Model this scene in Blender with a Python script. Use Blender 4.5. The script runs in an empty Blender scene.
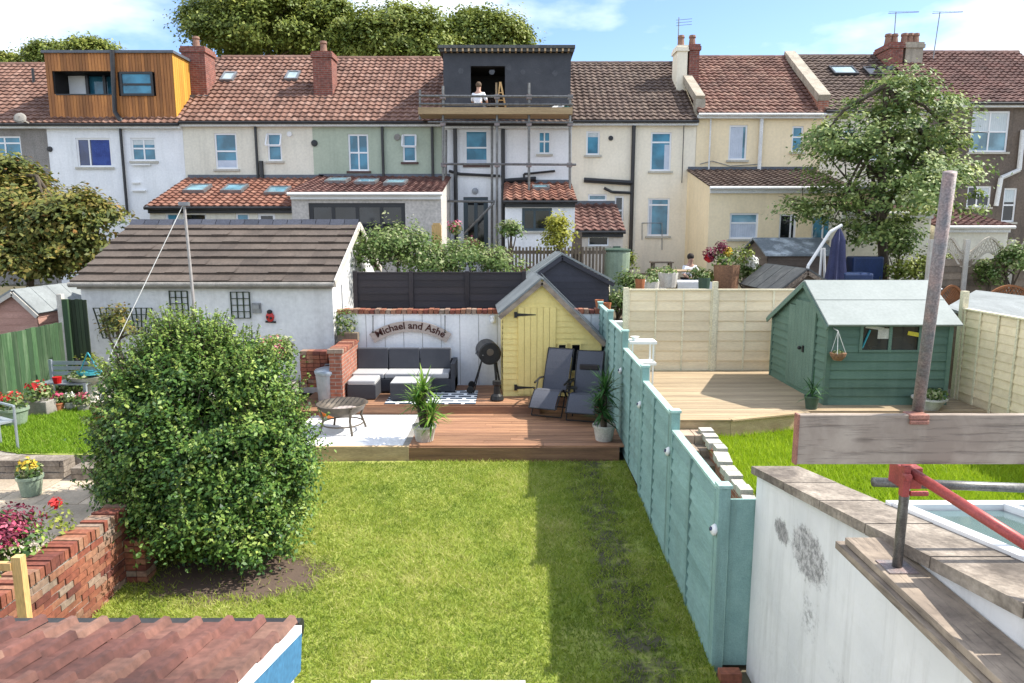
import bpy, bmesh, math, random
import numpy as np
from mathutils import Vector, Matrix
R = math.radians
random.seed(7)
S = bpy.context.scene
COL = S.collection
# ------------------------------------------------------------------ camera, sky, sun, exposure
EYE, PITCH, FPX = 4.0, R(9.0), 700.0
cam = bpy.data.cameras.new("camera"); camo = bpy.data.objects.new("camera", cam); COL.objects.link(camo)
camo.location = (0, 0, EYE); camo.rotation_euler = (R(90) - PITCH, 0, 0)
cam.sensor_width = 36; cam.lens = FPX / 1024 * 36; cam.clip_start = .05; cam.clip_end = 2000
S.camera = camo
S.render.resolution_x = 1024; S.render.resolution_y = 683
S.view_settings.view_transform = 'Standard'; S.view_settings.look = 'None'
S.view_settings.gamma = 1; S.view_settings.exposure = 1.08; S.view_settings.use_curve_mapping = False
SUN_EL, SUN_AZ = R(48.5), R(-4)            # sun to the right (+X), a little behind the camera
sunv = Vector((math.cos(SUN_EL)*math.cos(SUN_AZ), -math.cos(SUN_EL)*math.sin(SUN_AZ), math.sin(SUN_EL)))
sl = bpy.data.lights.new("sun", 'SUN'); sl.energy = 3.9; sl.angle = R(.5); sl.color = (1, .95, .87)
so = bpy.data.objects.new("sun", sl); COL.objects.link(so); so.location = (20, -5, 30)
so.rotation_euler = (-sunv).to_track_quat('-Z', 'Y').to_euler()
W = bpy.data.worlds.new("World"); S.world = W; W.use_nodes = True
def build_world():
    nt = W.node_tree; n = nt.nodes; l = nt.links; n.clear()
    out = n.new('ShaderNodeOutputWorld'); bg = n.new('ShaderNodeBackground')
    sky = n.new('ShaderNodeTexSky'); sky.sky_type = 'NISHITA'; sky.sun_disc = False
    sky.sun_elevation = SUN_EL; sky.sun_rotation = R(90) + SUN_AZ; sky.altitude = 60; sky.dust_density = .6; sky.ozone_density = 3.2
    tc = n.new('ShaderNodeTexCoord'); mp = n.new('ShaderNodeMapping'); mp.inputs['Scale'].default_value = (1.0, 1.0, 2.6)
    mp.inputs['Location'].default_value = (.93, .35, .1)
    nz = n.new('ShaderNodeTexNoise'); nz.inputs['Scale'].default_value = 2.1; nz.inputs['Detail'].default_value = 9; nz.inputs['Roughness'].default_value = .52
    sp = n.new('ShaderNodeSeparateXYZ'); l.new(tc.outputs['Generated'], sp.inputs[0])
    ax = n.new('ShaderNodeMath'); ax.operation = 'ABSOLUTE'; l.new(sp.outputs[0], ax.inputs[0])
    am = n.new('ShaderNodeMath'); am.operation = 'MULTIPLY_ADD'; am.inputs[1].default_value = .26; l.new(ax.outputs[0], am.inputs[0]); l.new(nz.outputs[0], am.inputs[2])
    rp = n.new('ShaderNodeValToRGB'); rp.color_ramp.elements[0].position = .50; rp.color_ramp.elements[1].position = .66
    rp.color_ramp.elements[1].color = (.93, .93, .93, 1)
    mx = n.new('ShaderNodeMixRGB'); mx.inputs[2].default_value = (6.6, 7.0, 7.5, 1)
    l.new(tc.outputs['Generated'], mp.inputs[0]); l.new(mp.outputs[0], nz.inputs[0]); l.new(am.outputs[0], rp.inputs[0])
    l.new(rp.outputs[0], mx.inputs[0]); tn = n.new('ShaderNodeMixRGB'); tn.blend_type = 'MULTIPLY'; tn.inputs[0].default_value = 1; tn.inputs[2].default_value = (.90,.92,1.0,1); l.new(sky.outputs[0], tn.inputs[1]); l.new(tn.outputs[0], mx.inputs[1]); l.new(mx.outputs[0], bg.inputs[0])
    bg.inputs[1].default_value = .13
    l.new(bg.outputs[0], out.inputs[0])
build_world()
S.cycles.max_bounces = 5; S.cycles.diffuse_bounces = 3; S.cycles.glossy_bounces = 2; S.cycles.transparent_max_bounces = 6
S.cycles.use_denoising = True
# ------------------------------------------------------------------ where a picture measurement lies in the place
def ray(px, py):
    u = (px - 512) / FPX; v = (341.5 - py) / FPX
    return Vector((u, math.cos(PITCH) + v*math.sin(PITCH), -math.sin(PITCH) + v*math.cos(PITCH)))
def at(px, py, Y):
    r = ray(px, py); t = Y / r.y; return Vector((r.x*t, Y, EYE + r.z*t))
def atX(px, py, X):
    r = ray(px, py); t = X / r.x; return Vector((X, r.y*t, EYE + r.z*t))
def atZ(px, py, z):
    r = ray(px, py); t = (z - EYE) / r.z; return Vector((r.x*t, r.y*t, z))
def onplane(px, py, p, nrm):
    r = ray(px, py); o = Vector((0, 0, EYE)); t = (p - o).dot(nrm) / r.dot(nrm); return o + r*t
# ------------------------------------------------------------------ materials
MATS = {}
def srgb(r, g, b):
    f = lambda c: (c/255/12.92) if c/255 <= .04045 else ((c/255+.055)/1.055)**2.4
    return (f(r), f(g), f(b))
def base_mat(name):
    m = bpy.data.materials.new(name); m.use_nodes = True; MATS[name] = m
    nt = m.node_tree; return m, nt, nt.nodes, nt.links, nt.nodes['Principled BSDF']
def mat(name, c1, c2=None, scale=3.0, rough=.8, bump=.0, bscale=60, metal=0, spec=.4, stretch=(1,1,1), c3=None, tint=0.0, fine=.18, streak=0.0, streakc=(.05,.05,.045)):
    """noise-mottled surface: c1<->c2 large, fine grain, per-face tint attribute towards darker/lighter"""
    m, nt, n, l, b = base_mat(name)
    c2 = c2 or tuple(x*.75 for x in c1)
    tc = n.new('ShaderNodeTexCoord'); mp = n.new('ShaderNodeMapping'); mp.inputs['Scale'].default_value = stretch
    l.new(tc.outputs['Object'], mp.inputs[0])
    nz = n.new('ShaderNodeTexNoise'); nz.inputs['Scale'].default_value = scale; nz.inputs['Detail'].default_value = 7; nz.inputs['Roughness'].default_value = .62
    l.new(mp.outputs[0], nz.inputs[0])
    rp = n.new('ShaderNodeValToRGB'); rp.color_ramp.elements[0].position = .34; rp.color_ramp.elements[1].position = .66
    rp.color_ramp.elements[0].color = (*c1, 1); rp.color_ramp.elements[1].color = (*c2, 1)
    if c3:
        e = rp.color_ramp.elements.new(.5); e.color = (*c3, 1)
    l.new(nz.outputs[0], rp.inputs[0]); cur = rp.outputs[0]
    if fine:
        nf = n.new('ShaderNodeTexNoise'); nf.inputs['Scale'].default_value = scale*13; nf.inputs['Detail'].default_value = 3
        l.new(mp.outputs[0], nf.inputs[0])
        mr = n.new('ShaderNodeMapRange'); mr.inputs['From Min'].default_value = .3; mr.inputs['From Max'].default_value = .7
        mr.inputs['To Min'].default_value = 1-fine; mr.inputs['To Max'].default_value = 1+fine
        l.new(nf.outputs[0], mr.inputs[0])
        vm = n.new('ShaderNodeVectorMath'); vm.operation = 'SCALE'; l.new(cur, vm.inputs[0]); l.new(mr.outputs[0], vm.inputs['Scale']); cur = vm.outputs[0]
    if tint:
        a = n.new('ShaderNodeAttribute'); a.attribute_name = 'tint'
        mr = n.new('ShaderNodeMapRange'); mr.inputs['To Min'].default_value = 1-tint; mr.inputs['To Max'].default_value = 1+tint
        l.new(a.outputs['Fac'], mr.inputs[0])
        vm = n.new('ShaderNodeVectorMath'); vm.operation = 'SCALE'; l.new(cur, vm.inputs[0]); l.new(mr.outputs[0], vm.inputs['Scale']); cur = vm.outputs[0]
    if streak:
        ms = n.new('ShaderNodeMapping'); ms.inputs['Scale'].default_value = (1.6, 1.6, .16); l.new(tc.outputs['Object'], ms.inputs[0])
        ns = n.new('ShaderNodeTexNoise'); ns.inputs['Scale'].default_value = 2.2; ns.inputs['Detail'].default_value = 8; ns.inputs['Roughness'].default_value = .7
        l.new(ms.outputs[0], ns.inputs[0])
        mr = n.new('ShaderNodeMapRange'); mr.inputs['From Min'].default_value = .48; mr.inputs['From Max'].default_value = .72; mr.inputs['To Max'].default_value = min(1, streak*1.5)
        l.new(ns.outputs[0], mr.inputs[0])
        mx = n.new('ShaderNodeMixRGB'); l.new(mr.outputs[0], mx.inputs[0]); l.new(cur, mx.inputs[1]); mx.inputs[2].default_value = (*streakc, 1); cur = mx.outputs[0]
    l.new(cur, b.inputs['Base Color'])
    b.inputs['Roughness'].default_value = rough; b.inputs['Metallic'].default_value = metal; b.inputs['Specular IOR Level'].default_value = spec
    if bump:
        nb = n.new('ShaderNodeTexNoise'); nb.inputs['Scale'].default_value = bscale; nb.inputs['Detail'].default_value = 4
        l.new(mp.outputs[0], nb.inputs[0])
        bp = n.new('ShaderNodeBump'); bp.inputs['Strength'].default_value = bump; bp.inputs['Distance'].default_value = .02
        l.new(nb.outputs[0], bp.inputs['Height']); l.new(bp.outputs[0], b.inputs['Normal'])
    return m
def woodmat(name, c1, c2, dark, axis=0, knots=True, red=None):
    """old sawn timber: long grain along one axis, grey weathering blotches, knots"""
    m, nt, n, l, b = base_mat(name); tc = n.new('ShaderNodeTexCoord')
    def noise(sc, scale, det=6, ro=.6):
        mp = n.new('ShaderNodeMapping'); mp.inputs['Scale'].default_value = sc; l.new(tc.outputs['Object'], mp.inputs[0])
        k = n.new('ShaderNodeTexNoise'); k.inputs['Scale'].default_value = scale; k.inputs['Detail'].default_value = det; k.inputs['Roughness'].default_value = ro; k.inputs['Distortion'].default_value = .4; l.new(mp.outputs[0], k.inputs[0]); return k.outputs[0]
    g = [9, 9, 9]; g[axis] = .5
    gr = noise(tuple(g), 5, 8, .7); bl = noise((1.5,1.5,1.5), 1.6, 7, .65)
    r1 = n.new('ShaderNodeValToRGB'); r1.color_ramp.elements[0].position = .36; r1.color_ramp.elements[0].color = (*c1, 1); r1.color_ramp.elements[1].position = .62; r1.color_ramp.elements[1].color = (*c2, 1); l.new(bl, r1.inputs[0])
    mr = n.new('ShaderNodeMapRange'); mr.inputs['From Min'].default_value = .52; mr.inputs['From Max'].default_value = .74; mr.inputs['To Max'].default_value = .85; l.new(gr, mr.inputs[0])
    mx = n.new('ShaderNodeMixRGB'); l.new(mr.outputs[0], mx.inputs[0]); l.new(r1.outputs[0], mx.inputs[1]); mx.inputs[2].default_value = (*dark, 1); cur = mx.outputs[0]
    if knots:
        s_ = [7, 7, 7]; s_[axis] = 1.9; mp = n.new('ShaderNodeMapping'); mp.inputs['Scale'].default_value = s_; l.new(tc.outputs['Object'], mp.inputs[0])
        v = n.new('ShaderNodeTexVoronoi'); v.inputs['Scale'].default_value = 1; l.new(mp.outputs[0], v.inputs[0])
        m2 = n.new('ShaderNodeMapRange'); m2.inputs['From Min'].default_value = .16; m2.inputs['From Max'].default_value = .06; m2.inputs['To Min'].default_value = 0; m2.inputs['To Max'].default_value = .8; l.new(v.outputs['Distance'], m2.inputs[0])
        mk = n.new('ShaderNodeMixRGB'); l.new(m2.outputs[0], mk.inputs[0]); l.new(cur, mk.inputs[1]); mk.inputs[2].default_value = (*[x*.8 for x in dark], 1); cur = mk.outputs[0]
    l.new(cur, b.inputs['Base Color']); b.inputs['Roughness'].default_value = .85
    bp = n.new('ShaderNodeBump'); bp.inputs['Strength'].default_value = .5; bp.inputs['Distance'].default_value = .01; bp.invert = True; l.new(mr.outputs[0], bp.inputs['Height']); l.new(bp.outputs[0], b.inputs['Normal'])
    return m
def leafmat(name, cols, trans=.3, rough=.55):
    m, nt, n, l, b = base_mat(name)
    a = n.new('ShaderNodeAttribute'); a.attribute_name = 'tint'
    rp = n.new('ShaderNodeValToRGB'); el = rp.color_ramp.elements
    el[0].position = 0; el[0].color = (*cols[0], 1); el[1].position = 1; el[1].color = (*cols[-1], 1)
    for i, c in enumerate(cols[1:-1]):
        e = el.new((i+1)/(len(cols)-1)); e.color = (*c, 1)
    l.new(a.outputs['Fac'], rp.inputs[0]); l.new(rp.outputs[0], b.inputs['Base Color'])
    b.inputs['Roughness'].default_value = rough; b.inputs['Specular IOR Level'].default_value = .35
    t = n.new('ShaderNodeBsdfTranslucent'); l.new(rp.outputs[0], t.inputs[0])
    mx = n.new('ShaderNodeMixShader'); mx.inputs[0].default_value = trans
    l.new(b.outputs[0], mx.inputs[1]); l.new(t.outputs[0], mx.inputs[2]); l.new(mx.outputs[0], n['Material Output'].inputs[0])
    return m
def brickmat(name, c1, c2, mortar, bw=.225, bh=.075, paint=None):
    m, nt, n, l, b = base_mat(name)
    tc = n.new('ShaderNodeTexCoord'); sx = n.new('ShaderNodeSeparateXYZ'); l.new(tc.outputs['Object'], sx.inputs[0])
    ad = n.new('ShaderNodeMath'); l.new(sx.outputs[0], ad.inputs[0]); l.new(sx.outputs[1], ad.inputs[1])
    cb = n.new('ShaderNodeCombineXYZ'); l.new(ad.outputs[0], cb.inputs[0]); l.new(sx.outputs[2], cb.inputs[1])
    bt = n.new('ShaderNodeTexBrick'); bt.inputs['Scale'].default_value = 1; bt.inputs['Brick Width'].default_value = bw; bt.inputs['Row Height'].default_value = bh
    bt.inputs['Mortar Size'].default_value = .007; bt.inputs['Mortar Smooth'].default_value = .2; bt.inputs['Bias'].default_value = -.1
    bt.inputs['Color1'].default_value = (*c1, 1); bt.inputs['Color2'].default_value = (*c2, 1); bt.inputs['Mortar'].default_value = (*mortar, 1)
    l.new(cb.outputs[0], bt.inputs[0])
    nz = n.new('ShaderNodeTexNoise'); nz.inputs['Scale'].default_value = 9; nz.inputs['Detail'].default_value = 6; l.new(tc.outputs['Object'], nz.inputs[0])
    mr = n.new('ShaderNodeMapRange'); mr.inputs['From Min'].default_value = .3; mr.inputs['From Max'].default_value = .7; mr.inputs['To Min'].default_value = .7; mr.inputs['To Max'].default_value = 1.3
    l.new(nz.outputs[0], mr.inputs[0]); vm = n.new('ShaderNodeVectorMath'); vm.operation = 'SCALE'
    l.new(bt.outputs[0], vm.inputs[0]); l.new(mr.outputs[0], vm.inputs['Scale']); l.new(vm.outputs[0], b.inputs['Base Color'])
    bp = n.new('ShaderNodeBump'); bp.inputs['Strength'].default_value = .6; bp.inputs['Distance'].default_value = .01; bp.invert = True
    l.new(bt.outputs['Fac'], bp.inputs['Height']); l.new(bp.outputs[0], b.inputs['Normal']); b.inputs['Roughness'].default_value = .9
    return m
def tilemat(name, cols, rough=.8, blotch=.35):
    """roof tile: each tile's own colour (tint) + lichen / soot blotches"""
    m, nt, n, l, b = base_mat(name)
    a = n.new('ShaderNodeAttribute'); a.attribute_name = 'tint'
    rp = n.new('ShaderNodeValToRGB'); el = rp.color_ramp.elements
    el[0].position = 0; el[0].color = (*cols[0], 1); el[1].position = 1; el[1].color = (*cols[-1], 1)
    for i, c in enumerate(cols[1:-1]):
        e = el.new((i+1)/(len(cols)-1)); e.color = (*c, 1)
    l.new(a.outputs['Fac'], rp.inputs[0])
    tc = n.new('ShaderNodeTexCoord'); nz = n.new('ShaderNodeTexNoise'); nz.inputs['Scale'].default_value = 1.1; nz.inputs['Detail'].default_value = 8; nz.inputs['Roughness'].default_value = .7
    l.new(tc.outputs['Object'], nz.inputs[0])
    mr = n.new('ShaderNodeMapRange'); mr.inputs['From Min'].default_value = .35; mr.inputs['From Max'].default_value = .68; mr.inputs['To Min'].default_value = 1+blotch*.5; mr.inputs['To Max'].default_value = 1-blotch
    l.new(nz.outputs[0], mr.inputs[0])
    n2 = n.new('ShaderNodeTexNoise'); n2.inputs['Scale'].default_value = 22; n2.inputs['Detail'].default_value = 5; l.new(tc.outputs['Object'], n2.inputs[0])
    m2 = n.new('ShaderNodeMapRange'); m2.inputs['From Min'].default_value = .3; m2.inputs['From Max'].default_value = .7; m2.inputs['To Min'].default_value = .72; m2.inputs['To Max'].default_value = 1.28
    l.new(n2.outputs[0], m2.inputs[0]); mm = n.new('ShaderNodeMath'); mm.operation = 'MULTIPLY'; l.new(mr.outputs[0], mm.inputs[0]); l.new(m2.outputs[0], mm.inputs[1])
    vm = n.new('ShaderNodeVectorMath'); vm.operation = 'SCALE'; l.new(rp.outputs[0], vm.inputs[0]); l.new(mm.outputs[0], vm.inputs['Scale'])
    l.new(vm.outputs[0], b.inputs['Base Color']); b.inputs['Roughness'].default_value = rough
    return m
def glassmat(name, c, rough=.06, spec=.5, var=.35):
    m, nt, n, l, b = base_mat(name)
    tc = n.new('ShaderNodeTexCoord'); nz = n.new('ShaderNodeTexNoise'); nz.inputs['Scale'].default_value = 1.6; nz.inputs['Detail'].default_value = 5
    l.new(tc.outputs['Object'], nz.inputs[0]); rp = n.new('ShaderNodeValToRGB')
    rp.color_ramp.elements[0].position = .38; rp.color_ramp.elements[1].position = .6
    rp.color_ramp.elements[0].color = (*[x*(1-var) for x in c], 1); rp.color_ramp.elements[1].color = (*[x*(1+var) for x in c], 1)
    l.new(nz.outputs[0], rp.inputs[0]); l.new(rp.outputs[0], b.inputs['Base Color'])
    b.inputs['Roughness'].default_value = rough; b.inputs['Specular IOR Level'].default_value = spec; b.inputs['Coat Weight'].default_value = .15; b.inputs['Coat Roughness'].default_value = .03
    return m
# ------------------------------------------------------------------ mesh builder
WM = {}
def world_of(o): return WM.get(o.name, Matrix.Identity(4)) if o else Matrix.Identity(4)
class MB:
    def __init__(s): s.v = []; s.f = []; s.t = []
    def add(s, vs, fs, tint=None):
        k = len(s.v); s.v.extend([tuple(p) for p in vs]); tint = random.random() if tint is None else tint
        for f in fs: s.f.append(tuple(i+k for i in f)); s.t.append(tint)
    def hexa(s, c, tint=None):     # 8 corners: bottom 0-3 ccw, top 4-7
        s.add(c, [(3,2,1,0),(4,5,6,7),(0,1,5,4),(1,2,6,5),(2,3,7,6),(3,0,4,7)], tint)
    def box(s, x0, x1, y0, y1, z0, z1, tint=None, rz=0, c=None):
        p = [(x0,y0,z0),(x1,y0,z0),(x1,y1,z0),(x0,y1,z0),(x0,y0,z1),(x1,y0,z1),(x1,y1,z1),(x0,y1,z1)]
        if rz:
            cx, cy = c or ((x0+x1)/2, (y0+y1)/2); co, si = math.cos(rz), math.sin(rz)
            p = [(cx+(x-cx)*co-(y-cy)*si, cy+(x-cx)*si+(y-cy)*co, z) for x, y, z in p]
        s.hexa(p, tint)
    def obox(s, o, u, v, w, a, b, c, tint=None):   # box from corner o along u,v,w (vectors) lengths a,b,c
        o = Vector(o); u = Vector(u)*a; v = Vector(v)*b; w = Vector(w)*c
        s.hexa([o, o+u, o+u+v, o+v, o+w, o+u+w, o+u+v+w, o+v+w], tint)
    def bar(s, p, q, w, h, up=(0,0,1), tint=None):
        p = Vector(p); q = Vector(q); d = (q-p).normalized(); up = Vector(up)
        if abs(d.dot(up)) > .98: up = Vector((0,1,0))
        sx = d.cross(up).normalized(); uy = sx.cross(d).normalized()
        sx *= w/2; uy *= h/2
        s.hexa([p-sx-uy, p+sx-uy, q+sx-uy, q-sx-uy, p-sx+uy, p+sx+uy, q+sx+uy, q-sx+uy], tint)
    def tube(s, p, q, r, r2=None, seg=10, tint=None, cap=True):
        p = Vector(p); q = Vector(q); r2 = r if r2 is None else r2; d = (q-p)
        if d.length < 1e-6: return
        d.normalize(); a = d.orthogonal().normalized(); b = d.cross(a)
        vs = []
        for c, rr in ((p, r), (q, r2)):
            for i in range(seg):
                t = 2*math.pi*i/seg; vs.append(c + (a*math.cos(t)+b*math.sin(t))*rr)
        fs = [(i, (i+1) % seg, seg+(i+1) % seg, seg+i) for i in range(seg)]
        if cap: fs += [tuple(reversed(range(seg))), tuple(range(seg, 2*seg))]
        s.add(vs, fs, tint)
    def path(s, pts, r, seg=8, tint=None):
        for a, b in zip(pts, pts[1:]): s.tube(a, b, r, r, seg, tint)
    def lathe(s, prof, c, seg=20, tint=None, axis=None):
        c = Vector(c); A = Matrix.Identity(3)
        if axis: A = Vector((0,0,1)).rotation_difference(Vector(axis)).to_matrix()
        vs = []
        for r, z in prof:
            for i in range(seg):
                t = 2*math.pi*i/seg; vs.append(c + A @ Vector((r*math.cos(t), r*math.sin(t), z)))
        fs = []
        for j in range(len(prof)-1):
            for i in range(seg):
                k = j*seg; fs.append((k+i, k+(i+1) % seg, k+seg+(i+1) % seg, k+seg+i))
        s.add(vs, fs, tint)
    def prism(s, poly, d, tint=None):   # polygon (3d pts) extruded along d
        n = len(poly); d = Vector(d); a = [Vector(p) for p in poly]
        s.add(a+[p+d for p in a], [tuple(reversed(range(n))), tuple(range(n, 2*n))]+[(i, (i+1) % n, n+(i+1) % n, n+i) for i in range(n)], tint)
    def ball(s, c, rx, ry=None, rz=None, seg=12, rings=8, tint=None):
        ry = ry or rx; rz = rz or rx; c = Vector(c); vs = []; fs = []
        for j in range(rings+1):
            ph = math.pi*j/rings
            for i in range(seg):
                t = 2*math.pi*i/seg; vs.append(c+Vector((rx*math.sin(ph)*math.cos(t), ry*math.sin(ph)*math.sin(t), -rz*math.cos(ph))))
        for j in range(rings):
            for i in range(seg):
                k = j*seg; fs.append((k+i, k+(i+1) % seg, k+seg+(i+1) % seg, k+seg+i))
        s.add(vs, fs, tint)
    def build(s, name, m, parent=None, smooth=False, local=False, bevel=0):
        me = bpy.data.meshes.new(name); vs = s.v
        if parent is not None and not local:
            inv = world_of(parent).inverted(); vs = [tuple(inv @ Vector(p)) for p in vs]
        me.from_pydata(vs, [], s.f)
        at_ = me.attributes.new('tint', 'FLOAT', 'FACE'); at_.data.foreach_set('value', np.array(s.t, dtype=np.float32))
        me.materials.append(MATS[m] if isinstance(m, str) else m)
        if smooth: me.polygons.foreach_set('use_smooth', [True]*len(me.polygons))
        me.update()
        o = bpy.data.objects.new(name, me); COL.objects.link(o)
        if parent is not None: o.parent = parent; WM[o.name] = world_of(parent)
        if bevel:
            b = o.modifiers.new('bevel', 'BEVEL'); b.width = bevel; b.segments = 2; b.limit_method = 'ANGLE'
        return o
def tag(o, label, cat, group=None, kind=None):
    o['label'] = label; o['category'] = cat
    if group: o['group'] = group
    if kind: o['kind'] = kind
    return o
def thing(name, label, cat, loc=(0,0,0), rz=0, group=None):
    o = bpy.data.objects.new(name, None); COL.objects.link(o); o.location = loc; o.rotation_euler = (0,0,rz); o.empty_display_size = .2
    WM[o.name] = Matrix.Translation(Vector(loc)) @ Matrix.Rotation(rz, 4, 'Z')
    return tag(o, label, cat, group)
def struct(o): o['kind'] = 'structure'; return o
def dup(root, loc, rz, label, group=None):
    r = root.copy(); COL.objects.link(r); r.location = loc; r.rotation_euler = (0,0,rz); r['label'] = label
    if group: r['group'] = group
    WM[r.name] = Matrix.Translation(Vector(loc)) @ Matrix.Rotation(rz, 4, 'Z')
    for ch in list(root.children):
        c = ch.copy(); COL.objects.link(c); c.parent = r
        for g in ch.children:
            d = g.copy(); COL.objects.link(d); d.parent = c
    return r
# ------------------------------------------------------------------ surface builders
def tiles(mb, o, u, v, Wd, L, tw=.3, tl=.34, amp=.03, lip=.025, kind='wave', tmin=0, tmax=1, sag=0):
    """real tiles on a slope: o eave corner, u along the eave, v up the slope"""
    o = Vector(o); u = Vector(u).normalized(); v = Vector(v).normalized(); nrm = u.cross(v).normalized()
    nc = max(1, round(Wd/tw)); nr = max(1, round(L/tl)); tw = Wd/nc; tl = L/nr
    prof = {'wave': [(0,0),(.18,.62),(.36,1),(.54,.62),(.72,.1),(1,0)], 'roman': [(0,0),(.1,.9),(.26,1),(.38,0),(.6,0),(1,0)], 'flat': [(0,0),(1,0)]}[kind]
    for j in range(nr):
        for i in range(nc):
            t = random.uniform(tmin, tmax); jit = random.uniform(-.004, .004); lj = lip*random.uniform(.8, 1.25)
            vs = []
            for s_, h in prof:
                b = o + u*((i+s_)*tw)
                vs.append(b + v*(j*tl+jit-.01) + nrm*(h*amp))
                vs.append(b + v*(j*tl+jit-.01) + nrm*(h*amp+lj))
                vs.append(b + v*((j+1)*tl+.02) + nrm*(h*amp))
            fs = []
            for k in range(len(prof)-1):
                a = 3*k; fs += [(a, a+3, a+4, a+1), (a+1, a+4, a+5, a+2)]
            mb.add(vs, fs, t)
def lap(mb, o, u, up, nrm, Ln, Hh, bh=.14, proud=.018, tmin=0, tmax=1, poly=None, wob=0):
    """overlapping horizontal boards on a wall; poly(z)->(a,b) clips each board to the wall's outline"""
    o = Vector(o); u = Vector(u).normalized(); up = Vector(up).normalized(); nrm = Vector(nrm).normalized()
    n = max(1, round(Hh/bh)); bh = Hh/n
    for k in range(n):
        z0, z1 = k*bh, (k+1)*bh+.006
        if poly:
            a0, b0 = poly(z0); a1, b1 = poly(z1)
            if b0-a0 < .01: continue
            if b1 < a1: a1 = b1 = (a0+b0)/2
        else: a0 = a1 = 0; b0 = b1 = Ln
        w0 = random.uniform(-wob, wob)
        c = [o+u*a0+up*z0+nrm*(proud+w0), o+u*b0+up*z0+nrm*(proud+w0), o+u*b1+up*z1+nrm*.003, o+u*a1+up*z1+nrm*.003]
        d = [o+u*a0+up*z0, o+u*b0+up*z0]
        mb.add(c+d, [(0,1,2,3), (4,5,1,0)], random.uniform(tmin, tmax))
def wall_holes(mb, x0, x1, z0, z1, Y, th, holes, back=True):
    """wall facing -Y with openings that have real reveals; holes (x0,x1,z0,z1)"""
    xs = sorted({x0, x1, *[h[0] for h in holes], *[h[1] for h in holes]}); zs = sorted({z0, z1, *[h[2] for h in holes], *[h[3] for h in holes]})
    xs = [x for x in xs if x0 <= x <= x1]; zs = [z for z in zs if z0 <= z <= z1]
    for a, b in zip(xs, xs[1:]):
        for c, d in zip(zs, zs[1:]):
            mx, mz = (a+b)/2, (c+d)/2
            if any(h[0] < mx < h[1] and h[2] < mz < h[3] for h in holes): continue
            mb.add([(a,Y,c),(b,Y,c),(b,Y,d),(a,Y,d)], [(0,1,2,3)], .5)
    for h in holes:
        a, b, c, d = h
        mb.add([(a,Y,c),(b,Y,c),(b,Y,d),(a,Y,d),(a,Y+th,c),(b,Y+th,c),(b,Y+th,d),(a,Y+th,d)], [(1,0,4,5),(2,1,5,6),(3,2,6,7),(0,3,7,4)], .5)
def window(parent, x0, x1, z0, z1, Y, cols=(), rows=(), frame='white_frame', pane='pane_blue', sill=True, fw=.06, rec=.09, blind=None, sillm='sill', openings=(), curtain=None):
    """frame part > pane, sill, curtain"""
    m = MB(); f = Y+rec-.05; b = Y+rec
    m.box(x0, x0+fw, f, b, z0, z1); m.box(x1-fw, x1, f, b, z0, z1); m.box(x0+fw, x1-fw, f, b, z0, z0+fw); m.box(x0+fw, x1-fw, f, b, z1-fw, z1)
    for c in cols:
        x = x0+(x1-x0)*c; m.box(x-fw*.4, x+fw*.4, f+.004, b, z0+fw, z1-fw)
    for r in rows:
        z = z0+(z1-z0)*r; m.box(x0+fw, x1-fw, f+.008, b-.002, z-fw*.45, z+fw*.45)
    for (a0, a1, b0, b1) in openings:     # a top light standing open
        X0, X1 = x0+(x1-x0)*a0, x0+(x1-x0)*a1; Z0, Z1 = z0+(z1-z0)*b0, z0+(z1-z0)*b1
        for p, q in (((X0,f,Z1),(X1,f,Z1)), ((X0,f-.22,Z0),(X1,f-.22,Z0)), ((X0,f,Z1),(X0,f-.22,Z0)), ((X1,f,Z1),(X1,f-.22,Z0))): m.bar(p, q, .045, .04)
    w = m.build('window', frame, parent)
    g = MB(); g.box(x0+fw*.5, x1-fw*.5, b-.02, b+.03, z0+fw*.5, z1-fw*.5, .5); g.build('pane', pane, w)
    if curtain:
        c = MB(); mt, a0, a1, b0, b1 = curtain
        X0, X1 = x0+fw+(x1-x0-2*fw)*a0, x0+fw+(x1-x0-2*fw)*a1; Z0, Z1 = z0+fw+(z1-z0-2*fw)*b0, z0+fw+(z1-z0-2*fw)*b1
        n = max(3, int((X1-X0)/.07))
        for i in range(n):
            xa, xb = X0+(X1-X0)*i/n, X0+(X1-X0)*(i+1)/n; xm = (xa+xb)/2
            c.add([(xa,b-.021,Z0),(xm,b-.027,Z0),(xb,b-.021,Z0),(xa,b-.021,Z1),(xm,b-.027,Z1),(xb,b-.021,Z1)], [(0,1,4,3),(1,2,5,4)])
        c.build('curtain', mt, w)
    if sill:
        s_ = MB(); s_.box(x0-.07, x1+.07, Y-.07, Y+rec-.055, z0-.075, z0-.004, .5); s_.build('sill', sillm, w)
    return w
def rect(px0, py0, px1, py1, Y):
    a = at(px0, py1, Y); b = at(px1, py0, Y); return a.x, b.x, a.z, b.z
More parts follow.
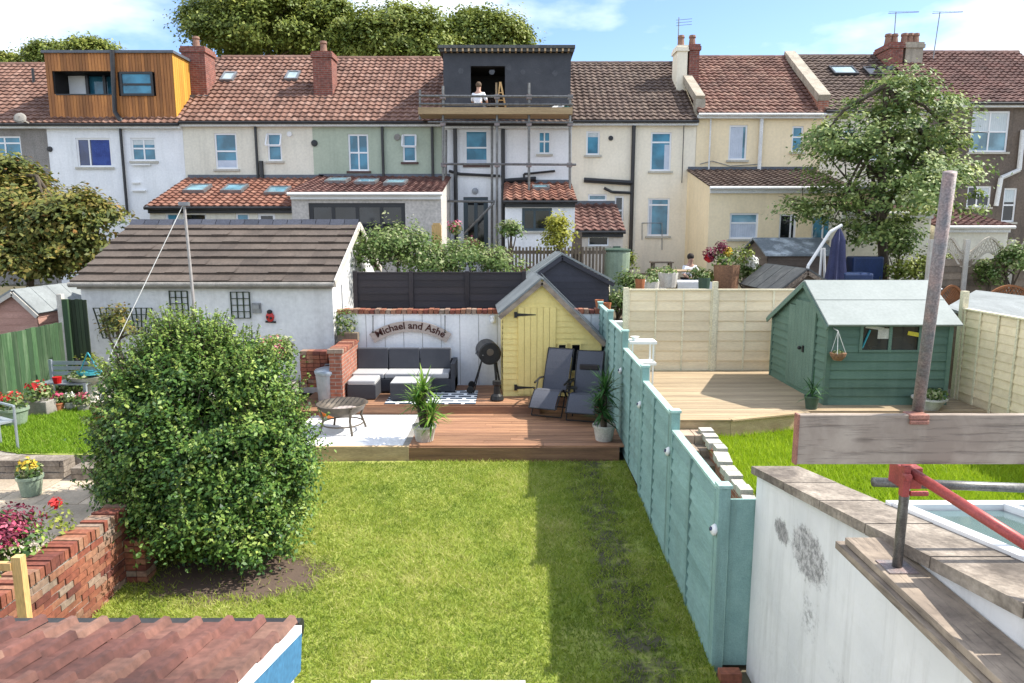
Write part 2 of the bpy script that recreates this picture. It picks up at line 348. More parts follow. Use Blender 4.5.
# ------------------------------------------------------------------ foliage
def leaves_mesh(name, P, size, m, parent, nrmbias=None, aspect=.55, tint=None, rng=None, flat=.0, rnd=.55):
    """P (N,3) leaf centres in world space; rhombus leaves"""
    N = len(P); rng = rng or np.random.default_rng(1)
    nrm = rng.normal(size=(N, 3)); nrm /= np.linalg.norm(nrm, axis=1)[:, None]
    if nrmbias is not None: nrm = nrm*rnd + nrmbias; nrm /= np.linalg.norm(nrm, axis=1)[:, None]+1e-9
    a = rng.normal(size=(N, 3)); a -= (a*nrm).sum(1)[:, None]*nrm; a /= np.linalg.norm(a, axis=1)[:, None]+1e-9
    b = np.cross(nrm, a); s_ = size*rng.uniform(.6, 1.35, size=(N, 1))
    bend = nrm*s_*.18
    V = np.empty((N, 4, 3)); V[:, 0] = P-a*s_; V[:, 1] = P+b*s_*aspect+bend; V[:, 2] = P+a*s_; V[:, 3] = P-b*s_*aspect+bend
    V = V.reshape(-1, 3)
    if parent is not None:
        inv = np.array(world_of(parent).inverted()); V = V @ inv[:3, :3].T + inv[:3, 3]
    me = bpy.data.meshes.new(name); me.vertices.add(4*N); me.vertices.foreach_set('co', V.astype(np.float32).ravel())
    me.loops.add(4*N); me.loops.foreach_set('vertex_index', np.arange(4*N, dtype=np.int32))
    me.polygons.add(N); me.polygons.foreach_set('loop_start', np.arange(0, 4*N, 4, dtype=np.int32))
    try: me.polygons.foreach_set('loop_total', np.full(N, 4, dtype=np.int32))
    except Exception: pass
    t = rng.uniform(0, 1, N) if tint is None else np.clip(tint, 0, 1)
    me.attributes.new('tint', 'FLOAT', 'FACE').data.foreach_set('value', t.astype(np.float32))
    me.materials.append(MATS[m]); me.update(calc_edges=True); me.validate()
    o = bpy.data.objects.new(name, me); COL.objects.link(o)
    if parent is not None: o.parent = parent; WM[o.name] = world_of(parent)
    return o
def clumps(rng, lobes, nclump, perclump, cr, inner=.35, flatz=.75, bottom=None, shoot=.05):
    """leaf centres: clumps scattered near the surface of several lobes; returns P, outward dirs, tint"""
    vol = np.array([l[3]*l[4]*l[5] for l in lobes])**(2/3); vol /= vol.sum()
    P = []; D = []; T = []
    for _ in range(nclump):
        l = lobes[rng.choice(len(lobes), p=vol)]
        d = rng.normal(size=3); d /= np.linalg.norm(d)
        if d[2] < -.55: d[2] *= -.4
        r = 1-inner*rng.random()**1.4*1.2+abs(rng.normal())*shoot
        c = np.array(l[:3]) + d*np.array(l[3:6])*r
        n = rng.poisson(perclump); cs = cr*rng.uniform(.6, 1.4)
        q = rng.normal(size=(n, 3))*np.array([cs, cs, cs*flatz])*.55
        q[:, 2] -= (q[:, 0]**2+q[:, 1]**2)*.25/cs
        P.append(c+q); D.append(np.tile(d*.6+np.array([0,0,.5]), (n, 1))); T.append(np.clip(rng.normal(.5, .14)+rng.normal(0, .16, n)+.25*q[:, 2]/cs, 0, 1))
    P = np.concatenate(P); D = np.concatenate(D); T = np.concatenate(T)
    if bottom is not None:
        k = P[:, 2] > bottom; P, D, T = P[k], D[k], T[k]
    return P, D, T
def trunk_mb(base, top, r, limbs, seed=1):
    rnd = random.Random(seed); m = MB(); b = Vector(base); t = Vector(top); n = 5
    pts = [b.lerp(t, i/n)+Vector((rnd.uniform(-.12,.12), rnd.uniform(-.12,.12), 0))*(i > 0)*(t-b).length*.1 for i in range(n+1)]
    for i in range(n): m.tube(pts[i], pts[i+1], r*(1-.13*i), r*(1-.13*(i+1)), 9)
    for lp in limbs:
        s_ = pts[rnd.choice([2,3,4,5])]; e = Vector(lp); mid = s_.lerp(e, .5)+Vector((rnd.uniform(-.2,.2), rnd.uniform(-.2,.2), rnd.uniform(0,.3)))
        m.tube(s_, mid, r*.45, r*.28, 7); m.tube(mid, e, r*.28, r*.08, 6)
        for k in range(3):
            e2 = e+Vector((rnd.uniform(-.8,.8), rnd.uniform(-.8,.8), rnd.uniform(-.1,.9)))*r*4; m.tube(mid.lerp(e, .4+.2*k), e2, r*.14, r*.04, 5)
    return m
def tree(name, label, cat, base, lobes, nclump, per, cr, leaf, lm, bark='bark', r=.15, seed=1, group=None, bottom=None, ttop=None, inner=.35, nl=9, shoot=.05, flatz=.75, rnd=.55):
    rng = np.random.default_rng(seed); T = thing(name, label, cat, base, 0, group)
    cz = max(l[2] for l in lobes); cx = sum(l[0] for l in lobes)/len(lobes); cy = sum(l[1] for l in lobes)/len(lobes)
    limbs = []
    for i in range(nl):
        l = lobes[i % len(lobes)]; d = rng.normal(size=3); d /= np.linalg.norm(d); limbs.append(tuple(np.array(l[:3])+d*np.array(l[3:6])*.7))
    trunk_mb(base, ttop or (cx, cy, cz), r, limbs, seed).build('trunk', bark, T)
    P, D, Tn = clumps(rng, lobes, nclump, per, cr, inner=inner, bottom=bottom, shoot=shoot, flatz=flatz)
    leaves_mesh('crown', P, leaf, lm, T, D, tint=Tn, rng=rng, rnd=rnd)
    return T
def sprays(T, name, lobes, n, L, leaf, lm, seed, up=.55, per=18, bottom=0):
    """separate upright shoots that break the outline of a shrub"""
    rng = np.random.default_rng(seed); P = []; D = []; tn = []; st = MB()
    for _ in range(n):
        l = lobes[rng.integers(len(lobes))]; d = rng.normal(size=3); d /= np.linalg.norm(d)
        if d[2] < -.1: d[2] *= -1
        c = np.array(l[:3])+d*np.array(l[3:6])*.9
        if any((((c-np.array(q[:3]))/np.array(q[3:6]))**2).sum() < .6 for q in lobes): continue
        g = d*.7+np.array([0,0,up])+rng.normal(size=3)*.25; g /= np.linalg.norm(g); ll = L*rng.uniform(.4, 1.2)
        if c[2] < bottom: continue
        st.tube(c-g*.15, c+g*ll, .006, .002, 4)
        for k in range(per):
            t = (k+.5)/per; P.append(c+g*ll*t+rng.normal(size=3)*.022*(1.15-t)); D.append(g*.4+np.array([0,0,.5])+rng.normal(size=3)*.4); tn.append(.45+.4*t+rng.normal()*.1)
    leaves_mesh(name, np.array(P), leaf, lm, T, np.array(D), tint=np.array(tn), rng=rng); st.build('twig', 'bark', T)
def plant(parent, c, r, n, size, m, name='foliage', seed=1, flat=1.0, h=None):
    rng = np.random.default_rng(seed); q = rng.normal(size=(n, 3)); q /= np.linalg.norm(q, axis=1)[:, None]; q *= (rng.random((n, 1))**.45)*r
    q[:, 2] *= flat; P = q+np.array(c); D = q/r+np.array([0,0,.4])
    return leaves_mesh(name, P, size, m, parent, D, rng=rng)
# ------------------------------------------------------------------ material library
mat('white_render', (.84,.84,.84), (.74,.75,.76), 1.2, bump=.15, bscale=30, streak=.14, streakc=(.35,.35,.33), fine=.05)
mat('cream_render', (.76,.72,.60), (.67,.63,.52), 1.0, bump=.15, streak=.18, streakc=(.28,.27,.22), fine=.07)
mat('sage_render', (.44,.49,.38), (.37,.42,.32), 1.0, bump=.15, streak=.16, streakc=(.16,.18,.14), fine=.07)
mat('ivory_render', (.86,.78,.63), (.79,.71,.56), .9, bump=.12, streak=.12, streakc=(.36,.33,.25), fine=.05)
mat('yellow_render', (.88,.73,.49), (.80,.66,.43), .9, bump=.12, streak=.12, streakc=(.38,.31,.2), fine=.05)
mat('pink_render', (.72,.64,.55), (.62,.55,.47), .9, bump=.12, streak=.25, streakc=(.3,.27,.22), fine=.06)
mat('grey_pebbledash', (.28,.26,.24), (.22,.20,.18), 2, bump=.6, bscale=60, streak=.3, fine=.25)
mat('brown_pebbledash', (.17,.13,.10), (.12,.095,.075), 1.2, bump=.6, bscale=60, streak=.4, streakc=(.05,.045,.04), fine=.22)
mat('taupe_render', (.54,.50,.46), (.47,.44,.40), 1, bump=.1, streak=.12)
mat('garage_render', (.70,.70,.69), (.60,.60,.60), .8, bump=.35, bscale=18, streak=.2, streakc=(.25,.25,.24), fine=.08)
mat('white_paint', (.80,.80,.79), (.72,.72,.70), 2, rough=.5, fine=.04)
mat('white_frame', (.82,.82,.82), (.78,.78,.78), 2, rough=.35, fine=.02)
mat('black_frame', (.02,.021,.023), (.03,.03,.032), 2, rough=.4, fine=.05)
mat('slate_frame', (.05,.075,.09), (.04,.06,.07), 2, rough=.4, fine=.05)
mat('sill', (.5,.47,.4), (.42,.4,.34), 3, rough=.8)
mat('dark_sill', (.10,.05,.04), (.08,.04,.035), 3, rough=.6)
mat('lead', (.13,.14,.16), (.09,.10,.115), 3, rough=.5, metal=.2)
mat('gutter_white', (.72,.72,.70), (.6,.6,.58), 3, rough=.4)
mat('black_pipe', (.018,.018,.02), (.03,.03,.03), 3, rough=.4)
mat('stone_coping', (.42,.37,.29), (.30,.26,.20), 3, bump=.4, streak=.3)
glassmat('pane_blue', (.045,.19,.28)); glassmat('pane_dark', (.012,.014,.017), var=.6); glassmat('pane_pale', (.15,.28,.34)); glassmat('pane_navy', (.03,.05,.14))  # the blue panes carry the sky's reflection in their base colour
glassmat('pane_sky', (.28,.36,.38), var=.2)
glassmat('roof_glass', (.10,.16,.16), rough=.12, var=.12)
mat('curtain', (.55,.6,.68), (.45,.5,.58), 3, fine=.03); mat('blue_curtain', (.05,.09,.3), (.03,.05,.2), 3); mat('blind', (.62,.66,.66), (.5,.56,.58), 3, fine=.03)
tilemat('tiles_red', [(.15,.075,.052),(.178,.09,.062),(.20,.103,.072),(.25,.145,.108)])
tilemat('tiles_orange', [(.16,.066,.042),(.195,.08,.05),(.22,.094,.06),(.25,.125,.085)], blotch=.3)
tilemat('tiles_maroon', [(.10,.045,.036),(.125,.056,.044),(.145,.068,.054),(.18,.10,.08)], blotch=.4)
tilemat('tiles_brown', [(.08,.05,.037),(.098,.062,.046),(.112,.074,.055),(.135,.094,.07)], blotch=.3)
tilemat('tiles_redbrown', [(.125,.057,.040),(.155,.071,.05),(.18,.086,.06),(.215,.12,.085)], blotch=.45)
tilemat('tiles_slate', [(.065,.048,.037),(.082,.061,.047),(.095,.072,.056),(.112,.087,.068)], blotch=.3)
tilemat('tiles_old', [(.085,.033,.027),(.12,.047,.036),(.15,.064,.048),(.19,.105,.075)], blotch=.55)
tilemat('ridge_blue', [(.03,.035,.05),(.045,.05,.07),(.06,.065,.085)], blotch=.2)
brickmat('red_brick', (.23,.07,.048), (.16,.05,.038), (.22,.18,.15))
brickmat('old_brick', (.34,.12,.07), (.24,.085,.055), (.30,.26,.22))
tilemat('loose_brick', [(.13,.04,.03),(.22,.065,.04),(.28,.10,.055),(.30,.15,.09),(.28,.21,.16)], blotch=.4)
mat('mortar', (.34,.31,.27), (.25,.23,.2), 8, bump=.4)
mat('cedar', (.42,.17,.045), (.26,.10,.03), 6, stretch=(1,1,.12), tint=.38, rough=.6, fine=.12)
mat('cedar_sunlit', (.60,.31,.05), (.50,.24,.04), 6, stretch=(1,1,.12), tint=.2, rough=.6, fine=.08)  # same boards as the dormer front, sunlight on the side put into the colour
mat('membrane', (.036,.038,.045), (.055,.057,.065), 1.6, rough=.55, fine=.1, bump=.2, bscale=6)
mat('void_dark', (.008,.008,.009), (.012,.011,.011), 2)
mat('scaffold_steel', (.22,.22,.21), (.12,.115,.11), 9, rough=.45, metal=.6, fine=.3)
mat('scaffold_rust', (.16,.165,.17), (.30,.22,.20), 9, rough=.6, metal=.3, fine=.35, bump=.2)
mat('scaffold_board', (.46,.33,.18), (.34,.24,.13), 3, stretch=(.3,3,3), tint=.15)
mat('bark', (.10,.075,.05), (.05,.04,.028), 8, bump=.6, bscale=25, stretch=(1,1,.3))
mat('soil', (.085,.055,.038), (.045,.03,.02), 5, bump=.8, bscale=30, fine=.3)
mat('terrain', (.10,.10,.05), (.13,.10,.07), .5, bump=.3, fine=.25)
mat('paving', (.52,.42,.31), (.38,.31,.23), 3, bump=.3, tint=.2, fine=.12)
mat('gravel', (.42,.38,.33), (.26,.23,.2), 40, bump=.8, bscale=50, fine=.3)
mat('white_slab', (.80,.80,.80), (.70,.70,.71), 14, bump=.4, bscale=120, fine=.06)
mat('deck_cedar', (.37,.20,.11), (.21,.11,.065), 3, stretch=(.35,4,4), tint=.3, rough=.6, fine=.12, bump=.25, bscale=12, c3=(.29,.15,.085))
mat('deck_tan', (.42,.32,.20), (.29,.215,.135), 3, stretch=(.35,4,4), tint=.14, rough=.75, fine=.1, bump=.25, bscale=12)
mat('timber_pale', (.50,.37,.22), (.36,.25,.14), 3, stretch=(.4,3,3), tint=.15, rough=.7)
mat('timber_grey', (.36,.29,.22), (.19,.15,.115), 3.6, stretch=(.8,3,2.2), tint=.15, rough=.85, fine=.14, bump=.25, bscale=20, c3=(.30,.24,.185), streak=.3, streakc=(.16,.12,.10))
mat('timber_worn', (.34,.27,.20), (.09,.068,.055), 6, stretch=(4,.35,4), tint=.2, rough=.85, fine=.35, bump=.7, bscale=14, c3=(.20,.155,.12))
mat('coping_worn', (.36,.31,.255), (.11,.09,.075), 3, stretch=(1,.7,1), rough=.9, fine=.25, bump=.5, bscale=30, c3=(.25,.21,.17), streak=.5, streakc=(.08,.065,.05))
woodmat('guard_wood', (.42,.35,.28), (.27,.215,.17), (.10,.075,.06), 0)
woodmat('plank_wood', (.40,.32,.24), (.17,.135,.105), (.045,.035,.028), 1)
mat('coping_sand', (.42,.35,.26), (.27,.22,.165), 7, bump=.5, tint=.2)
mat('pine', (.62,.40,.17), (.5,.3,.12), 4, stretch=(2,2,.3), rough=.6)
mat('fence_tan', (.80,.67,.46), (.70,.57,.38), 2.5, stretch=(.4,3,3), tint=.1, rough=.8, fine=.08)
mat('fence_tan_light', (.74,.67,.48), (.64,.57,.40), 3, tint=.05)
mat('fence_teal', (.24,.385,.36), (.19,.32,.30), 2.2, stretch=(3,.5,3), tint=.12, rough=.75, fine=.1, bump=.2, bscale=25, streak=.4, streakc=(.13,.2,.17))
mat('fence_teal_cap', (.36,.54,.49), (.30,.46,.42), 3, rough=.6)
mat('fence_green', (.035,.075,.035), (.09,.14,.075), 3, stretch=(3,3,.3), tint=.4, rough=.8, fine=.2, c3=(.035,.08,.03))
mat('fence_dark', (.018,.032,.016), (.03,.045,.02), 3, stretch=(3,3,.3), tint=.3)
mat('fence_black', (.028,.024,.028), (.04,.032,.033), 2, stretch=(.4,3,3), tint=.25, rough=.6, fine=.1)
mat('shed_yellow', (.84,.68,.26), (.76,.61,.22), 2, rough=.65, tint=.05, fine=.05, streak=.12, streakc=(.4,.36,.14))
mat('shed_green', (.105,.175,.13), (.08,.14,.105), 2.2, stretch=(.5,.5,3), tint=.14, rough=.75, fine=.08, streak=.25, streakc=(.16,.24,.19))
mat('shed_green_door', (.13,.20,.155), (.105,.17,.13), 3, tint=.1, rough=.75)
mat('shed_black', (.022,.022,.032), (.03,.03,.042), 2, tint=.2, rough=.55, fine=.1)
mat('shed_brown', (.14,.105,.08), (.09,.07,.055), 2, stretch=(.5,.5,3), tint=.25)
mat('shed_pink', (.42,.25,.2), (.34,.19,.15), 3, stretch=(.5,.5,3), tint=.2)
mat('felt_green', (.29,.315,.30), (.25,.275,.26), 1.5, bump=.2, bscale=90, fine=.06)
mat('felt_grey', (.24,.26,.26), (.17,.185,.185), 1.8, bump=.3, bscale=60, fine=.1)
mat('felt_dark', (.10,.105,.10), (.07,.07,.07), 1.2, bump=.3, bscale=40, fine=.15, streak=.4, streakc=(.2,.2,.18))
mat('felt_mottled', (.10,.12,.13), (.38,.42,.44), 1.8, bump=.3, c3=(.13,.15,.16))
mat('wicker_grey', (.05,.052,.06), (.038,.04,.047), 25, rough=.7, bump=.4, bscale=90)
mat('cushion_shaded', (.065,.068,.078), (.055,.058,.068), 5, rough=.9, fine=.04)  # same cloth as the seats; shade on the backs put into the colour
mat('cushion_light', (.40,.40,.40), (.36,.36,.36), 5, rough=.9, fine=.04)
mat('black_metal', (.018,.018,.018), (.03,.03,.03), 6, rough=.45, metal=.3)
mat('grey_metal', (.28,.29,.3), (.2,.2,.21), 6, rough=.4, metal=.6)
mat('bronze_metal', (.11,.095,.075), (.16,.13,.10), 8, rough=.5, metal=.5)
mat('galvanised', (.42,.46,.50), (.34,.38,.42), 12, rough=.4, metal=.5, fine=.1)
mat('sling_grey', (.085,.09,.11), (.07,.073,.09), 40, rough=.75, bump=.2, bscale=200)
mat('terracotta', (.42,.16,.07), (.34,.12,.055), 6, rough=.8)
mat('pot_clay', (.27,.15,.10), (.18,.10,.075), 6); mat('step_stone', (.40,.31,.23), (.27,.20,.15), 6, tint=.3, bump=.4)
mat('orange_glaze', (.65,.2,.02), (.55,.15,.02), 6, rough=.3)
mat('pot_white', (.60,.58,.52), (.40,.37,.33), 5, rough=.5)
mat('pot_green', (.26,.33,.24), (.2,.26,.19), 5, rough=.4)
mat('pot_dark', (.05,.09,.06), (.04,.07,.05), 5, rough=.5)
mat('stone_grey', (.30,.28,.25), (.2,.19,.17), 6, bump=.5, bscale=50)
mat('stone_pale', (.55,.52,.46), (.42,.39,.34), 5, bump=.4)
mat('red_steel', (.42,.085,.075), (.26,.06,.055), 9, rough=.45, metal=.2, fine=.2)
mat('pink_steel', (.36,.17,.12), (.22,.10,.08), 12, rough=.6, metal=.2, fine=.3)
mat('fascia_blue', (.05,.17,.30), (.04,.14,.25), 3, rough=.6)
mat('parasol_blue', (.055,.06,.13), (.04,.045,.10), 3)
mat('tarp_blue', (.015,.035,.11), (.012,.03,.08), 3, rough=.4)
mat('ash', (.5,.42,.38), (.36,.3,.27), 12, bump=.6)
mat('skin', (.5,.3,.22), (.45,.27,.2), 4, rough=.6, fine=.03); mat('shirt_white', (.75,.76,.8), (.68,.69,.73), 6, fine=.04); mat('trousers_dark', (.04,.045,.06), (.03,.03,.04), 6)
mat('hair_dark', (.02,.015,.012), (.03,.022,.018), 20); mat('hair_brown', (.12,.08,.05), (.08,.05,.03), 20)
mat('rope', (.6,.6,.58), (.5,.5,.48), 8); mat('pole_grey', (.34,.32,.31), (.26,.24,.23), 10, rough=.5)
mat('sign_wood', (.46,.39,.34), (.36,.3,.26), 4, stretch=(.4,3,4), fine=.12); mat('sign_ink', (.05,.015,.01), (.06,.02,.015), 4)
mat('weathered_wood', (.22,.17,.12), (.14,.11,.08), 4, tint=.25, stretch=(1,1,.5))
mat('basket', (.28,.15,.08), (.16,.08,.045), 30, bump=.8, bscale=60)
mat('lattice_brown', (.30,.12,.045), (.22,.09,.035), 4); mat('lattice_pale', (.52,.47,.38), (.42,.37,.3), 4)
mat('bottle_green', (.02,.15,.12), (.02,.1,.08), 3, rough=.3); mat('yellow_tool', (.6,.5,.05), (.5,.4,.04), 3)
mat('turquoise', (.05,.35,.40), (.04,.28,.34), 3, rough=.4); mat('ladybird_red', (.55,.03,.02), (.4,.02,.02), 3, rough=.3)
def rugmat():
    m, nt, n, l, b = base_mat('rug_pattern')
    tc = n.new('ShaderNodeTexCoord'); mp = n.new('ShaderNodeMapping'); mp.inputs['Scale'].default_value = (3.4, 3.2, 0); mp.inputs['Rotation'].default_value = (0,0,0)
    l.new(tc.outputs['Object'], mp.inputs[0]); w1 = n.new('ShaderNodeTexBrick'); w1.inputs['Scale'].default_value = 1; w1.inputs['Brick Width'].default_value = 1.1; w1.inputs['Row Height'].default_value = .62
    w1.inputs['Mortar Size'].default_value = .12; w1.offset = .5; w1.inputs['Mortar Smooth'].default_value = .1; w1.inputs['Color1'].default_value = (.02,.03,.05,1); w1.inputs['Color2'].default_value = (.04,.06,.09,1); w1.inputs['Mortar'].default_value = (.72,.74,.74,1)
    l.new(mp.outputs[0], w1.inputs[0]); l.new(w1.outputs[0], b.inputs['Base Color']); b.inputs['Roughness'].default_value = .95
rugmat()
def lawnmat():
    m, nt, n, l, b = base_mat('lawn_soil')
    tc = n.new('ShaderNodeTexCoord'); nz = n.new('ShaderNodeTexNoise'); nz.inputs['Scale'].default_value = 1.8; nz.inputs['Detail'].default_value = 9; nz.inputs['Roughness'].default_value = .7; l.new(tc.outputs['Object'], nz.inputs[0])
    rp = n.new('ShaderNodeValToRGB'); e = rp.color_ramp.elements; e[0].position = .35; e[0].color = (.20,.27,.035,1); e[1].position = .72; e[1].color = (.36,.35,.10,1)
    l.new(nz.outputs[0], rp.inputs[0])
    # worn bare earth beside the fence: a band along x ~ 1.2
    sx = n.new('ShaderNodeSeparateXYZ'); l.new(tc.outputs['Object'], sx.inputs[0])
    a = n.new('ShaderNodeMath'); a.operation = 'SUBTRACT'; l.new(sx.outputs[0], a.inputs[0]); a.inputs[1].default_value = 1.22
    ab = n.new('ShaderNodeMath'); ab.operation = 'ABSOLUTE'; l.new(a.outputs[0], ab.inputs[0])
    mr = n.new('ShaderNodeMapRange'); mr.inputs['From Min'].default_value = .15; mr.inputs['From Max'].default_value = .75; mr.inputs['To Min'].default_value = .48; mr.inputs['To Max'].default_value = 0; l.new(ab.outputs[0], mr.inputs[0])
    n2 = n.new('ShaderNodeTexNoise'); n2.inputs['Scale'].default_value = 5; n2.inputs['Detail'].default_value = 8; l.new(tc.outputs['Object'], n2.inputs[0])
    ad = n.new('ShaderNodeMath'); l.new(mr.outputs[0], ad.inputs[0]); l.new(n2.outputs[0], ad.inputs[1])
    m2 = n.new('ShaderNodeMapRange'); m2.inputs['From Min'].default_value = .8; m2.inputs['From Max'].default_value = 1.0; l.new(ad.outputs[0], m2.inputs[0])
    mx = n.new('ShaderNodeMixRGB'); l.new(m2.outputs[0], mx.inputs[0]); l.new(rp.outputs[0], mx.inputs[1]); mx.inputs[2].default_value = (.075,.068,.04,1)
    mp = n.new('ShaderNodeMapping'); mp.inputs['Location'].default_value = (3.2/1.45, -7.6/.8, 0); mp.inputs['Scale'].default_value = (1/1.45, 1/.8, 0); l.new(tc.outputs['Object'], mp.inputs[0])
    g = n.new('ShaderNodeTexGradient'); g.gradient_type = 'SPHERICAL'; l.new(mp.outputs[0], g.inputs[0])
    ga = n.new('ShaderNodeMath'); ga.operation = 'MULTIPLY_ADD'; ga.inputs[1].default_value = 1.4; l.new(g.outputs['Fac'], ga.inputs[0]); l.new(n2.outputs[0], ga.inputs[2])
    m3 = n.new('ShaderNodeMapRange'); m3.inputs['From Min'].default_value = .7; m3.inputs['From Max'].default_value = .95; l.new(ga.outputs[0], m3.inputs[0])
    mz = n.new('ShaderNodeMixRGB'); l.new(m3.outputs[0], mz.inputs[0]); l.new(mx.outputs[0], mz.inputs[1]); mz.inputs[2].default_value = (.10,.068,.048,1); mx = mz
    l.new(mx.outputs[0], b.inputs['Base Color']); b.inputs['Roughness'].default_value = .95
    bp = n.new('ShaderNodeBump'); bp.inputs['Strength'].default_value = .8; bp.inputs['Distance'].default_value = .03; l.new(n2.outputs[0], bp.inputs['Height']); l.new(bp.outputs[0], b.inputs['Normal'])
lawnmat()
def partymat():
    """white painted render with a blown patch near its far top corner and dirty runs below it"""
    m, nt, n, l, b = base_mat('party_render')
    tc = n.new('ShaderNodeTexCoord')
    nz = n.new('ShaderNodeTexNoise'); nz.inputs['Scale'].default_value = 1.6; nz.inputs['Detail'].default_value = 8; l.new(tc.outputs['Object'], nz.inputs[0])
    rp = n.new('ShaderNodeValToRGB'); e = rp.color_ramp.elements; e[0].position = .35; e[0].color = (.76,.75,.74,1); e[1].position = .7; e[1].color = (.64,.64,.64,1); l.new(nz.outputs[0], rp.inputs[0])
    cur = rp.outputs[0]
    ms = n.new('ShaderNodeMapping'); ms.inputs['Scale'].default_value = (0, 5, .45); l.new(tc.outputs['Object'], ms.inputs[0])
    ns = n.new('ShaderNodeTexNoise'); ns.inputs['Scale'].default_value = 1.5; ns.inputs['Detail'].default_value = 8; ns.inputs['Roughness'].default_value = .7; l.new(ms.outputs[0], ns.inputs[0])
    sr = n.new('ShaderNodeMapRange'); sr.inputs['From Min'].default_value = .5; sr.inputs['From Max'].default_value = .75; sr.inputs['To Max'].default_value = .5; l.new(ns.outputs[0], sr.inputs[0])
    sm = n.new('ShaderNodeMixRGB'); l.new(sr.outputs[0], sm.inputs[0]); l.new(cur, sm.inputs[1]); sm.inputs[2].default_value = (.42,.41,.39,1); cur = sm.outputs[0]
    def blob(cy, cz, sy, sz, thr, col, ns, cur):
        mp = n.new('ShaderNodeMapping'); mp.vector_type = 'POINT'; mp.inputs['Location'].default_value = (0, -cy/sy, -cz/sz); mp.inputs['Scale'].default_value = (0, 1/sy, 1/sz); l.new(tc.outputs['Object'], mp.inputs[0])
        g = n.new('ShaderNodeTexGradient'); g.gradient_type = 'SPHERICAL'; l.new(mp.outputs[0], g.inputs[0])
        k = n.new('ShaderNodeTexNoise'); k.inputs['Scale'].default_value = ns; k.inputs['Detail'].default_value = 7; k.inputs['Roughness'].default_value = .85; l.new(tc.outputs['Object'], k.inputs[0])
        ad = n.new('ShaderNodeMath'); l.new(g.outputs['Fac'], ad.inputs[0]); l.new(k.outputs[0], ad.inputs[1])
        mr = n.new('ShaderNodeMapRange'); mr.inputs['From Min'].default_value = thr; mr.inputs['From Max'].default_value = thr+.14; mr.inputs['To Max'].default_value = .8; l.new(ad.outputs[0], mr.inputs[0])
        q = n.new('ShaderNodeTexNoise'); q.inputs['Scale'].default_value = 22; q.inputs['Detail'].default_value = 6; q.inputs['Roughness'].default_value = .8; l.new(tc.outputs['Object'], q.inputs[0])
        qr = n.new('ShaderNodeValToRGB'); qr.color_ramp.elements[0].position = .42; qr.color_ramp.elements[0].color = (*[x*.45 for x in col], 1); qr.color_ramp.elements[1].position = .58; qr.color_ramp.elements[1].color = (*[min(.7, x*2.6) for x in col], 1); l.new(q.outputs[0], qr.inputs[0])
        mx = n.new('ShaderNodeMixRGB'); l.new(mr.outputs[0], mx.inputs[0]); l.new(cur, mx.inputs[1]); l.new(qr.outputs[0], mx.inputs[2])
        bq = n.new('ShaderNodeBump'); return mx.outputs[0]
    cur = blob(.85, 1.64, .46, .30, .80, (.2,.19,.19), 16, cur)
    cur = blob(.75, 1.2, .7, .9, 1.3, (.55,.54,.54), 6, cur)
    cur = blob(1.35, 1.6, .3, .2, .97, (.12,.11,.11), 18, cur)
    cur = blob(-.1, .8, 1.9, 1.2, 1.25, (.5,.5,.52), 2, cur)
    l.new(cur, b.inputs['Base Color']); b.inputs['Roughness'].default_value = .75
    k = n.new('ShaderNodeTexNoise'); k.inputs['Scale'].default_value = 14; k.inputs['Detail'].default_value = 6; l.new(tc.outputs['Object'], k.inputs[0])
    bp = n.new('ShaderNodeBump'); bp.inputs['Strength'].default_value = .25; bp.inputs['Distance'].default_value = .03; l.new(k.outputs[0], bp.inputs['Height']); l.new(bp.outputs[0], b.inputs['Normal'])
partymat()
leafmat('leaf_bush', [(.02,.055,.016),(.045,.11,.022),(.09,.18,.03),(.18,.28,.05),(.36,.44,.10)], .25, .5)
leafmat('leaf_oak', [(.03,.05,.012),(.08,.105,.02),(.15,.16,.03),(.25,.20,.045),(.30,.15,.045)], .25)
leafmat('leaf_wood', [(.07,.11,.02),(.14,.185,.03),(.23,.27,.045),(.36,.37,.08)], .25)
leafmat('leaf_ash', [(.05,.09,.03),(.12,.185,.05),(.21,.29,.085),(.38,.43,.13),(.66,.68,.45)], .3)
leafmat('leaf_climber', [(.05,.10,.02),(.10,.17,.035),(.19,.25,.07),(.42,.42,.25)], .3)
leafmat('leaf_yellow', [(.2,.22,.03),(.35,.35,.05),(.45,.42,.08)], .35)
leafmat('leaf_spike', [(.05,.13,.02),(.1,.22,.03),(.2,.33,.05),(.3,.42,.1)], .3, .4)
leafmat('leaf_spike_dark', [(.02,.07,.02),(.04,.11,.03),(.07,.17,.04)], .25, .4)
leafmat('grass_blade', [(.12,.19,.022),(.25,.33,.035),(.39,.45,.07),(.62,.57,.24)], .45, .6)
leafmat('grass_lush', [(.10,.20,.01),(.17,.30,.012),(.26,.40,.025)], .35, .6)
leafmat('grass_bright', [(.20,.31,.012),(.31,.45,.016),(.46,.55,.035)], .42, .6)
leafmat('petal_red', [(.5,.01,.01),(.6,.05,.05)], .3); leafmat('petal_pink', [(.5,.05,.12),(.7,.2,.28)], .3); leafmat('petal_maroon', [(.09,.01,.03),(.22,.03,.06)], .2); leafmat('petal_yellow', [(.6,.4,.03),(.75,.6,.1)], .3); leafmat('petal_white', [(.6,.6,.55),(.8,.8,.75)], .3)

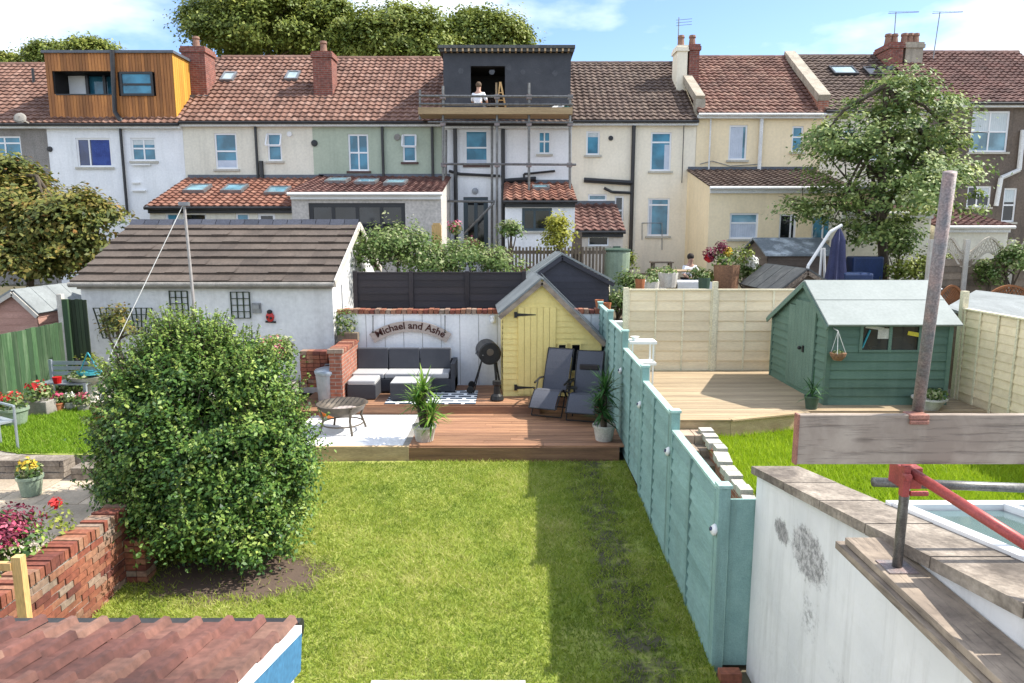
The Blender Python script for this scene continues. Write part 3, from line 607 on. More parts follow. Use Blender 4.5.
# ------------------------------------------------------------------ ground
def fx(y): return 1.90 + .005*(y-6)             # line of the boundary fence
def gz(y):                                       # ground height down the gardens
    pts = [(-50,-.1),(5,-.02),(6,0),(11.2,.2),(13,.35),(15.3,.4),(15.9,1.2),(18,1.6),(22,1.98),(34,2.3),(60,5),(400,20)]
    for (a, b), (c, d) in zip(pts, pts[1:]):
        if y <= c: return b+(d-b)*(y-a)/(c-a)
    return pts[-1][1]
m = MB(); ys = [-30,0,3,5,6,8.6,11.2,13,15.4,18,22,34,60,120,400,900]
for a, b in zip(ys, ys[1:]):
    m.add([(-600,a,gz(a)-.06),(600,a,gz(a)-.06),(600,b,gz(b)-.06),(-600,b,gz(b)-.06)], [(0,1,2,3)])
struct(m.build('ground', 'terrain'))
m = MB(); ny, nx = 24, 24; vs = []; fs = []
def lz(x, y): return gz(y)+.02*math.sin(x*1.7+y)*math.sin(y*1.3)*.6
for j in range(ny+1):
    for i in range(nx+1):
        y = 3+8.24*j/ny; x = -4.38+(fx(y)-.03+4.38)*i/nx; vs.append((x, y, lz(x, y)-.012))
for j in range(ny):
    for i in range(nx):
        k = j*(nx+1)+i; fs.append((k,k+1,k+nx+2,k+nx+1))
m.add(vs, fs); struct(m.build('lawn', 'lawn_soil', smooth=True))
rng = np.random.default_rng(5)
def vnoise(x, y, s, seed=0):
    r = np.random.default_rng(seed); t = np.zeros_like(x)
    for o in range(5):
        a = r.uniform(0, 6.28, 4); k = s*(1.9**o); th = r.uniform(0, 3.14)
        u = x*np.cos(th)+y*np.sin(th); v = -x*np.sin(th)+y*np.cos(th)
        t += (np.sin(u*k+a[0]+1.3*np.sin(v*k*.7+a[1]))*np.sin(v*k*1.1+a[2]+1.1*np.sin(u*k*.6+a[3])))/(1.35**o)
    return t/2.2
def blades(name, m, X, Y, Z, h, w, tint, parent=None, lean=.5, label=None):
    N = len(X); a = rng.uniform(0, 6.283, N); c, s_ = np.cos(a)*w, np.sin(a)*w; lx, ly = rng.normal(size=(2, N))*h*lean
    V = np.empty((N, 3, 3)); V[:,0] = np.stack([X-c, Y-s_, Z-.005], 1); V[:,1] = np.stack([X+c, Y+s_, Z-.005], 1); V[:,2] = np.stack([X+lx, Y+ly, Z+h], 1)
    me = bpy.data.meshes.new(name); me.vertices.add(3*N); me.vertices.foreach_set('co', V.astype(np.float32).ravel())
    me.loops.add(3*N); me.loops.foreach_set('vertex_index', np.arange(3*N, dtype=np.int32)); me.polygons.add(N)
    me.polygons.foreach_set('loop_start', np.arange(0, 3*N, 3, dtype=np.int32))
    me.attributes.new('tint', 'FLOAT', 'FACE').data.foreach_set('value', np.clip(tint, 0, 1).astype(np.float32))
    me.materials.append(MATS[m]); me.update(calc_edges=True)
    o = bpy.data.objects.new(name, me); COL.objects.link(o); return o
N = 230000; Y = 3.4+7.82*rng.random(N)**1.15; X = -4.36+(1.90+.005*(Y-6)-.04+4.36)*rng.random(N)
worn = np.clip(1-np.abs(X-1.2-.12*np.sin(Y*1.3))/.85, 0, 1)*.8 + vnoise(X, Y, 3.1, 3)*.85 + vnoise(X, Y, 9, 31)*.35
shade = np.clip(1-np.hypot((X+3.2)/1.3, (Y-7.6)/.7), 0, 1)*2.2+vnoise(X, Y, 6, 41)*.2
keep = (rng.random(N) > np.clip(worn*.8-.25, 0, .85)*(np.abs(X-1.2) < .9)) & (rng.random(N) > np.clip(shade, 0, .97)) & ~((X < -1.6) & (Y > 11.15))
patch = vnoise(X, Y, 1.1, 8); p2 = vnoise(X, Y, 4.5, 9)
X, Y, patch, p2, worn = X[keep], Y[keep], patch[keep], p2[keep], worn[keep]
Z = np.interp(Y, [3,5,6,11.2,13], [-.06,-.02,0,.2,.35])
o = blades('grass', 'grass_blade', X, Y, Z, np.clip(rng.normal(.034, .012, len(X))*(1+.25*patch), .012, .09), .0055, .5+.26*patch+.2*p2+rng.normal(0, .2, len(X))-.25*np.clip(worn, 0, 1), lean=.95)
tag(o, 'short sunlit mown grass of the middle garden lawn, worn bare along the teal fence', 'grass', kind='stuff')
# bare soil bed under the bush
m = MB(); pts = []
for i in range(28):
    t = 2*math.pi*i/28; r = 1+.12*math.sin(3*t)+.08*math.sin(7*t+1); pts.append((-3.3+1.12*r*math.cos(t), 7.85+.62*r*math.sin(t), gz(7.85+.62*r*math.sin(t))+.004))
m = None
# centre deck (two levels) and the white slab patio
def boards(mb, x0, x1, y0, y1, z, bw=.145, th=.028, gap=.007, xf=None, seglen=2.9):
    n = max(1, round((y1-y0)/bw)); bw = (y1-y0)/n
    for k in range(n):
        ya, yb = y0+k*bw, y0+(k+1)*bw-gap; a = x0; b_ = xf((ya+yb)/2) if xf else x1
        cuts = [a]; x = a+random.uniform(.4, 1)*seglen
        while x < b_-.5: cuts.append(x); x += seglen
        cuts.append(b_)
        for p, q in zip(cuts, cuts[1:]): mb.box(p, q-.003, ya, yb, z-th, z+random.uniform(-.0015, .0015))
m = MB(); boards(m, -1.72, 1.8, 11.29, 13.38, .45, xf=lambda y: fx(y)-.05); boards(m, .55, 1.8, 13.38, 14.1, .45, xf=lambda y: fx(y)-.05)
m.box(-1.72, 1.79, 11.262, 11.288, .16, .425); m.box(-1.72, 1.8, 11.3, 14.0, .1, .415, .2)
struct(m.build('deck', 'deck_cedar'))
m = MB(); boards(m, -3.36, .55, 13.38, 15.16, .62); m.box(-3.36, .55, 13.352, 13.378, .45, .59); m.box(-3.3, .54, 13.4, 15.1, .3, .585, .2); m.box(.552, 1.85, 14.1, 15.2, .3, .585, .2); m.box(-4.3, -3.36, 13.3, 15.2, .2, .52, .3)
struct(m.build('upper_deck', 'deck_cedar'))
m = MB(); m.box(-3.9, -1.83, 11.33, 13.34, .2, .43); struct(m.build('patio', 'white_slab'))
m = MB(); m.box(-1.83, -1.722, 11.33, 13.34, .2, .445); struct(m.build('patio_edging', 'stone_grey'))
m = MB(); m.box(-3.9, -1.722, 11.25, 11.33, .1, .44); struct(m.build('patio_kerb', 'timber_pale'))
# left garden: paving, small lawn, gravel
m = MB()
for j in range(7):
    for i in range(8):
        x = -9.0+i*.55+(.0 if j % 2 else .2); y = 6.6+j*.46; m.box(x, min(x+.54, -4.62), y, y+.45, .4, .58+random.uniform(-.004,.004))
m.box(-9, -4.62, 4.2, 9.7, .2, .565, .1); struct(m.build('paving', 'paving'))
m = MB(); m.box(-9, -4.62, 9.7, 16, .3, .80); struct(m.build('garden_soil', 'gravel'))
N = 60000; X = rng.uniform(-9, -4.66, N); Y = rng.uniform(9.75, 13.0, N)
k = ((np.maximum(-X-6.6,0)/1.9)**2+((Y-11.3)/1.6)**2 + .1*vnoise(X, Y, 2, 4)) < 1; X, Y = X[k], Y[k]
m = MB(); pts = [(-6.6-1.9*math.sin(i*math.pi/15), 11.3-1.6*math.cos(i*math.pi/15), .812) for i in range(16)]+[(-4.66,12.9,.812),(-4.66,9.7,.812)]; m.add(pts, [tuple(reversed(range(len(pts))))]); struct(m.build('small_lawn', 'lawn_soil'))
o = blades('grass', 'grass_lush', X, Y, np.full(len(X), .81), rng.uniform(.03, .07, len(X)), .007, rng.uniform(0, 1, len(X)))
tag(o, 'bright green grass of the small lawn in the left garden by the green fence', 'grass', kind='stuff')
# right garden: pale deck, its lawn and the path
dpoly = lambda y: (2.02, 3.5 if y < 10.93 else 3.5+(y-10.93)*3.15) if y < 11.4 else (2.02, 8.0)
m = MB(); y = 10.9
while y < 14.86:
    a, b_ = dpoly(y+.07); m.box(max(a, fx(y)+.06), b_, y, y+.136, .972, 1.0+random.uniform(-.0015,.0015)); y += .143
m.box(fx(14)+.06, 8.0, 11.45, 15.0, .5, .968, .2); struct(m.build('right_deck', 'deck_tan'))
m = MB(); m.box(fx(11)+.07, 3.5, 10.86, 10.895, .6, .99); m.bar((3.5,10.88,.86),(4.76,11.32,.86),.035,.26); m.box(4.76,8.0,11.32,11.36,.62,.99)
m.bar((3.5,10.86,1.012),(4.78,11.3,1.012),.12,.025); m.box(fx(11)+.07,3.5,10.83,10.93,1.002,1.02); struct(m.build('deck_edge', 'timber_pale'))
m = MB(); m.box(3.05, 9, 4.6, 11.5, .1, .70); struct(m.build('right_lawn', 'lawn_soil'))
N = 120000; X = 3.08+5.5*rng.random(N); Y = 6.3+5*rng.random(N); k = ~((Y > 10.85) & (X < 3.6+(Y-10.85)*3)) & (Y < 11.31); X, Y = X[k], Y[k]
o = blades('grass', 'grass_bright', X, Y, np.full(len(X), .70), np.clip(rng.normal(.085, .03, len(X)), .03, .2), .008, .5+.25*vnoise(X, Y, 1.5, 6)+rng.normal(0, .2, len(X)))
tag(o, 'long bright yellow green grass of the right garden lawn', 'grass', kind='stuff')
m = MB(); m.box(fx(8)+.05, 3.05, 6.0, 10.9, .0, .16); struct(m.build('side_path', 'paving'))

# ------------------------------------------------------------------ terrace of houses
FY = 26.0
def add_chimney(H, px0, py0, px1, py1, Y, depth=.9, brick='red_brick', pots=1, flue=None, side=None, zb=None):
    a = at(px0, py1, Y); b_ = at(px1, py0, Y); m = MB(); z0 = (zb if zb else a.z-.6); zt = b_.z
    m.box(a.x, b_.x, Y, Y+depth, z0, zt-.22); m.box(a.x-.05, b_.x+.05, Y-.05, Y+depth+.05, zt-.22, zt-.08); m.box(a.x-.02, b_.x+.02, Y-.02, Y+depth+.02, zt-.08, zt)
    c = m.build('chimney', brick, H); k = MB()
    for i in range(pots):
        x = a.x+(b_.x-a.x)*(i+.5)/pots; k.lathe([(.15,0),(.13,.1),(.11,.3),(.14,.34),(.12,.42),(.09,.42)], (x, Y+depth*.4, zt), 12)
    if pots: k.build('chimney_pot', 'pot_clay', c)
    f = MB(); f.box(a.x-.12, b_.x+.14, Y-.13, Y-.004, a.z-.16, a.z-.02); f.build('flashing', 'lead', c)
    return c
def skylight(H, px, py, o, u, v, w=.62, h=.8, frame='grey_metal', pane='pane_sky'):
    u = Vector(u).normalized(); v = Vector(v).normalized(); nn = u.cross(v).normalized(); p = onplane(px, py, Vector(o)+nn*.03, nn); c = p-u*w/2-v*h/2
    m = MB(); t = .07
    m.obox(c, u, v, nn, w, t, .11); m.obox(c+v*(h-t), u, v, nn, w, t, .11); m.obox(c+v*t, u, v, nn, t, h-2*t, .11); m.obox(c+v*t+u*(w-t), u, v, nn, t, h-2*t, .11)
    s_ = m.build('skylight', frame, H); g = MB(); g.obox(c+u*t*.9+v*t*.9, u, v, nn, w-1.8*t, h-1.8*t, .085); g.build('pane', pane, s_)
def pipe(H, pts, name='drainpipe', m_='black_pipe', r=.05): m = MB(); m.path([Vector(p) for p in pts], r, 8); return m.build(name, m_, H)
def house(label, pxa, pxb, eave_py, ridge_py, wallm, tilem, wins=(), kind='wave', ztop=None, group='terraced houses across the gardens', roof=True, z0=1.9, tw=.235, tl=.285, amp=.038, roof_to=None, gutter='black_pipe', rxb=None):
    a = at(pxa, eave_py, FY); b_ = at(pxb, eave_py, FY); x0, x1, ze = a.x, b_.x, a.z
    H = thing('terraced_house', label, 'house', ((x0+x1)/2, FY, z0), 0, group)
    holes = [rect(*w['r'], FY) for w in wins]
    m = MB(); wall_holes(m, x0, x1, z0, ze, FY, .12, holes)
    m.add([(x0,FY,z0),(x0,FY+8,z0),(x0,FY+8,ze),(x0,FY,ze)], [(0,1,2,3)]); m.add([(x1,FY,z0),(x1,FY+8,z0),(x1,FY+8,ze),(x1,FY,ze)], [(3,2,1,0)]); m.add([(x0,FY+8,z0),(x1,FY+8,z0),(x1,FY+8,ze),(x0,FY+8,ze)], [(3,2,1,0)])
    zr = at(512, ridge_py, FY+4).z
    m.add([(x0,FY,ze),(x0,FY+8,ze),(x0,FY+4,zr-.08)], [(0,1,2)]); m.add([(x1,FY,ze),(x1,FY+8,ze),(x1,FY+4,zr-.08)], [(2,1,0)])
    m.build('wall', wallm, H)
    for w, h in zip(wins, holes):
        window(H, *h, FY, **{k: v for k, v in w.items() if k != 'r'})
    H['x0'] = x0
    o = Vector((x0, FY-.22, ze+.02)); v = Vector((0, 4.22, zr-ze)).normalized(); L = math.hypot(4.22, zr-ze)
    if roof:
        t = MB(); tiles(t, o, (1,0,0), v, (rxb or x1)-x0, L, tw, tl, amp, .05, kind)
        t.add([(x0,FY-.2,ze-.02),(x1,FY-.2,ze-.02),(x1,FY+4,zr-.04),(x0,FY+4,zr-.04)], [(0,1,2,3)], .3)
        t.add([(x0,FY+8.2,ze-.02),(x1,FY+8.2,ze-.02),(x1,FY+4,zr),(x0,FY+4,zr)], [(3,2,1,0)], .3)
        n = int((x1-x0)/.42)
        for i in range(n):
            xa = x0+(x1-x0)*i/n; t.tube((xa, FY+4, zr+.0), (xa+(x1-x0)/n*.97, FY+4, zr+.0), .11, .115, 8)
        t.build('roof', tilem, H)
        g = MB(); g.tube((x0, FY-.27, ze-.02), (x1, FY-.27, ze-.02), .05, seg=8); g.build('gutter', gutter, H); g = MB(); g.box(x0, x1, FY-.2, FY-.003, ze-.14, ze-.02); g.build('fascia', 'gutter_white', H)
    return H, x0, x1, ze, zr, o, v
W2 = dict
def extension(H, pxa, pxb, Y1, ytop, yeave, wallm, tilem, wins=(), z0=1.8, skyl=(), kind='wave', tw=.24, tl=.28, amp=.042, gutter='gutter_white', fasc='white_paint', slopeover=.15, sky_w=.62, sky_h=.75):
    a = at(pxa, yeave, Y1); b_ = at(pxb, yeave, Y1); zt = at(512, ytop, FY).z; x0, x1, ze = a.x, b_.x, a.z
    holes = [rect(*w['r'], Y1) for w in wins]
    m = MB(); wall_holes(m, x0, x1, z0, ze, Y1, .12, holes)
    m.add([(x0,Y1,z0),(x0,FY,z0),(x0,FY,zt-.05),(x0,Y1,ze)], [(0,1,2,3)]); m.add([(x1,Y1,z0),(x1,FY,z0),(x1,FY,zt-.05),(x1,Y1,ze)], [(3,2,1,0)])
    E = m.build('extension', wallm, H)
    for w, h in zip(wins, holes): window(H, *h, Y1, **{k: v for k, v in w.items() if k != 'r'})
    o = Vector((x0-.06, Y1-slopeover, ze)); v = Vector((0, FY-Y1+slopeover, zt-ze)); L = v.length; v.normalize()
    t = MB(); tiles(t, o, (1,0,0), v, x1-x0+.12, L-.02, tw, tl, amp, .045, kind)
    t.add([(x0,Y1-.12,ze-.03),(x1,Y1-.12,ze-.03),(x1,FY,zt-.05),(x0,FY,zt-.05)], [(0,1,2,3)], .3); t.build('extension_roof', tilem, H)
    g = MB(); g.tube((x0-.06, Y1-slopeover-.05, ze-.04), (x1+.06, Y1-slopeover-.05, ze-.04), .055, seg=8); g.box(x0, x1, Y1-.1, Y1-.004, ze-.2, ze-.05); g.build('gutter', gutter, H)
    f = MB(); f.bar((x0, FY-.04, zt+.03), (x1, FY-.04, zt+.03), .06, .16); f.build('flashing', 'lead', H)
    for (px, py) in skyl: skylight(H, px, py, o, (1,0,0), v, sky_w*.85, sky_h*.9, 'grey_metal', 'pane_pale')
    return x0, x1, ze, zt, o, v
def P2(px, py, dy=.06): p = at(px, py, FY-dy); return p
def vpipe(H, px, py0, py1, r=.05, m_='black_pipe', Y=None):
    Y = Y or FY-.08; a = at(px, py0, Y); b_ = at(px, py1, Y); pipe(H, [(a.x,Y,a.z),(a.x,Y,b_.z)], r=r, m_=m_)

# A grey pebbledash
Hh, x0, x1, ze, zr, o, v = house('grey pebbledashed terraced house behind the russet leaved tree at the far left', -75, 46, 125, 65, 'grey_pebbledash', 'tiles_red', [W2(r=(-8,136,20,158), cols=(.45,), rows=(.68,))])
pipe(Hh, [onplane(34,83,o,Vector((1,0,0)).cross(v)), onplane(34,83,o,Vector((1,0,0)).cross(v))+Vector((0,0,.55))], 'vent_pipe')
m = MB(); q = at(20, 118, FY-.6); m.lathe([(.2,0),(.15,.05),(.02,.08)], q, 14, axis=(.3,-1,.4)); m.bar(q, q+Vector((.1,.5,-.2)), .05, .05); m.build('satellite_dish', 'stone_grey', Hh)
# B white with timber dormer
Hh, x0, x1, ze, zr, o, v = house('white rendered terraced house with a timber clad box dormer', 46, 182, 125, 60, 'white_render', 'tiles_red',
    [W2(r=(78,138,110,167), cols=(.36,), pane='pane_navy', curtain=('blue_curtain',.4,1,0,1)), W2(r=(132,138,155,161), curtain=('blind',0,1,.75,1), cols=(.5,), rows=(.55,), pane='pane_blue')])
YD = FY+.05; a = at(51, 124, YD); b_ = at(172, 55, YD); D0, D1, Z0, Z1 = a.x, b_.x, a.z-.05, b_.z+.06
h1 = rect(56, 71, 110, 94, YD); h2 = rect(122, 72, 153, 96, YD); m = MB(); hs = [h1, h2]
n = int((D1-D0)/.11)
for i in range(n):     # vertical larch boards, each cut round the openings
    xa, xb = D0+(D1-D0)*i/n, D0+(D1-D0)*(i+1)/n-.012; t = random.random(); cuts = [(Z0, Z1)]
    for h in hs:
        if xb > h[0] and xa < h[1]: cuts = [(Z0, h[2]), (h[3], Z1)]
    for c, d in cuts: m.box(xa, xb, YD, YD+.03, c, d, t)
D = m.build('dormer', 'cedar', Hh)
m = MB(); k = 26
for i in range(k):
    ya, yb = YD+3.9*i/k, YD+3.9*(i+1)/k-.012; m.box(D1-.02, D1+.01, ya, yb, Z0, Z1)
m.build('dormer_side', 'cedar_sunlit', D)
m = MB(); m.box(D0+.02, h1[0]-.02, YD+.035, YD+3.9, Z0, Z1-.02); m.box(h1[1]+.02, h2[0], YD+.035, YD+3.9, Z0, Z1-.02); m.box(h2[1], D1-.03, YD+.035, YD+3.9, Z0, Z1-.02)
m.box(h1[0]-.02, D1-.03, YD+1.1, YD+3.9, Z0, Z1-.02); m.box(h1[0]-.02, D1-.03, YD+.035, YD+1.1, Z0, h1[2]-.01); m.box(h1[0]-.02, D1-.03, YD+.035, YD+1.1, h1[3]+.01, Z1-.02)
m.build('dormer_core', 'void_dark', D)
m = MB(); m.box(D0-.06, D1+.08, YD-.08, YD+4, Z1, Z1+.09); m.build('dormer_roof', 'lead', D)
m = MB(); m.box(h1[0]+.002, h1[1]-.002, YD+.9, YD+.96, h1[2], h1[3]); m.build('dormer_back_glass', 'pane_blue', D)
m = MB(); w3 = (h1[1]-h1[0])
m.box(h1[0]+.004, h1[0]+w3*.36, YD+.8, YD+.86, h1[2], h1[3]); m.build('balcony_panel', 'white_paint', D)
m = MB(); [m.box(h1[0]+w3*f-.05, h1[0]+w3*f+.05, YD+.7, YD+.79, h1[2], h1[3]) for f in (.36,.68)]; m.box(h1[0], h1[1], YD-.02, YD+.028, h1[2]-.04, h1[2]); m.build('dormer_frame', 'black_frame', D)
window(Hh, *h2, YD-.08, cols=(), rows=(.47,), frame='black_frame', pane='pane_blue', sill=False, rec=.06, fw=.08)
pipe(Hh, [at(112,50,YD-.1), at(115,112,YD-.1), at(123,124,YD-.2)], r=.08)
vpipe(Hh, 120, 126, 215); m = MB(); 
for py, w in ((164,19),(182,8),(190,14)): p = at(132, py, FY-.06); m.box(p.x, p.x+w*.035, FY-.1, FY-.004, p.z-.05, p.z)
m.build('ledge', 'white_paint', Hh)
# C cream
rng_w = dict(frame='white_frame')
Hh, x0, x1, ze, zr, o, v = house('cream rendered terraced house with an orange tiled lean-to and two rooflights', 182, 312, 123, 58, 'cream_render', 'tiles_red',
    [W2(r=(216,133,236,169), rows=(.5,), curtain=('curtain',0,1,0,.22)), W2(r=(268,133,281,161), rows=(.55,), openings=((0,1,.55,1),))])
for px, py in ((229,78),(293,77)): skylight(Hh, px, py, o, (1,0,0), v, .5, .68)
add_chimney(Hh, 184, 46, 204, 95, FY+1.35, .9, pots=1); add_chimney(Hh, 314, 51, 331, 97, FY+1.3, .8, pots=1)
vpipe(Hh, 255, 124, 178); vpipe(Hh, 261, 161, 180, .08)
extension(Hh, 149, 301, 23.0, 178, 207, 'cream_render', 'tiles_orange', [W2(r=(166,213,178,226)), W2(r=(183,213,206,226), pane='pane_dark'), W2(r=(236,213,249,226)), W2(r=(258,213,275,226), fw=.09, pane='pane_dark')], skyl=((198,190),(235,190),(278,192)), z0=1.8, sky_w=.85, sky_h=.85, gutter='black_pipe')
# D sage
Hh, x0, x1, ze, zr, o, v = house('sage green rendered terraced house with wide black framed glazed doors', 312, 443, 123, 59, 'sage_render', 'tiles_red',
    [W2(r=(349,134,368,171), cols=(.5,), rows=(.5,), sillm='dark_sill'), W2(r=(403,134,416,162), rows=(.55,), openings=((0,1,.55,1),), sillm='dark_sill')])
vpipe(Hh, 382, 124, 178); vpipe(Hh, 432, 124, 178)
extension(Hh, 291, 441, 22.6, 177, 193, 'taupe_render', 'tiles_maroon', [W2(r=(311,203,405,262), cols=(.25,.5,.75), frame='black_frame', pane='pane_dark', fw=.13, sill=False)], skyl=((338,182),(367,183),(396,184)), sky_w=.85, sky_h=.95, gutter='white_paint')
# E white under scaffold with dark dormer
FYE = FY
Hh, xe0, xe1, zee, zre, o, v = house('white rendered terraced house wrapped in scaffolding below an unfinished black dormer', 443, 572, 125, 62, 'white_render', 'tiles_brown',
    [W2(r=(465,130,488,165), rows=(.5,), pane='pane_blue', sillm='dark_sill', curtain=('curtain',0,1,.0,.12)), W2(r=(538,131,551,154), cols=(.5,), rows=(.55,)), W2(r=(464,197,488,262), cols=(.5,), frame='slate_frame', pane='pane_dark', fw=.16, sill=False)])
HE = Hh
for px in (455, 503): vpipe(Hh, px, 128, 262, .07)
pipe(Hh, [at(505,181,FY-.08), at(536,179,FY-.08)], r=.09); pipe(Hh, [at(449,171,FY-.08), at(460,174,FY-.08), at(500,176,FY-.08)], r=.05); pipe(Hh, [at(524,184,FY-.1), at(524,174,FY-.1), at(555,171,FY-.1)], r=.04)
extension(Hh, 505, 575, 23.6, 183, 201, 'white_render', 'tiles_orange', [W2(r=(522,208,552,231), cols=(.42,), frame='slate_frame', pane='pane_dark', fw=.09)], kind='wave', tw=.3, tl=.36, amp=.07, gutter='black_pipe', skyl=((541,189),), sky_w=.7, sky_h=.5)
YD = FY-.05; a = at(444, 122, YD); b_ = at(571, 56, YD); D0, D1, Z0, Z1 = a.x, b_.x, a.z-.1, b_.z+.1; h1 = rect(471, 66, 505, 112, YD); m = MB()
wall_holes(m, D0, D1, Z0, Z1, YD, .2, [h1]); m.box(D0, D0+.02, YD+.01, YD+3.95, Z0, Z1); m.box(D1-.02, D1, YD+.01, YD+3.95, Z0, Z1)
D = m.build('dormer', 'membrane', Hh)
m = MB(); m.box(h1[0]-.3, h1[1]+.3, YD+1.6, YD+1.65, h1[2]-.2, h1[3]); m.box(h1[0]-.35, h1[0]-.3, YD+.2, YD+1.6, h1[2]-.2, h1[3]); m.box(h1[1]+.3, h1[1]+.35, YD+.2, YD+1.6, h1[2]-.2, h1[3]); m.box(h1[0]-.3, h1[1]+.3, YD+.2, YD+1.6, h1[3], h1[3]+.05); m.box(h1[0]-.3, h1[1]+.3, YD+.2, YD+1.6, h1[2]-.25, h1[2]-.2)
m.build('dormer_room', 'void_dark', D)
m = MB(); m.box(D0-.15, D1+.12, YD-.3, YD+4, Z1+.1, Z1+.2); m.box(D0-.1, D1+.1, YD-.22, YD-.18, Z1+.0, Z1+.098); m.build('dormer_roof', 'felt_dark', D)
m = MB()
m = None
for i in range(22): x = D0+(D1-D0)*(i+.5)/22; m = MB(); m.box(x-.03, x+.03, YD-.28, YD, Z1+.0, Z1+.09); m.build('joist', 'timber_pale', D)
m = MB(); m.box(h1[1]-.35, h1[1]-.28, YD+.3, YD+.37, h1[2], h1[3]-.5); m.build('stud', 'timber_pale', D)
for px, py in ((461,71),(509,67),(523,72),(538,71),(555,73),(517,104),(537,104),(454,100),(548,104),(492,72)):
    p = at(px, py, YD-.006); r_ = random.uniform(.09, .17)
    m = MB(); m.add([(p.x+r_*math.cos(i*.785)*random.uniform(.7,1.1), YD-.006, p.z+r_*math.sin(i*.785)*random.uniform(.7,1.2)) for i in range(8)], [tuple(range(8))])
    m.build('sealant_patch', MATS.get('patch_grey') or mat('patch_grey', (.09,.095,.105), (.055,.057,.065), 3), D)
# F ivory
Hh, x0, x1, ze, zr, o, v = house('ivory rendered terraced house with a dark brown tiled roof and a small lean-to', 572, 697, 122, 64, 'ivory_render', 'tiles_brown',
    [W2(r=(586,131,600,155), cols=(), curtain=('blind',0,1,.8,1)), W2(r=(650,132,672,171), rows=(.74,), curtain=('curtain',.72,1,0,.7), pane='pane_blue'), W2(r=(647,198,670,236), rows=(.82,), curtain=('curtain',0,.16,0,1)), W2(r=(588,194,607,201), sill=False, pane='pane_pale'), W2(r=(614,196,624,232), sill=False, rows=(.6,), pane='pane_dark')])
vpipe(Hh, 634, 122, 262, .07); pipe(Hh, [at(584,180,FY-.1), at(632,183,FY-.1)], r=.09); pipe(Hh, [at(604,188,FY-.1), at(612,192,FY-.1), at(632,193,FY-.1)], r=.05); vpipe(Hh, 684, 124, 183, .015)
add_chimney(Hh, 676, 45, 688, 94, FY+1.8, .8, 'ivory_render', pots=1); add_chimney(Hh, 688.5, 44, 700, 84, FY+1.8, 1.1, pots=1)
m = MB(); a = at(686, 77, FY+2.0); b_ = at(700, 99, FY+.2); m.bar(a, b_, .34, .25); m.box(b_.x-.17, b_.x+.17, b_.y-.12, b_.y+.25, ze-.1, b_.z-.02); m.build('parapet', 'stone_coping', Hh)
m = MB(); a = at(678, 45, FY+2.3); m.path([a, a+Vector((0,0,1.0))], .02); 
for i in range(3): m.bar(a+Vector((-.1,0,.9-.1*i)), a+Vector((.5,0,.95-.1*i)), .015, .015)
m.build('aerial', 'grey_metal', Hh)
extension(Hh, 576, 623, 23.9, 204, 231, 'pink_render', 'tiles_maroon', [W2(r=(588,236,609,246), pane='pane_dark', fw=.05)], kind='wave', tw=.27, tl=.3, amp=.06, gutter='black_pipe')
# G yellow
Hh, x0, x1, ze, zr, o, v = house('pale yellow rendered terraced house with a long brown tiled lean-to', 697, 823, 115, 58, 'yellow_render', 'tiles_redbrown',
    [W2(r=(728,125,748,160), cols=(), pane='pane_pale', curtain=('curtain',.0,.85,0,1), rec=.09), W2(r=(791,126,804,152), rows=(.58,))], gutter='gutter_white', rxb=None)
vpipe(Hh, 711, 116, 170, .03, 'gutter_white'); vpipe(Hh, 762, 116, 170, .07, 'gutter_white')
a = at(790, 56, FY+4); b_ = at(824, 101, FY-.1); m = MB(); m.bar(a+Vector((0,.1,.1)), b_+Vector((0,0,.1)), .42, .25); m.build('parapet_coping', 'stone_coping', Hh)
m = MB(); m.add([(b_.x-.17,FY-.1,ze-.1),(b_.x+.17,FY-.1,ze-.1),(b_.x+.17,FY-.1,b_.z),(b_.x-.17,FY-.1,b_.z),(a.x-.1,FY+4,ze-.1),(a.x+.2,FY+4,ze-.1),(a.x+.2,FY+4,a.z),(a.x-.1,FY+4,a.z)], [(0,1,2,3),(3,7,4,0),(1,5,6,2),(2,6,7,3)]); m.build('parapet_wall', 'old_brick', Hh)
extension(Hh, 710, 850, 23.0, 170, 187, 'yellow_render', 'tiles_brown', [W2(r=(729,213,759,239), rows=(.62,), pane='pane_pale', curtain=('curtain',0,1,0,.6)), W2(r=(777,214,797,262), cols=(.7,), pane='pane_dark', sill=False), W2(r=(811,215,836,240), cols=(.5,))], z0=1.9, tl=.27, tw=.24, amp=.04)
# H behind the tree
Hh, x0, x1, ze, zr, o, v = house('shaded beige terraced house with a rooflight, mostly hidden behind the leafy tree', 823, 928, 112, 57, 'cream_render', 'tiles_brown', [W2(r=(842,128,856,158), rows=(.5,)), W2(r=(870,125,890,160), rows=(.5,))])
skylight(Hh, 843, 72, o, (1,0,0), v, .95, .75, 'black_frame', 'pane_sky'); skylight(Hh, 873, 73, o, (1,0,0), v, .6, .75, 'black_frame', 'pane_dark')
add_chimney(Hh, 889, 42, 904, 66, FY+2.8, 1.2, pots=2); add_chimney(Hh, 904.5, 42, 924, 66, FY+2.9, 1.0, 'stone_coping', pots=3)
extension(Hh, 842, 932, 22.2, 190, 212, 'cream_render', 'tiles_maroon', z0=1.9)
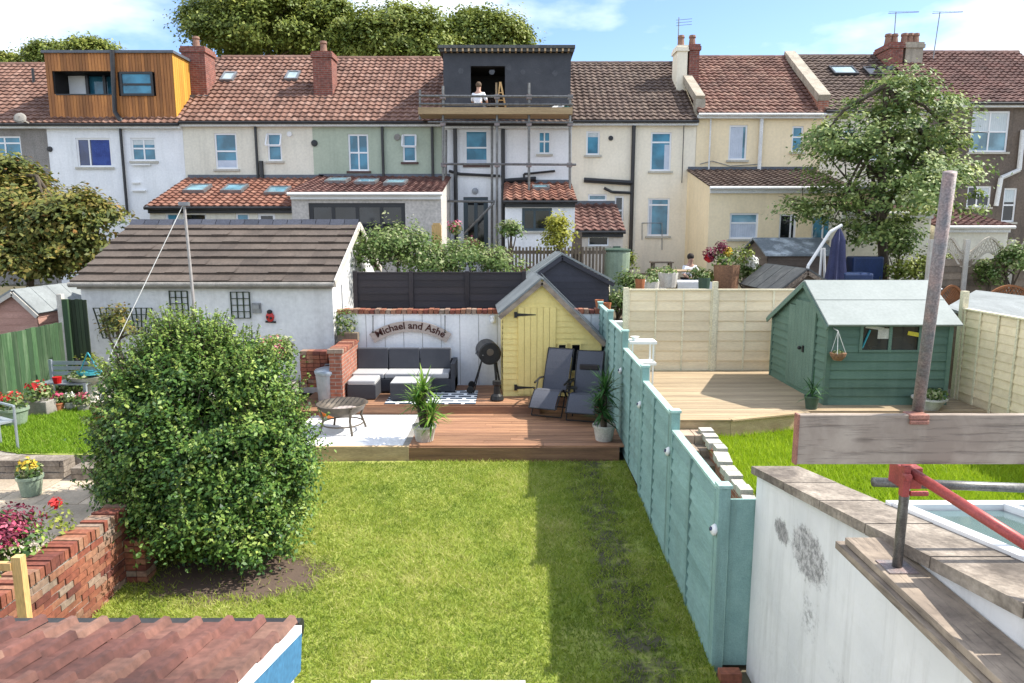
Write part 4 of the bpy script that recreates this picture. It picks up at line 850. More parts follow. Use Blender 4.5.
# I brown
Hh, x0, x1, ze, zr, o, v = house('brown pebbledashed terraced house with white windows at the far right', 930, 1090, 104, 53, 'brown_pebbledash', 'tiles_maroon',
    [W2(r=(969,111,1011,152), cols=(.5,), rows=(.5,), pane='pane_pale', curtain=('blind',0,1,.5,1)), W2(r=(966,186,992,207), cols=(.45,), pane='pane_dark', curtain=('blind',.45,1,.5,1)), W2(r=(1001,188,1018,222), rows=(.5,), pane='pane_dark', curtain=('blind',0,1,.6,1))])
pipe(Hh, [at(1023,130,FY-.1), at(1019,170,FY-.1), at(1001,178,FY-.1), at(996,206,FY-.1)], r=.08, m_='gutter_white')
m = MB(); a = at(872, 56, FY+4); b_ = at(940, 108, FY-.1); m.bar(at(905,64,FY+3.6), at(944,104,FY-.1), .3, .3); m.build('parapet_coping', 'lead', Hh)
extension(Hh, 935, 1009, 22.4, 207, 226, 'cream_render', 'tiles_maroon', z0=1.9)
for lab, px, py in (('thin television aerial with crossbars on the right hand chimney stack', 936, 50), ('small television aerial left of the right hand chimney stack', 896, 48)):
    T = thing('television_aerial', lab, 'aerial', at(px-4, 66, FY+3.3)); a = at(px-4, 66, FY+3.3); b_ = at(px+4 if px > 900 else px, 12, FY+3.3)
    m = MB(); m.tube(a, b_, .02); m.build('mast', 'grey_metal', T); m = MB(); m.bar(b_+Vector((-.3,0,-.05)), b_+Vector((.9,0,0)), .02, .02)
    for i in range(7): x = b_+Vector((-.2+.17*i,0,0)); m.bar(x+Vector((0,-.15,-.02)), x+Vector((0,.15,.06)), .012, .012)
    m.build('antenna', 'grey_metal', T)
# ------------------------------------------------------------------ scaffold on the white house
SY = 24.9
T = thing('scaffold', 'steel tube scaffold with a boarded platform wrapped round the white house', 'scaffold', (at(505,262,SY).x, SY, 1.9))
for px, top in ((443,86),(497,94),(529,83),(570,98)):
    a = at(px, 262, SY); a.z = 1.9; b_ = at(px, top, SY); m = MB(); m.tube(a, b_, .045); m.box(a.x-.1, a.x+.1, SY-.1, SY+.1, 1.88, 1.92); m.build('standard', 'scaffold_steel', T)
for px, top, bot in ((420,90,124),(446,130,262),(492,124,262)):
    a = at(px, bot, SY+.9); b_ = at(px, top, SY+.9); m = MB(); m.tube(a, b_, .045); m.build('standard', 'scaffold_steel', T)
z = at(500,118,SY).z
m = MB(); xa, xb = at(419,118,SY).x, at(572,118,SY).x
for k in range(4): m.box(xa, xb, SY-.15+.25*k, SY+.08+.25*k, z+.1, z+.14)
m.box(xa, xb, SY-.2, SY-.16, z+.1, z+.32); m.build('platform', 'scaffold_board', T)
for py0, py1, pa, pb in ((96,99,419,573),(104,106,419,573),(122,124,428,573),(164,167,443,576),(201,201,441,495)):
    a = at(pa, py0, SY-.06); b_ = at(pb, py1, SY-.06); b_.z = a.z-.02; m = MB(); m.tube(a, b_, .042); m.build('ledger', 'scaffold_steel', T)
for pa, ya, pb, yb in ((464,234,494,203),): m = MB(); m.tube(at(pa,ya,SY-.12), at(pb,yb,SY-.12), .04); m.build('brace', 'scaffold_steel', T)
for px in (443,497,529,570):
    zz = at(px,124,SY).z; x = at(px,124,SY).x
    for q in (zz, at(px,97,SY).z, at(px,165,SY).z): m = MB(); m.box(x-.09, x+.09, SY-.09, SY+.09, q-.07, q+.07); m.build('coupler', 'scaffold_rust', T)
m = MB(); zt = z+.14
T2 = thing('rubble_sack', 'white and green sack lying at the right end of the scaffold platform', 'sack', (at(562,118,SY+.3).x, SY+.3, zt))
m.lathe([(0,0),(.42,.0),(.36,.2),(.2,.3),(.0,.36)], (at(559,118,SY+.3).x, SY+.3, zt), 10); m.build('sack', 'white_paint', T2)
m = MB(); m.lathe([(0,0),(.2,.0),(.18,.2),(.0,.3)], (at(563,118,SY+.1).x+.1, SY+.05, zt), 10); m.build('green_bag', 'bottle_green', T2)
m = MB(); x = at(478,110,SY+.3).x; m.box(x-.45, x+.65, SY+.0, SY+.45, zt, zt+.05); tag(m.build('plaster_board', 'white_paint'), 'white sheet lying on the scaffold platform in front of the crouching builder', 'board')
m = MB(); x = at(500,110,SY+.4).x; m.bar((x-.12,SY+.3,zt),(x,SY+.3,zt+1.1),.04,.06); m.bar((x+.25,SY+.3,zt),(x+.02,SY+.3,zt+1.1),.04,.06); [m.bar((x-.11+.03*i,SY+.3,zt+.25*i),(x+.22-.05*i,SY+.3,zt+.25*i),.03,.03) for i in (1,2,3)]
tag(m.build('step_ladder', 'pine'), 'small wooden step ladder standing on the scaffold by the dormer opening', 'ladder')
def skin_body(name, m, parent, joints, edges, radii, root=0, lvl=1):
    me = bpy.data.meshes.new(name); me.from_pydata([tuple(j) for j in joints], edges, []); me.materials.append(MATS[m])
    o = bpy.data.objects.new(name, me); COL.objects.link(o); o.parent = parent; WM[o.name] = world_of(parent)
    o.modifiers.new('skin', 'SKIN'); sv = me.skin_vertices[0].data
    for i, r in enumerate(radii): sv[i].radius = (r, r) if not isinstance(r, tuple) else r
    sv[root].use_root = True; ss = o.modifiers.new('sub', 'SUBSURF'); ss.levels = ss.render_levels = lvl
    return o
def person(label, loc, rz, seat=.45, hair='hair_dark', twist=0):
    """seated / crouching figure, local frame facing -y"""
    T = thing('person', label, 'person', loc, rz); s = seat
    J = [(0,0,s+.1),(0,-.02,s+.3),(0,-.05,s+.5),(0,-.06,s+.6),(0,-.09,s+.72),           # pelvis..neck..head base
         (-.18,-.05,s+.5),(-.27,-.14,s+.28),(-.2,-.36,s+.2),(-.17,-.43,s+.19),(.18,-.05,s+.5),(.27,-.14,s+.28),(.2,-.36,s+.2),(.17,-.43,s+.19),
         (-.1,-.05,s+.06),(-.13,-.42,s+.1),(-.12,-.4,.08),(-.12,-.52,.04),(.1,-.05,s+.06),(.13,-.42,s+.1),(.12,-.4,.08),(.12,-.52,.04),(0,-.1,s+.8)]
    E = [(0,1),(1,2),(2,3),(3,4),(4,21),(2,5),(5,6),(6,7),(7,8),(2,9),(9,10),(10,11),(11,12),(0,13),(13,14),(14,15),(15,16),(0,17),(17,18),(18,19),(19,20)]
    Rr = [.14,.13,.15,.06,.085,.06,.045,.035,.035,.06,.045,.035,.035,.09,.065,.045,.04,.09,.065,.045,.04,.085]
    skin_body('body', 'skin', T, J, E, Rr, lvl=2)
    j = [J[0],J[1],J[2],J[5],J[6],J[9],J[10]]; skin_body('shirt', 'shirt_white', T, j, [(0,1),(1,2),(2,3),(3,4),(2,5),(5,6)], [.165,.16,.175,.085,.065,.085,.065], lvl=2)
    j = [J[0],J[13],J[14],J[15],J[17],J[18],J[19]]; skin_body('trousers', 'trousers_dark', T, j, [(0,1),(1,2),(2,3),(0,4),(4,5),(5,6)], [.165,.11,.085,.06,.11,.085,.06], lvl=2)
    m = MB(); m.ball((0,-.075,s+.82), .105, .11, .11); m.build('hair', hair, T, smooth=True, local=True)
    return T
person('person in a white t-shirt crouching on the scaffold platform by the dormer opening', (at(478,112,SY+.45).x, SY+.45, zt+.05), R(160), .18, 'hair_brown')
gy = 21.5
person('person with dark hair in a white top sitting at the table behind the tan fence', (at(689,262,gy).x, gy, 1.95), R(20), .45)

# ------------------------------------------------------------------ trees beyond the terrace, and the garden trees
def ptree(px, py, rpx, rpy, Y, **k):
    c = at(px, py, Y); s_ = Y/700; return (c.x, Y, c.z, rpx*s_, rpx*s_, rpy*s_)
g1 = 'trees beyond the roofs'
def far(label, lobes, seed, n=330, leaf=.115, lm='leaf_wood', cr=.8, per=170):
    rn = random.Random(seed*7); lobes = [(l[0],l[1],l[2]-l[5]*.03,l[3]*.9,l[4]*.9,l[5]*.92) for l in lobes]
    for l in list(lobes):
        for _ in range(5):
            a, e = rn.uniform(0, 6.28), rn.uniform(-.1, 1.3); s_ = rn.uniform(.25, .45); lobes.append((l[0]+l[3]*.85*math.cos(a)*math.cos(e), l[1]+l[4]*.8*math.sin(a)*math.cos(e), l[2]+l[5]*.85*math.sin(e), l[3]*s_, l[4]*s_, l[5]*s_*.9))
    c = lobes[0]; tree('broadleaf_tree', label, 'tree', (c[0], c[1], gz(c[1])), lobes, n, per, cr, leaf, lm, r=.22, seed=seed, group=g1, inner=.25, shoot=.07, flatz=.5, rnd=.5)
far('largest dark green tree beyond the roofs, behind the two rooflights', [ptree(268,32,60,46,46), ptree(232,22,38,48,47), ptree(322,34,38,38,46), ptree(272,-12,50,40,47)], 3, 760)
far('round yellow green tree beyond the roof right of the largest tree', [ptree(402,38,50,30,46), ptree(378,48,34,24,45), ptree(430,52,30,18,45)], 4, 420)
far('smaller loose tree behind the left edge of the black dormer', [ptree(488,40,34,26,47), ptree(465,50,24,20,47), ptree(505,52,20,14,47)], 5, 220, cr=.9)
far('low tree just left of the timber dormer chimney', [ptree(52,56,18,11,50), ptree(40,54,8,8,50)], 6, 60, cr=.7)
far('low tree showing over the middle of the timber dormer', [ptree(92,53,24,10,50), ptree(74,52,14,9,50)], 7, 90, cr=.7)
far('low tree tip showing above the roof at the far left edge', [ptree(4,62,12,7,50)], 8, 30, cr=.6)
def px3(px, py, rx, rz, Y, ry=None):
    c = at(px, py, Y); s_ = Y/700; return (c.x, Y, c.z, rx*s_, (ry or rx)*s_, rz*s_)
tree('russet_tree', 'russet and green leaved tree at the far left beside the grey house', 'tree', (at(20,250,20).x, 20, 1.7),
     [px3(15,215,46,42,20), px3(66,218,36,30,19.5), px3(0,178,30,30,20.5), px3(20,258,52,26,19.5), px3(90,212,22,20,19.5), px3(70,252,38,24,19.5)], 420, 95, .42, .075, 'leaf_oak', r=.11, seed=11, bottom=1.9, inner=.4, shoot=.08, flatz=.45, rnd=.4)
tree('leafy_tree', 'tall leafy tree with a forked trunk standing behind the green shed', 'tree', (at(884,278,20.5).x, 20.5, 1.75),
     [px3(895,125,48,52,20.5), px3(872,158,56,46,20), px3(930,150,44,46,20.7), px3(900,196,70,34,20), px3(830,140,26,26,20.3), px3(826,205,34,22,19.6), px3(798,212,20,14,19.5), px3(880,232,42,22,20), px3(948,175,26,28,20.5), px3(902,88,28,22,20.5)],
     340, 72, .36, .066, 'leaf_ash', r=.16, seed=12, bottom=2.9, inner=.6, nl=16, shoot=.12, flatz=.5, rnd=.45)
BL = [(-3.8,8.75,1.4,1.1,1.05,1.2),(-4.05,8.9,2.3,.72,.8,.62),(-3.4,8.6,1.05,.82,.85,.8),(-4.5,8.7,1.6,.62,.8,.85),(-3.25,8.8,1.85,.58,.7,.6),(-3.85,8.35,.72,.9,.75,.52),(-4.6,8.8,2.15,.45,.5,.4),(-3.3,8.75,2.3,.4,.5,.4)]
BL = [(x*.97, y-.45, z*.98, a*.88, b_*.9, c*.95) for x, y, z, a, b_, c in BL]+[(-4.1,8.4,2.45,.32,.4,.38),(-2.95,8.2,.85,.42,.6,.55),(-3.1,7.9,.5,.5,.6,.4),(-4.45,8.2,.8,.5,.7,.65),(-4.6,8.3,1.25,.42,.5,.5),(-2.85,8.2,1.3,.42,.5,.6),(-3.7,8.3,2.5,.25,.3,.3)]
BT = tree('round_bush', 'big dense dark green bush growing between the brick wall and the lawn', 'bush', (-3.6, 8.3, .1),
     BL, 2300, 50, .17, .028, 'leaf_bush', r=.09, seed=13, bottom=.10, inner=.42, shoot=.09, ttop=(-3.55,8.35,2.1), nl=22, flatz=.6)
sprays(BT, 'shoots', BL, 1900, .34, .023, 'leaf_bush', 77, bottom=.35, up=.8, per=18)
rng = np.random.default_rng(3)

# ------------------------------------------------------------------ white garage
GY = 14.9
gl, gr = at(80,283,GY).x, at(332,283,GY).x; ge = at(332,283,GY).z; GRY = 17.35; grz = at(357,225,GRY).z
T = thing('garage', 'white rendered garage with a brown tiled gable roof and dark ridge tiles', 'garage', ((gl+gr)/2, GY, .6))
m = MB(); B = 2*GRY-GY; c = [(gl,GY,.5),(gr,GY,.5),(gr,GY,ge),(gl,GY,ge)]
m.add(c, [(0,1,2,3)]); m.add([(gr,GY,.5),(gr,B,.5),(gr,B,ge),(gr,GRY,grz-.05),(gr,GY,ge)], [(0,1,2,3,4)]); m.add([(gl,GY,.5),(gl,B,.5),(gl,B,ge),(gl,GRY,grz-.05),(gl,GY,ge)], [(4,3,2,1,0)]); m.add([(gl,B,.5),(gr,B,.5),(gr,B,ge),(gl,B,ge)], [(3,2,1,0)])
W_ = m.build('wall', 'garage_render', T)
m = MB(); v = Vector((0, GRY-GY+.15, grz-ge+.02)); L = v.length; tiles(m, (gl-.1, GY-.17, ge+.02), (1,0,0), v, gr-gl+.2, L, .38, L/7.6, .0, .05, 'flat', .1, .8)
m.add([(gl,GY-.1,ge-.03),(gr,GY-.1,ge-.03),(gr,GRY,grz-.04),(gl,GRY,grz-.04)], [(0,1,2,3)], .3); m.add([(gl-.1,B+.15,ge-.02),(gr+.1,B+.15,ge-.02),(gr+.1,GRY,grz),(gl-.1,GRY,grz)], [(3,2,1,0)], .3)
RF = m.build('roof', 'tiles_slate', T)
m = MB()
n = 16
for i in range(n):
    xa = gl-.1+(gr-gl+.2)*i/n; xb = xa+(gr-gl+.2)/n-.012; t = random.random()
    m.add([(xa,GRY-.2,grz-.06),(xb,GRY-.2,grz-.06),(xb,GRY,grz+.14),(xa,GRY,grz+.14),(xb,GRY+.2,grz-.06),(xa,GRY+.2,grz-.06)], [(0,1,2,3),(3,2,4,5)], t)
m.build('ridge_tile', 'ridge_blue', RF)
m = MB(); m.tube((gl-.12,GY-.2,ge-.02),(gr+.1,GY-.2,ge-.02),.055); m.box(gl,gr,GY-.13,GY-.004,ge-.12,ge-.01); m.build('gutter', 'stone_grey', T)
m = MB(); m.bar((gr+.11,GY-.2,ge-.0),(gr+.11,GRY,grz+.0),.03,.16); m.bar((gr+.11,B+.2,ge-.0),(gr+.11,GRY,grz+.0),.03,.16); m.build('bargeboard', 'stone_pale', T)
def grid_trellis(label, pxa, pya, pxb, pyb, Y, nx=3, ny=4, fan=0, m_='fence_dark', rz=0):
    a = at(pxa, pyb, Y); b_ = at(pxb, pya, Y); m = MB(); cx = (a.x+b_.x)/2; w = b_.x-a.x; h = b_.z-a.z
    X = lambda s_, t: cx + (s_-.5)*w*(1-fan*(1-t))
    for i in range(nx+1): m.bar((X(i/nx,0),Y,a.z), (X(i/nx,1),Y,b_.z), .022, .02)
    for j in range(ny+1):
        t = j/ny; m.bar((X(0,t),Y-.018,a.z+h*t), (X(1,t),Y-.018,a.z+h*t), .022, .015)
    o = m.build('trellis', m_); return tag(o, label, 'trellis')
grid_trellis('left of the two upright rectangular trellises on the garage wall', 171,291,187,316, GY-.02)
grid_trellis('right of the two upright rectangular trellises on the garage wall', 232,292,249,318, GY-.02)
grid_trellis('dark fan trellis leaning on the garage wall, next to the green fence', 96,308,125,338, GY-.12, 5, 4, .45)
grid_trellis('dark fan trellis on the garage wall partly behind the bush top', 127,308,152,334, GY-.12, 5, 4, .45)
p = at(270,317,GY-.03); m = MB(); T = thing('ladybird_ornament', 'red and black ladybird ornament on the white garage wall', 'ornament', p)
m.ball(p, .09, .05, .11); m.build('wing_case', 'ladybird_red', T, smooth=True); m = MB(); m.ball(p+Vector((0,-.01,.11)), .06, .05, .05); m.ball(p+Vector((.03,-.04,-.02)), .03,.02,.03); m.ball(p+Vector((-.04,-.04,0)), .025,.02,.03); m.bar(p+Vector((-.1,0,-.1)),p+Vector((.12,0,-.11)),.02,.04); m.build('head', 'black_metal', T, smooth=True)
p = at(257,308,GY-.01); m = MB(); m.box(p.x-.09,p.x+.09,GY-.05,GY-.004,p.z-.11,p.z+.11); m.box(p.x-.07,p.x+.07,GY-.09,GY-.05,p.z-.02,p.z+.08); tag(m.build('meter_box', 'grey_metal'), 'small grey box fixed to the garage wall left of the ladybird', 'box')
a = at(193,305,13.6); b_ = at(184,203,13.6); T = thing('washing_line_pole', 'tall thin grey washing line pole rising in front of the garage', 'pole', (a.x+.02,13.6,.8))
m = MB(); m.tube((a.x+.06,13.6,.8), a.lerp(b_,.98), .034, .026); m.build('pole', 'pole_grey', T); m = MB(); m.box(b_.x-.09,b_.x+.09,13.55,13.65,b_.z-.05,b_.z+.02); m.build('pulley', 'grey_metal', T)
m = MB(); c = at(108,360,12.4); m.tube(b_, c, .007); m.build('line', 'rope', T)

# ------------------------------------------------------------------ back wall, black fence, sheds behind
WY = 15.2; wx0, wx1 = gr+.02, 1.93; wz = at(430,314,WY).z
T = thing('garden_wall', 'white painted wall with a brick coping behind the sofa and barbecue', 'wall', ((wx0+wx1)/2, WY, .6))
m = MB(); m.box(wx0, wx1, WY, WY+.2, .4, wz); m.build('wall', 'white_render', T)
m = MB(); n = int((wx1-wx0)/.115)
for i in range(n): x = wx0+(wx1-wx0)*i/n; m.box(x, x+.1, WY-.04+random.uniform(-.012,.012), WY+.24, wz+.006, wz+.1+random.uniform(-.012,.012))
m.build('brick_coping', 'loose_brick', T)
m = MB()
for i in range(14): x = wx0+.2+(wx1-wx0-.4)*i/13; m.box(x-.004, x+.004, WY-.006, WY, .62, wz-.01)
m.build('board_joint', 'stone_grey', T)
BY = 15.75; zt_ = at(430,272,BY).z; zb_ = 1.25
T = thing('black_fence', 'black boarded fence standing behind the white sofa wall', 'fence', (at(430,300,BY).x, BY, zb_))
xs = [at(p, 272, BY).x for p in (355, 411, 467, 524)]
for i in range(3):
    m = MB(); lap(m, (xs[i]+.04,BY,zb_+.1), (1,0,0), (0,0,1), (0,-1,0), xs[i+1]-xs[i]-.08, zt_-zb_-.12, .15); m.box(xs[i]+.03, xs[i+1]-.03, BY+.002, BY+.03, zb_, zt_-.03); m.box(xs[i]+.03, xs[i+1]-.03, BY-.03, BY+.04, zt_-.03, zt_)
    m.build('panel', 'fence_black', T)
for x in xs: m = MB(); m.box(x-.045, x+.045, BY-.05, BY+.05, zb_-.05, zt_+.02); m.build('post', 'fence_black', T)
def gable_shed(T, Y, z0, pts, depth, bodym, roofm, bh=.15, over=.12, th=.04, front=True, trim=None, dx=0):
    """pts: left eave (x,z), apex (x,z), right eave (x,z) on the front plane Y; extends to +Y"""
    (xl, zl), (xa, za), (xr, zr_) = pts; B = Y+depth
    m = MB(); poly = [(xl,Y,z0),(xr,Y,z0),(xr,Y,zr_),(xa,Y,za),(xl,Y,zl)]; m.prism([(a, b+.01, c) for a, b, c in poly], (dx, depth-.01, 0), .5)
    def outline(zz):
        z = z0+zz; a = xl if z <= zl else xl+(xa-xl)*(z-zl)/(za-zl); b_ = xr if z <= zr_ else xr+(xa-xr)*(z-zr_)/(za-zr_); return a-xl, b_-xl
    lap(m, (xl,Y,z0), (1,0,0), (0,0,1), (0,-1,0), xr-xl, za-z0, bh, .018, poly=outline)
    lap(m, (xl,B,z0), (0,-1,0), (0,0,1), (-1,0,0), depth, zl-z0, bh)
    lap(m, (xr,Y,z0), (0,1,0), (0,0,1), (1,0,0), depth, zr_-z0, bh)
    body = m.build('body', bodym, T)
    m = MB()
    for (xe, zE) in ((xl, zl), (xr, zr_)):
        d = Vector((xe-xa, 0, zE-za)); L = d.length; d.normalize(); nn = Vector((-d.z, 0, d.x)) if d.x > 0 else Vector((d.z, 0, -d.x))
        if nn.z < 0: nn = -nn
        o = Vector((xa, Y-over, za))+nn*.012; q = [o, o+d*(L+over), o+d*(L+over)+Vector((dx, depth+2*over, 0)), o+Vector((dx, depth+2*over, 0))]
        m.hexa([*(p_ for p_ in q), *(p_+nn*th for p_ in q)], .5)
        for k in range(1, 4): r_ = o+nn*(th+.002)+Vector((0,(depth+2*over)*k/4,0)); m.hexa([r_, r_+d*(L+over), r_+d*(L+over)+Vector((0,.05,0)), r_+Vector((0,.05,0)), r_+nn*.006, r_+d*(L+over)+nn*.006, r_+d*(L+over)+Vector((0,.05,0))+nn*.006, r_+Vector((0,.05,0))+nn*.006], .2)
    rf = m.build('roof', roofm, T)
    m = MB()
    for (xe, zE) in ((xl, zl), (xr, zr_)):
        d = (Vector((xe, 0, zE))-Vector((xa, 0, za))).normalized(); a = Vector((xa, Y-over-.012, za-.05)); b_ = Vector((xe, Y-over-.012, zE-.05))+d*over; m.bar(a, b_, .022, .09)
    m.build('bargeboard', trim or bodym, T)
    return body
# black shed
Y_ = 16.3; A = at(562,253,Y_); Lf = at(516,284,Y_); Rt = at(614,281,Y_)
T = thing('black_shed', 'black boarded shed with a pale felt roof behind the yellow shed', 'shed', (A.x, Y_, 1.3))
gable_shed(T, Y_, 1.3, ((Lf.x+.05,Lf.z-.05),(A.x,A.z-.05),(Rt.x-.12,Rt.z+.02)), 1.9, 'shed_black', 'felt_grey')
# yellow shed
YS = 14.14; th_ = R(1.5); T = thing('yellow_shed', 'pale yellow wooden shed with a steep grey felt roof on the deck', 'shed', (.6, YS, .6))
ls, ap, rs = at(502,311,YS), at(542,278,YS), at(602,340,YS)
gable_shed(T, YS, .62, ((ls.x+.02,ls.z-.02),(ap.x,ap.z-.03),(1.83,rs.z+.02)), 2.0, 'shed_yellow', 'felt_grey', bh=.12, over=.09, trim='timber_grey', dx=-.12)
d0, d1 = at(518,396,YS).x, at(555,396,YS).x; dt = at(530,307,YS).z
m = MB(); n = 6
for i in range(n): xa = d0+(d1-d0)*i/n; m.box(xa+.004, xa+(d1-d0)/n-.004, YS-.05, YS-.02, .66, dt, .5)
m.box(d0, d1, YS-.024, YS-.015, .66, dt, .3); D = m.build('door', 'shed_yellow', T)
m = MB()
for py in (314.5, 387): z = at(517,py,YS).z; m.add([(d0-.06,YS-.056,z-.035),(d0+.36,YS-.056,z-.008),(d0+.36,YS-.056,z+.008),(d0-.06,YS-.056,z+.035)], [(0,1,2,3)]); m.box(d0-.08, d0-.02, YS-.06, YS-.03, z-.06, z+.06)
m.build('hinge', 'black_metal', D)
m = MB(); m.box(d1-.1,d1-.06,YS-.07,YS-.05,1.5,1.58); m.build('latch', 'black_metal', D)
for pa, pb in ((557,567),(570,581)):
    a = at(pa,372,YS); b_ = at(pb,343,YS); window(T, a.x, b_.x, a.z, b_.z, YS-.1, frame='shed_yellow', pane='pane_dark', sill=False, fw=.03)
# sign on the wall
p0 = at(370,326,WY-.06); p1 = at(450,326,WY-.06); T = thing('hanging_sign', 'arched wooden name sign hanging on the white wall above the sofa', 'sign', ((p0.x+p1.x)/2, WY-.06, at(410,338,WY).z))
xa, xb = p0.x-.02, p1.x+.03; xm = (xa+xb)/2; hw = (xb-xa)/2; ztop, zend = at(405,321,WY-.06).z, at(369,334,WY-.06).z
rise = ztop-zend; Rr = (hw*hw+rise*rise)/(2*rise); cz = ztop-Rr; amax = math.asin(hw/Rr); thick = .235
m = MB(); N_ = 26; up_, lo_ = [], []
for i in range(N_+1):
    a = -amax+2*amax*i/N_; e = 1-.0*abs(a); up_.append((xm+Rr*math.sin(a), WY-.075, cz+Rr*math.cos(a))); lo_.append((xm+(Rr-thick)*math.sin(a)*1.02, WY-.075, cz+(Rr-thick)*math.cos(a)))
for i in range(N_): m.hexa([lo_[i], lo_[i+1], up_[i+1], up_[i], *[(p[0], WY-.045, p[2]) for p in (lo_[i], lo_[i+1], up_[i+1], up_[i])]], .5)
m.build('board', 'sign_wood', T)
cu = bpy.data.curves.new('lettering', 'FONT'); cu.body = 'Michael and Ashe'; cu.size = .21; cu.align_x = 'CENTER'; cu.extrude = .003; cu.offset = .004
to = bpy.data.objects.new('tmp', cu); COL.objects.link(to); bpy.context.view_layer.update()
tm = bpy.data.meshes.new_from_object(to.evaluated_get(bpy.context.evaluated_depsgraph_get())); bpy.data.objects.remove(to)
rb = Rr-.165
for vv in tm.vertices:
    a = (vv.co.x)/rb*1.02; r_ = rb+vv.co.y; d = vv.co.z; vv.co = Vector((xm+r_*math.sin(a), WY-.079-d, cz+r_*math.cos(a)))-Vector(T.location)
tm.materials.clear(); tm.materials.append(MATS['sign_ink']); o = bpy.data.objects.new('lettering', tm); COL.objects.link(o); o.parent = T
m = MB()
for px in (373, 445): a = at(px,316,WY-.08); b_ = at(px,332,WY-.08); m.tube(a, b_, .009); m.ball(b_, .022); m.ball(a, .015)
m.build('chain', 'black_metal', T)
p = at(493,321,WY-.05); m = MB(); m.ball(p, .06); m.box(p.x-.05,p.x+.05,WY-.05,WY-.002,p.z+.02,p.z+.12); tag(m.build('wall_light', 'white_paint', smooth=True), 'round white light on the wall left of the yellow shed', 'light')

# ------------------------------------------------------------------ teal boundary fence (stepped)
T = thing('teal_fence', 'teal painted stepped garden fence with square posts down the lawn edge', 'fence', (fx(9), 9, 0))
py_ = [6.0, 7.97, 9.9, 11.8, 13.7, 15.35]; tops = [1.70, 1.87, 2.03, 2.27, 2.40]
for i in range(5):
    ya, yb = py_[i]+.06, py_[i+1]-.06; zb = gz(ya)+(.0 if i < 2 else .1); zt_ = tops[i]; m = MB(); xa, xb = fx(ya), fx(yb); u = Vector((xb-xa, yb-ya, 0)); L = u.length
    lap(m, (xb-.014, yb, zb), -u, (0,0,1), (-1,0,0), L, zt_-zb-.03, .135, .036, wob=.004); lap(m, (xa+.014, ya, zb), u, (0,0,1), (1,0,0), L, zt_-zb-.03, .155, .03)
    for f in (0, .5, 1):
        y = ya+.03+(yb-ya-.06)*f; x = fx(y)
        if f == .5: m.box(x-.056, x-.03, y-.014, y+.014, zb, zt_-.03, .0)
        else: m.box(x-.05, x+.05, y-.025, y+.025, zb, zt_-.03)
    P_ = m.build('panel', 'fence_teal', T); m = MB(); m.bar((xa, ya, zt_-.012), (xb, yb, zt_-.012), .085, .03); m.build('capping', 'fence_teal_cap', P_)
for i, y in enumerate(py_):
    z1 = max(tops[max(0,i-1)], tops[min(i,4)])+.03; m = MB(); m.box(fx(y)-.052, fx(y)+.052, y-.052, y+.052, gz(y)-.1, z1); p_ = m.build('post', 'fence_teal', T, bevel=.004)
    m = MB(); m.box(fx(y)-.062, fx(y)+.062, y-.062, y+.062, z1+.001, z1+.03); m.build('post_cap', 'fence_teal_cap', p_)
m = MB(); m.box(fx(6)+.056, fx(6)+.30, 5.975, 6.0, 0, 1.62); m.build('end_board', 'fence_teal', T)
for i, (y, z, lab) in enumerate(((6.0,1.32,'round solar light on the nearest teal fence post'),(7.97,1.42,'round solar light on the second teal fence post from the camera'),(9.9,1.5,'round solar light on the third teal fence post from the camera'),(11.8,1.62,'round solar light on the teal fence post behind the potted spiky palm'))):
    L_ = thing('solar_light', lab, 'solar light', (fx(y)-.055, y, z), 0, 'solar lights along the teal fence'); m = MB(); x = fx(y)-.053
    m.lathe([(.0,0),(.052,0),(.055,.02),(.035,.04),(0,.045)], (x,y,z), 14, axis=(-1,0,.25)); m.build('body', 'white_paint', L_, smooth=True); m = MB(); m.lathe([(.02,0),(.02,.012),(0,.014)], (x-.042,y,z+.012), 10, axis=(-1,0,.25)); m.build('lens', 'pane_navy', L_)
m = MB(); m.box(fx(5.9)-.03, fx(5.9)+.16, 5.72, 5.82, -.02, .08); tag(m.build('brick', 'loose_brick'), 'loose red brick on the grass at the foot of the teal fence', 'brick')
T = thing('white_pillar', 'short white rendered pillar with pots beyond the far end of the teal fence', 'pillar', (2.2, 15.5, 1)); a = at(612,345,15.6); b_ = at(625,316,15.6)
m = MB(); m.box(2.0, 2.5, 15.5, 15.75, .9, at(620,322,15.5).z); m.build('pillar', 'white_render', T)
for k, (px, py) in enumerate(((607,308),(599,311))):
    p = at(px,py,15.65); m = MB(); m.lathe([(0,0),(.07,0),(.1,.17),(.085,.17),(.08,.14),(0,.14)], (p.x,p.y,wz+.1 if px<605 else p.z-.05), 12); tag(m.build('flower_pot', 'terracotta'), ['small terracotta pot at the far end of the teal fence','small terracotta pot on the coping beside the black shed'][k], 'pot')

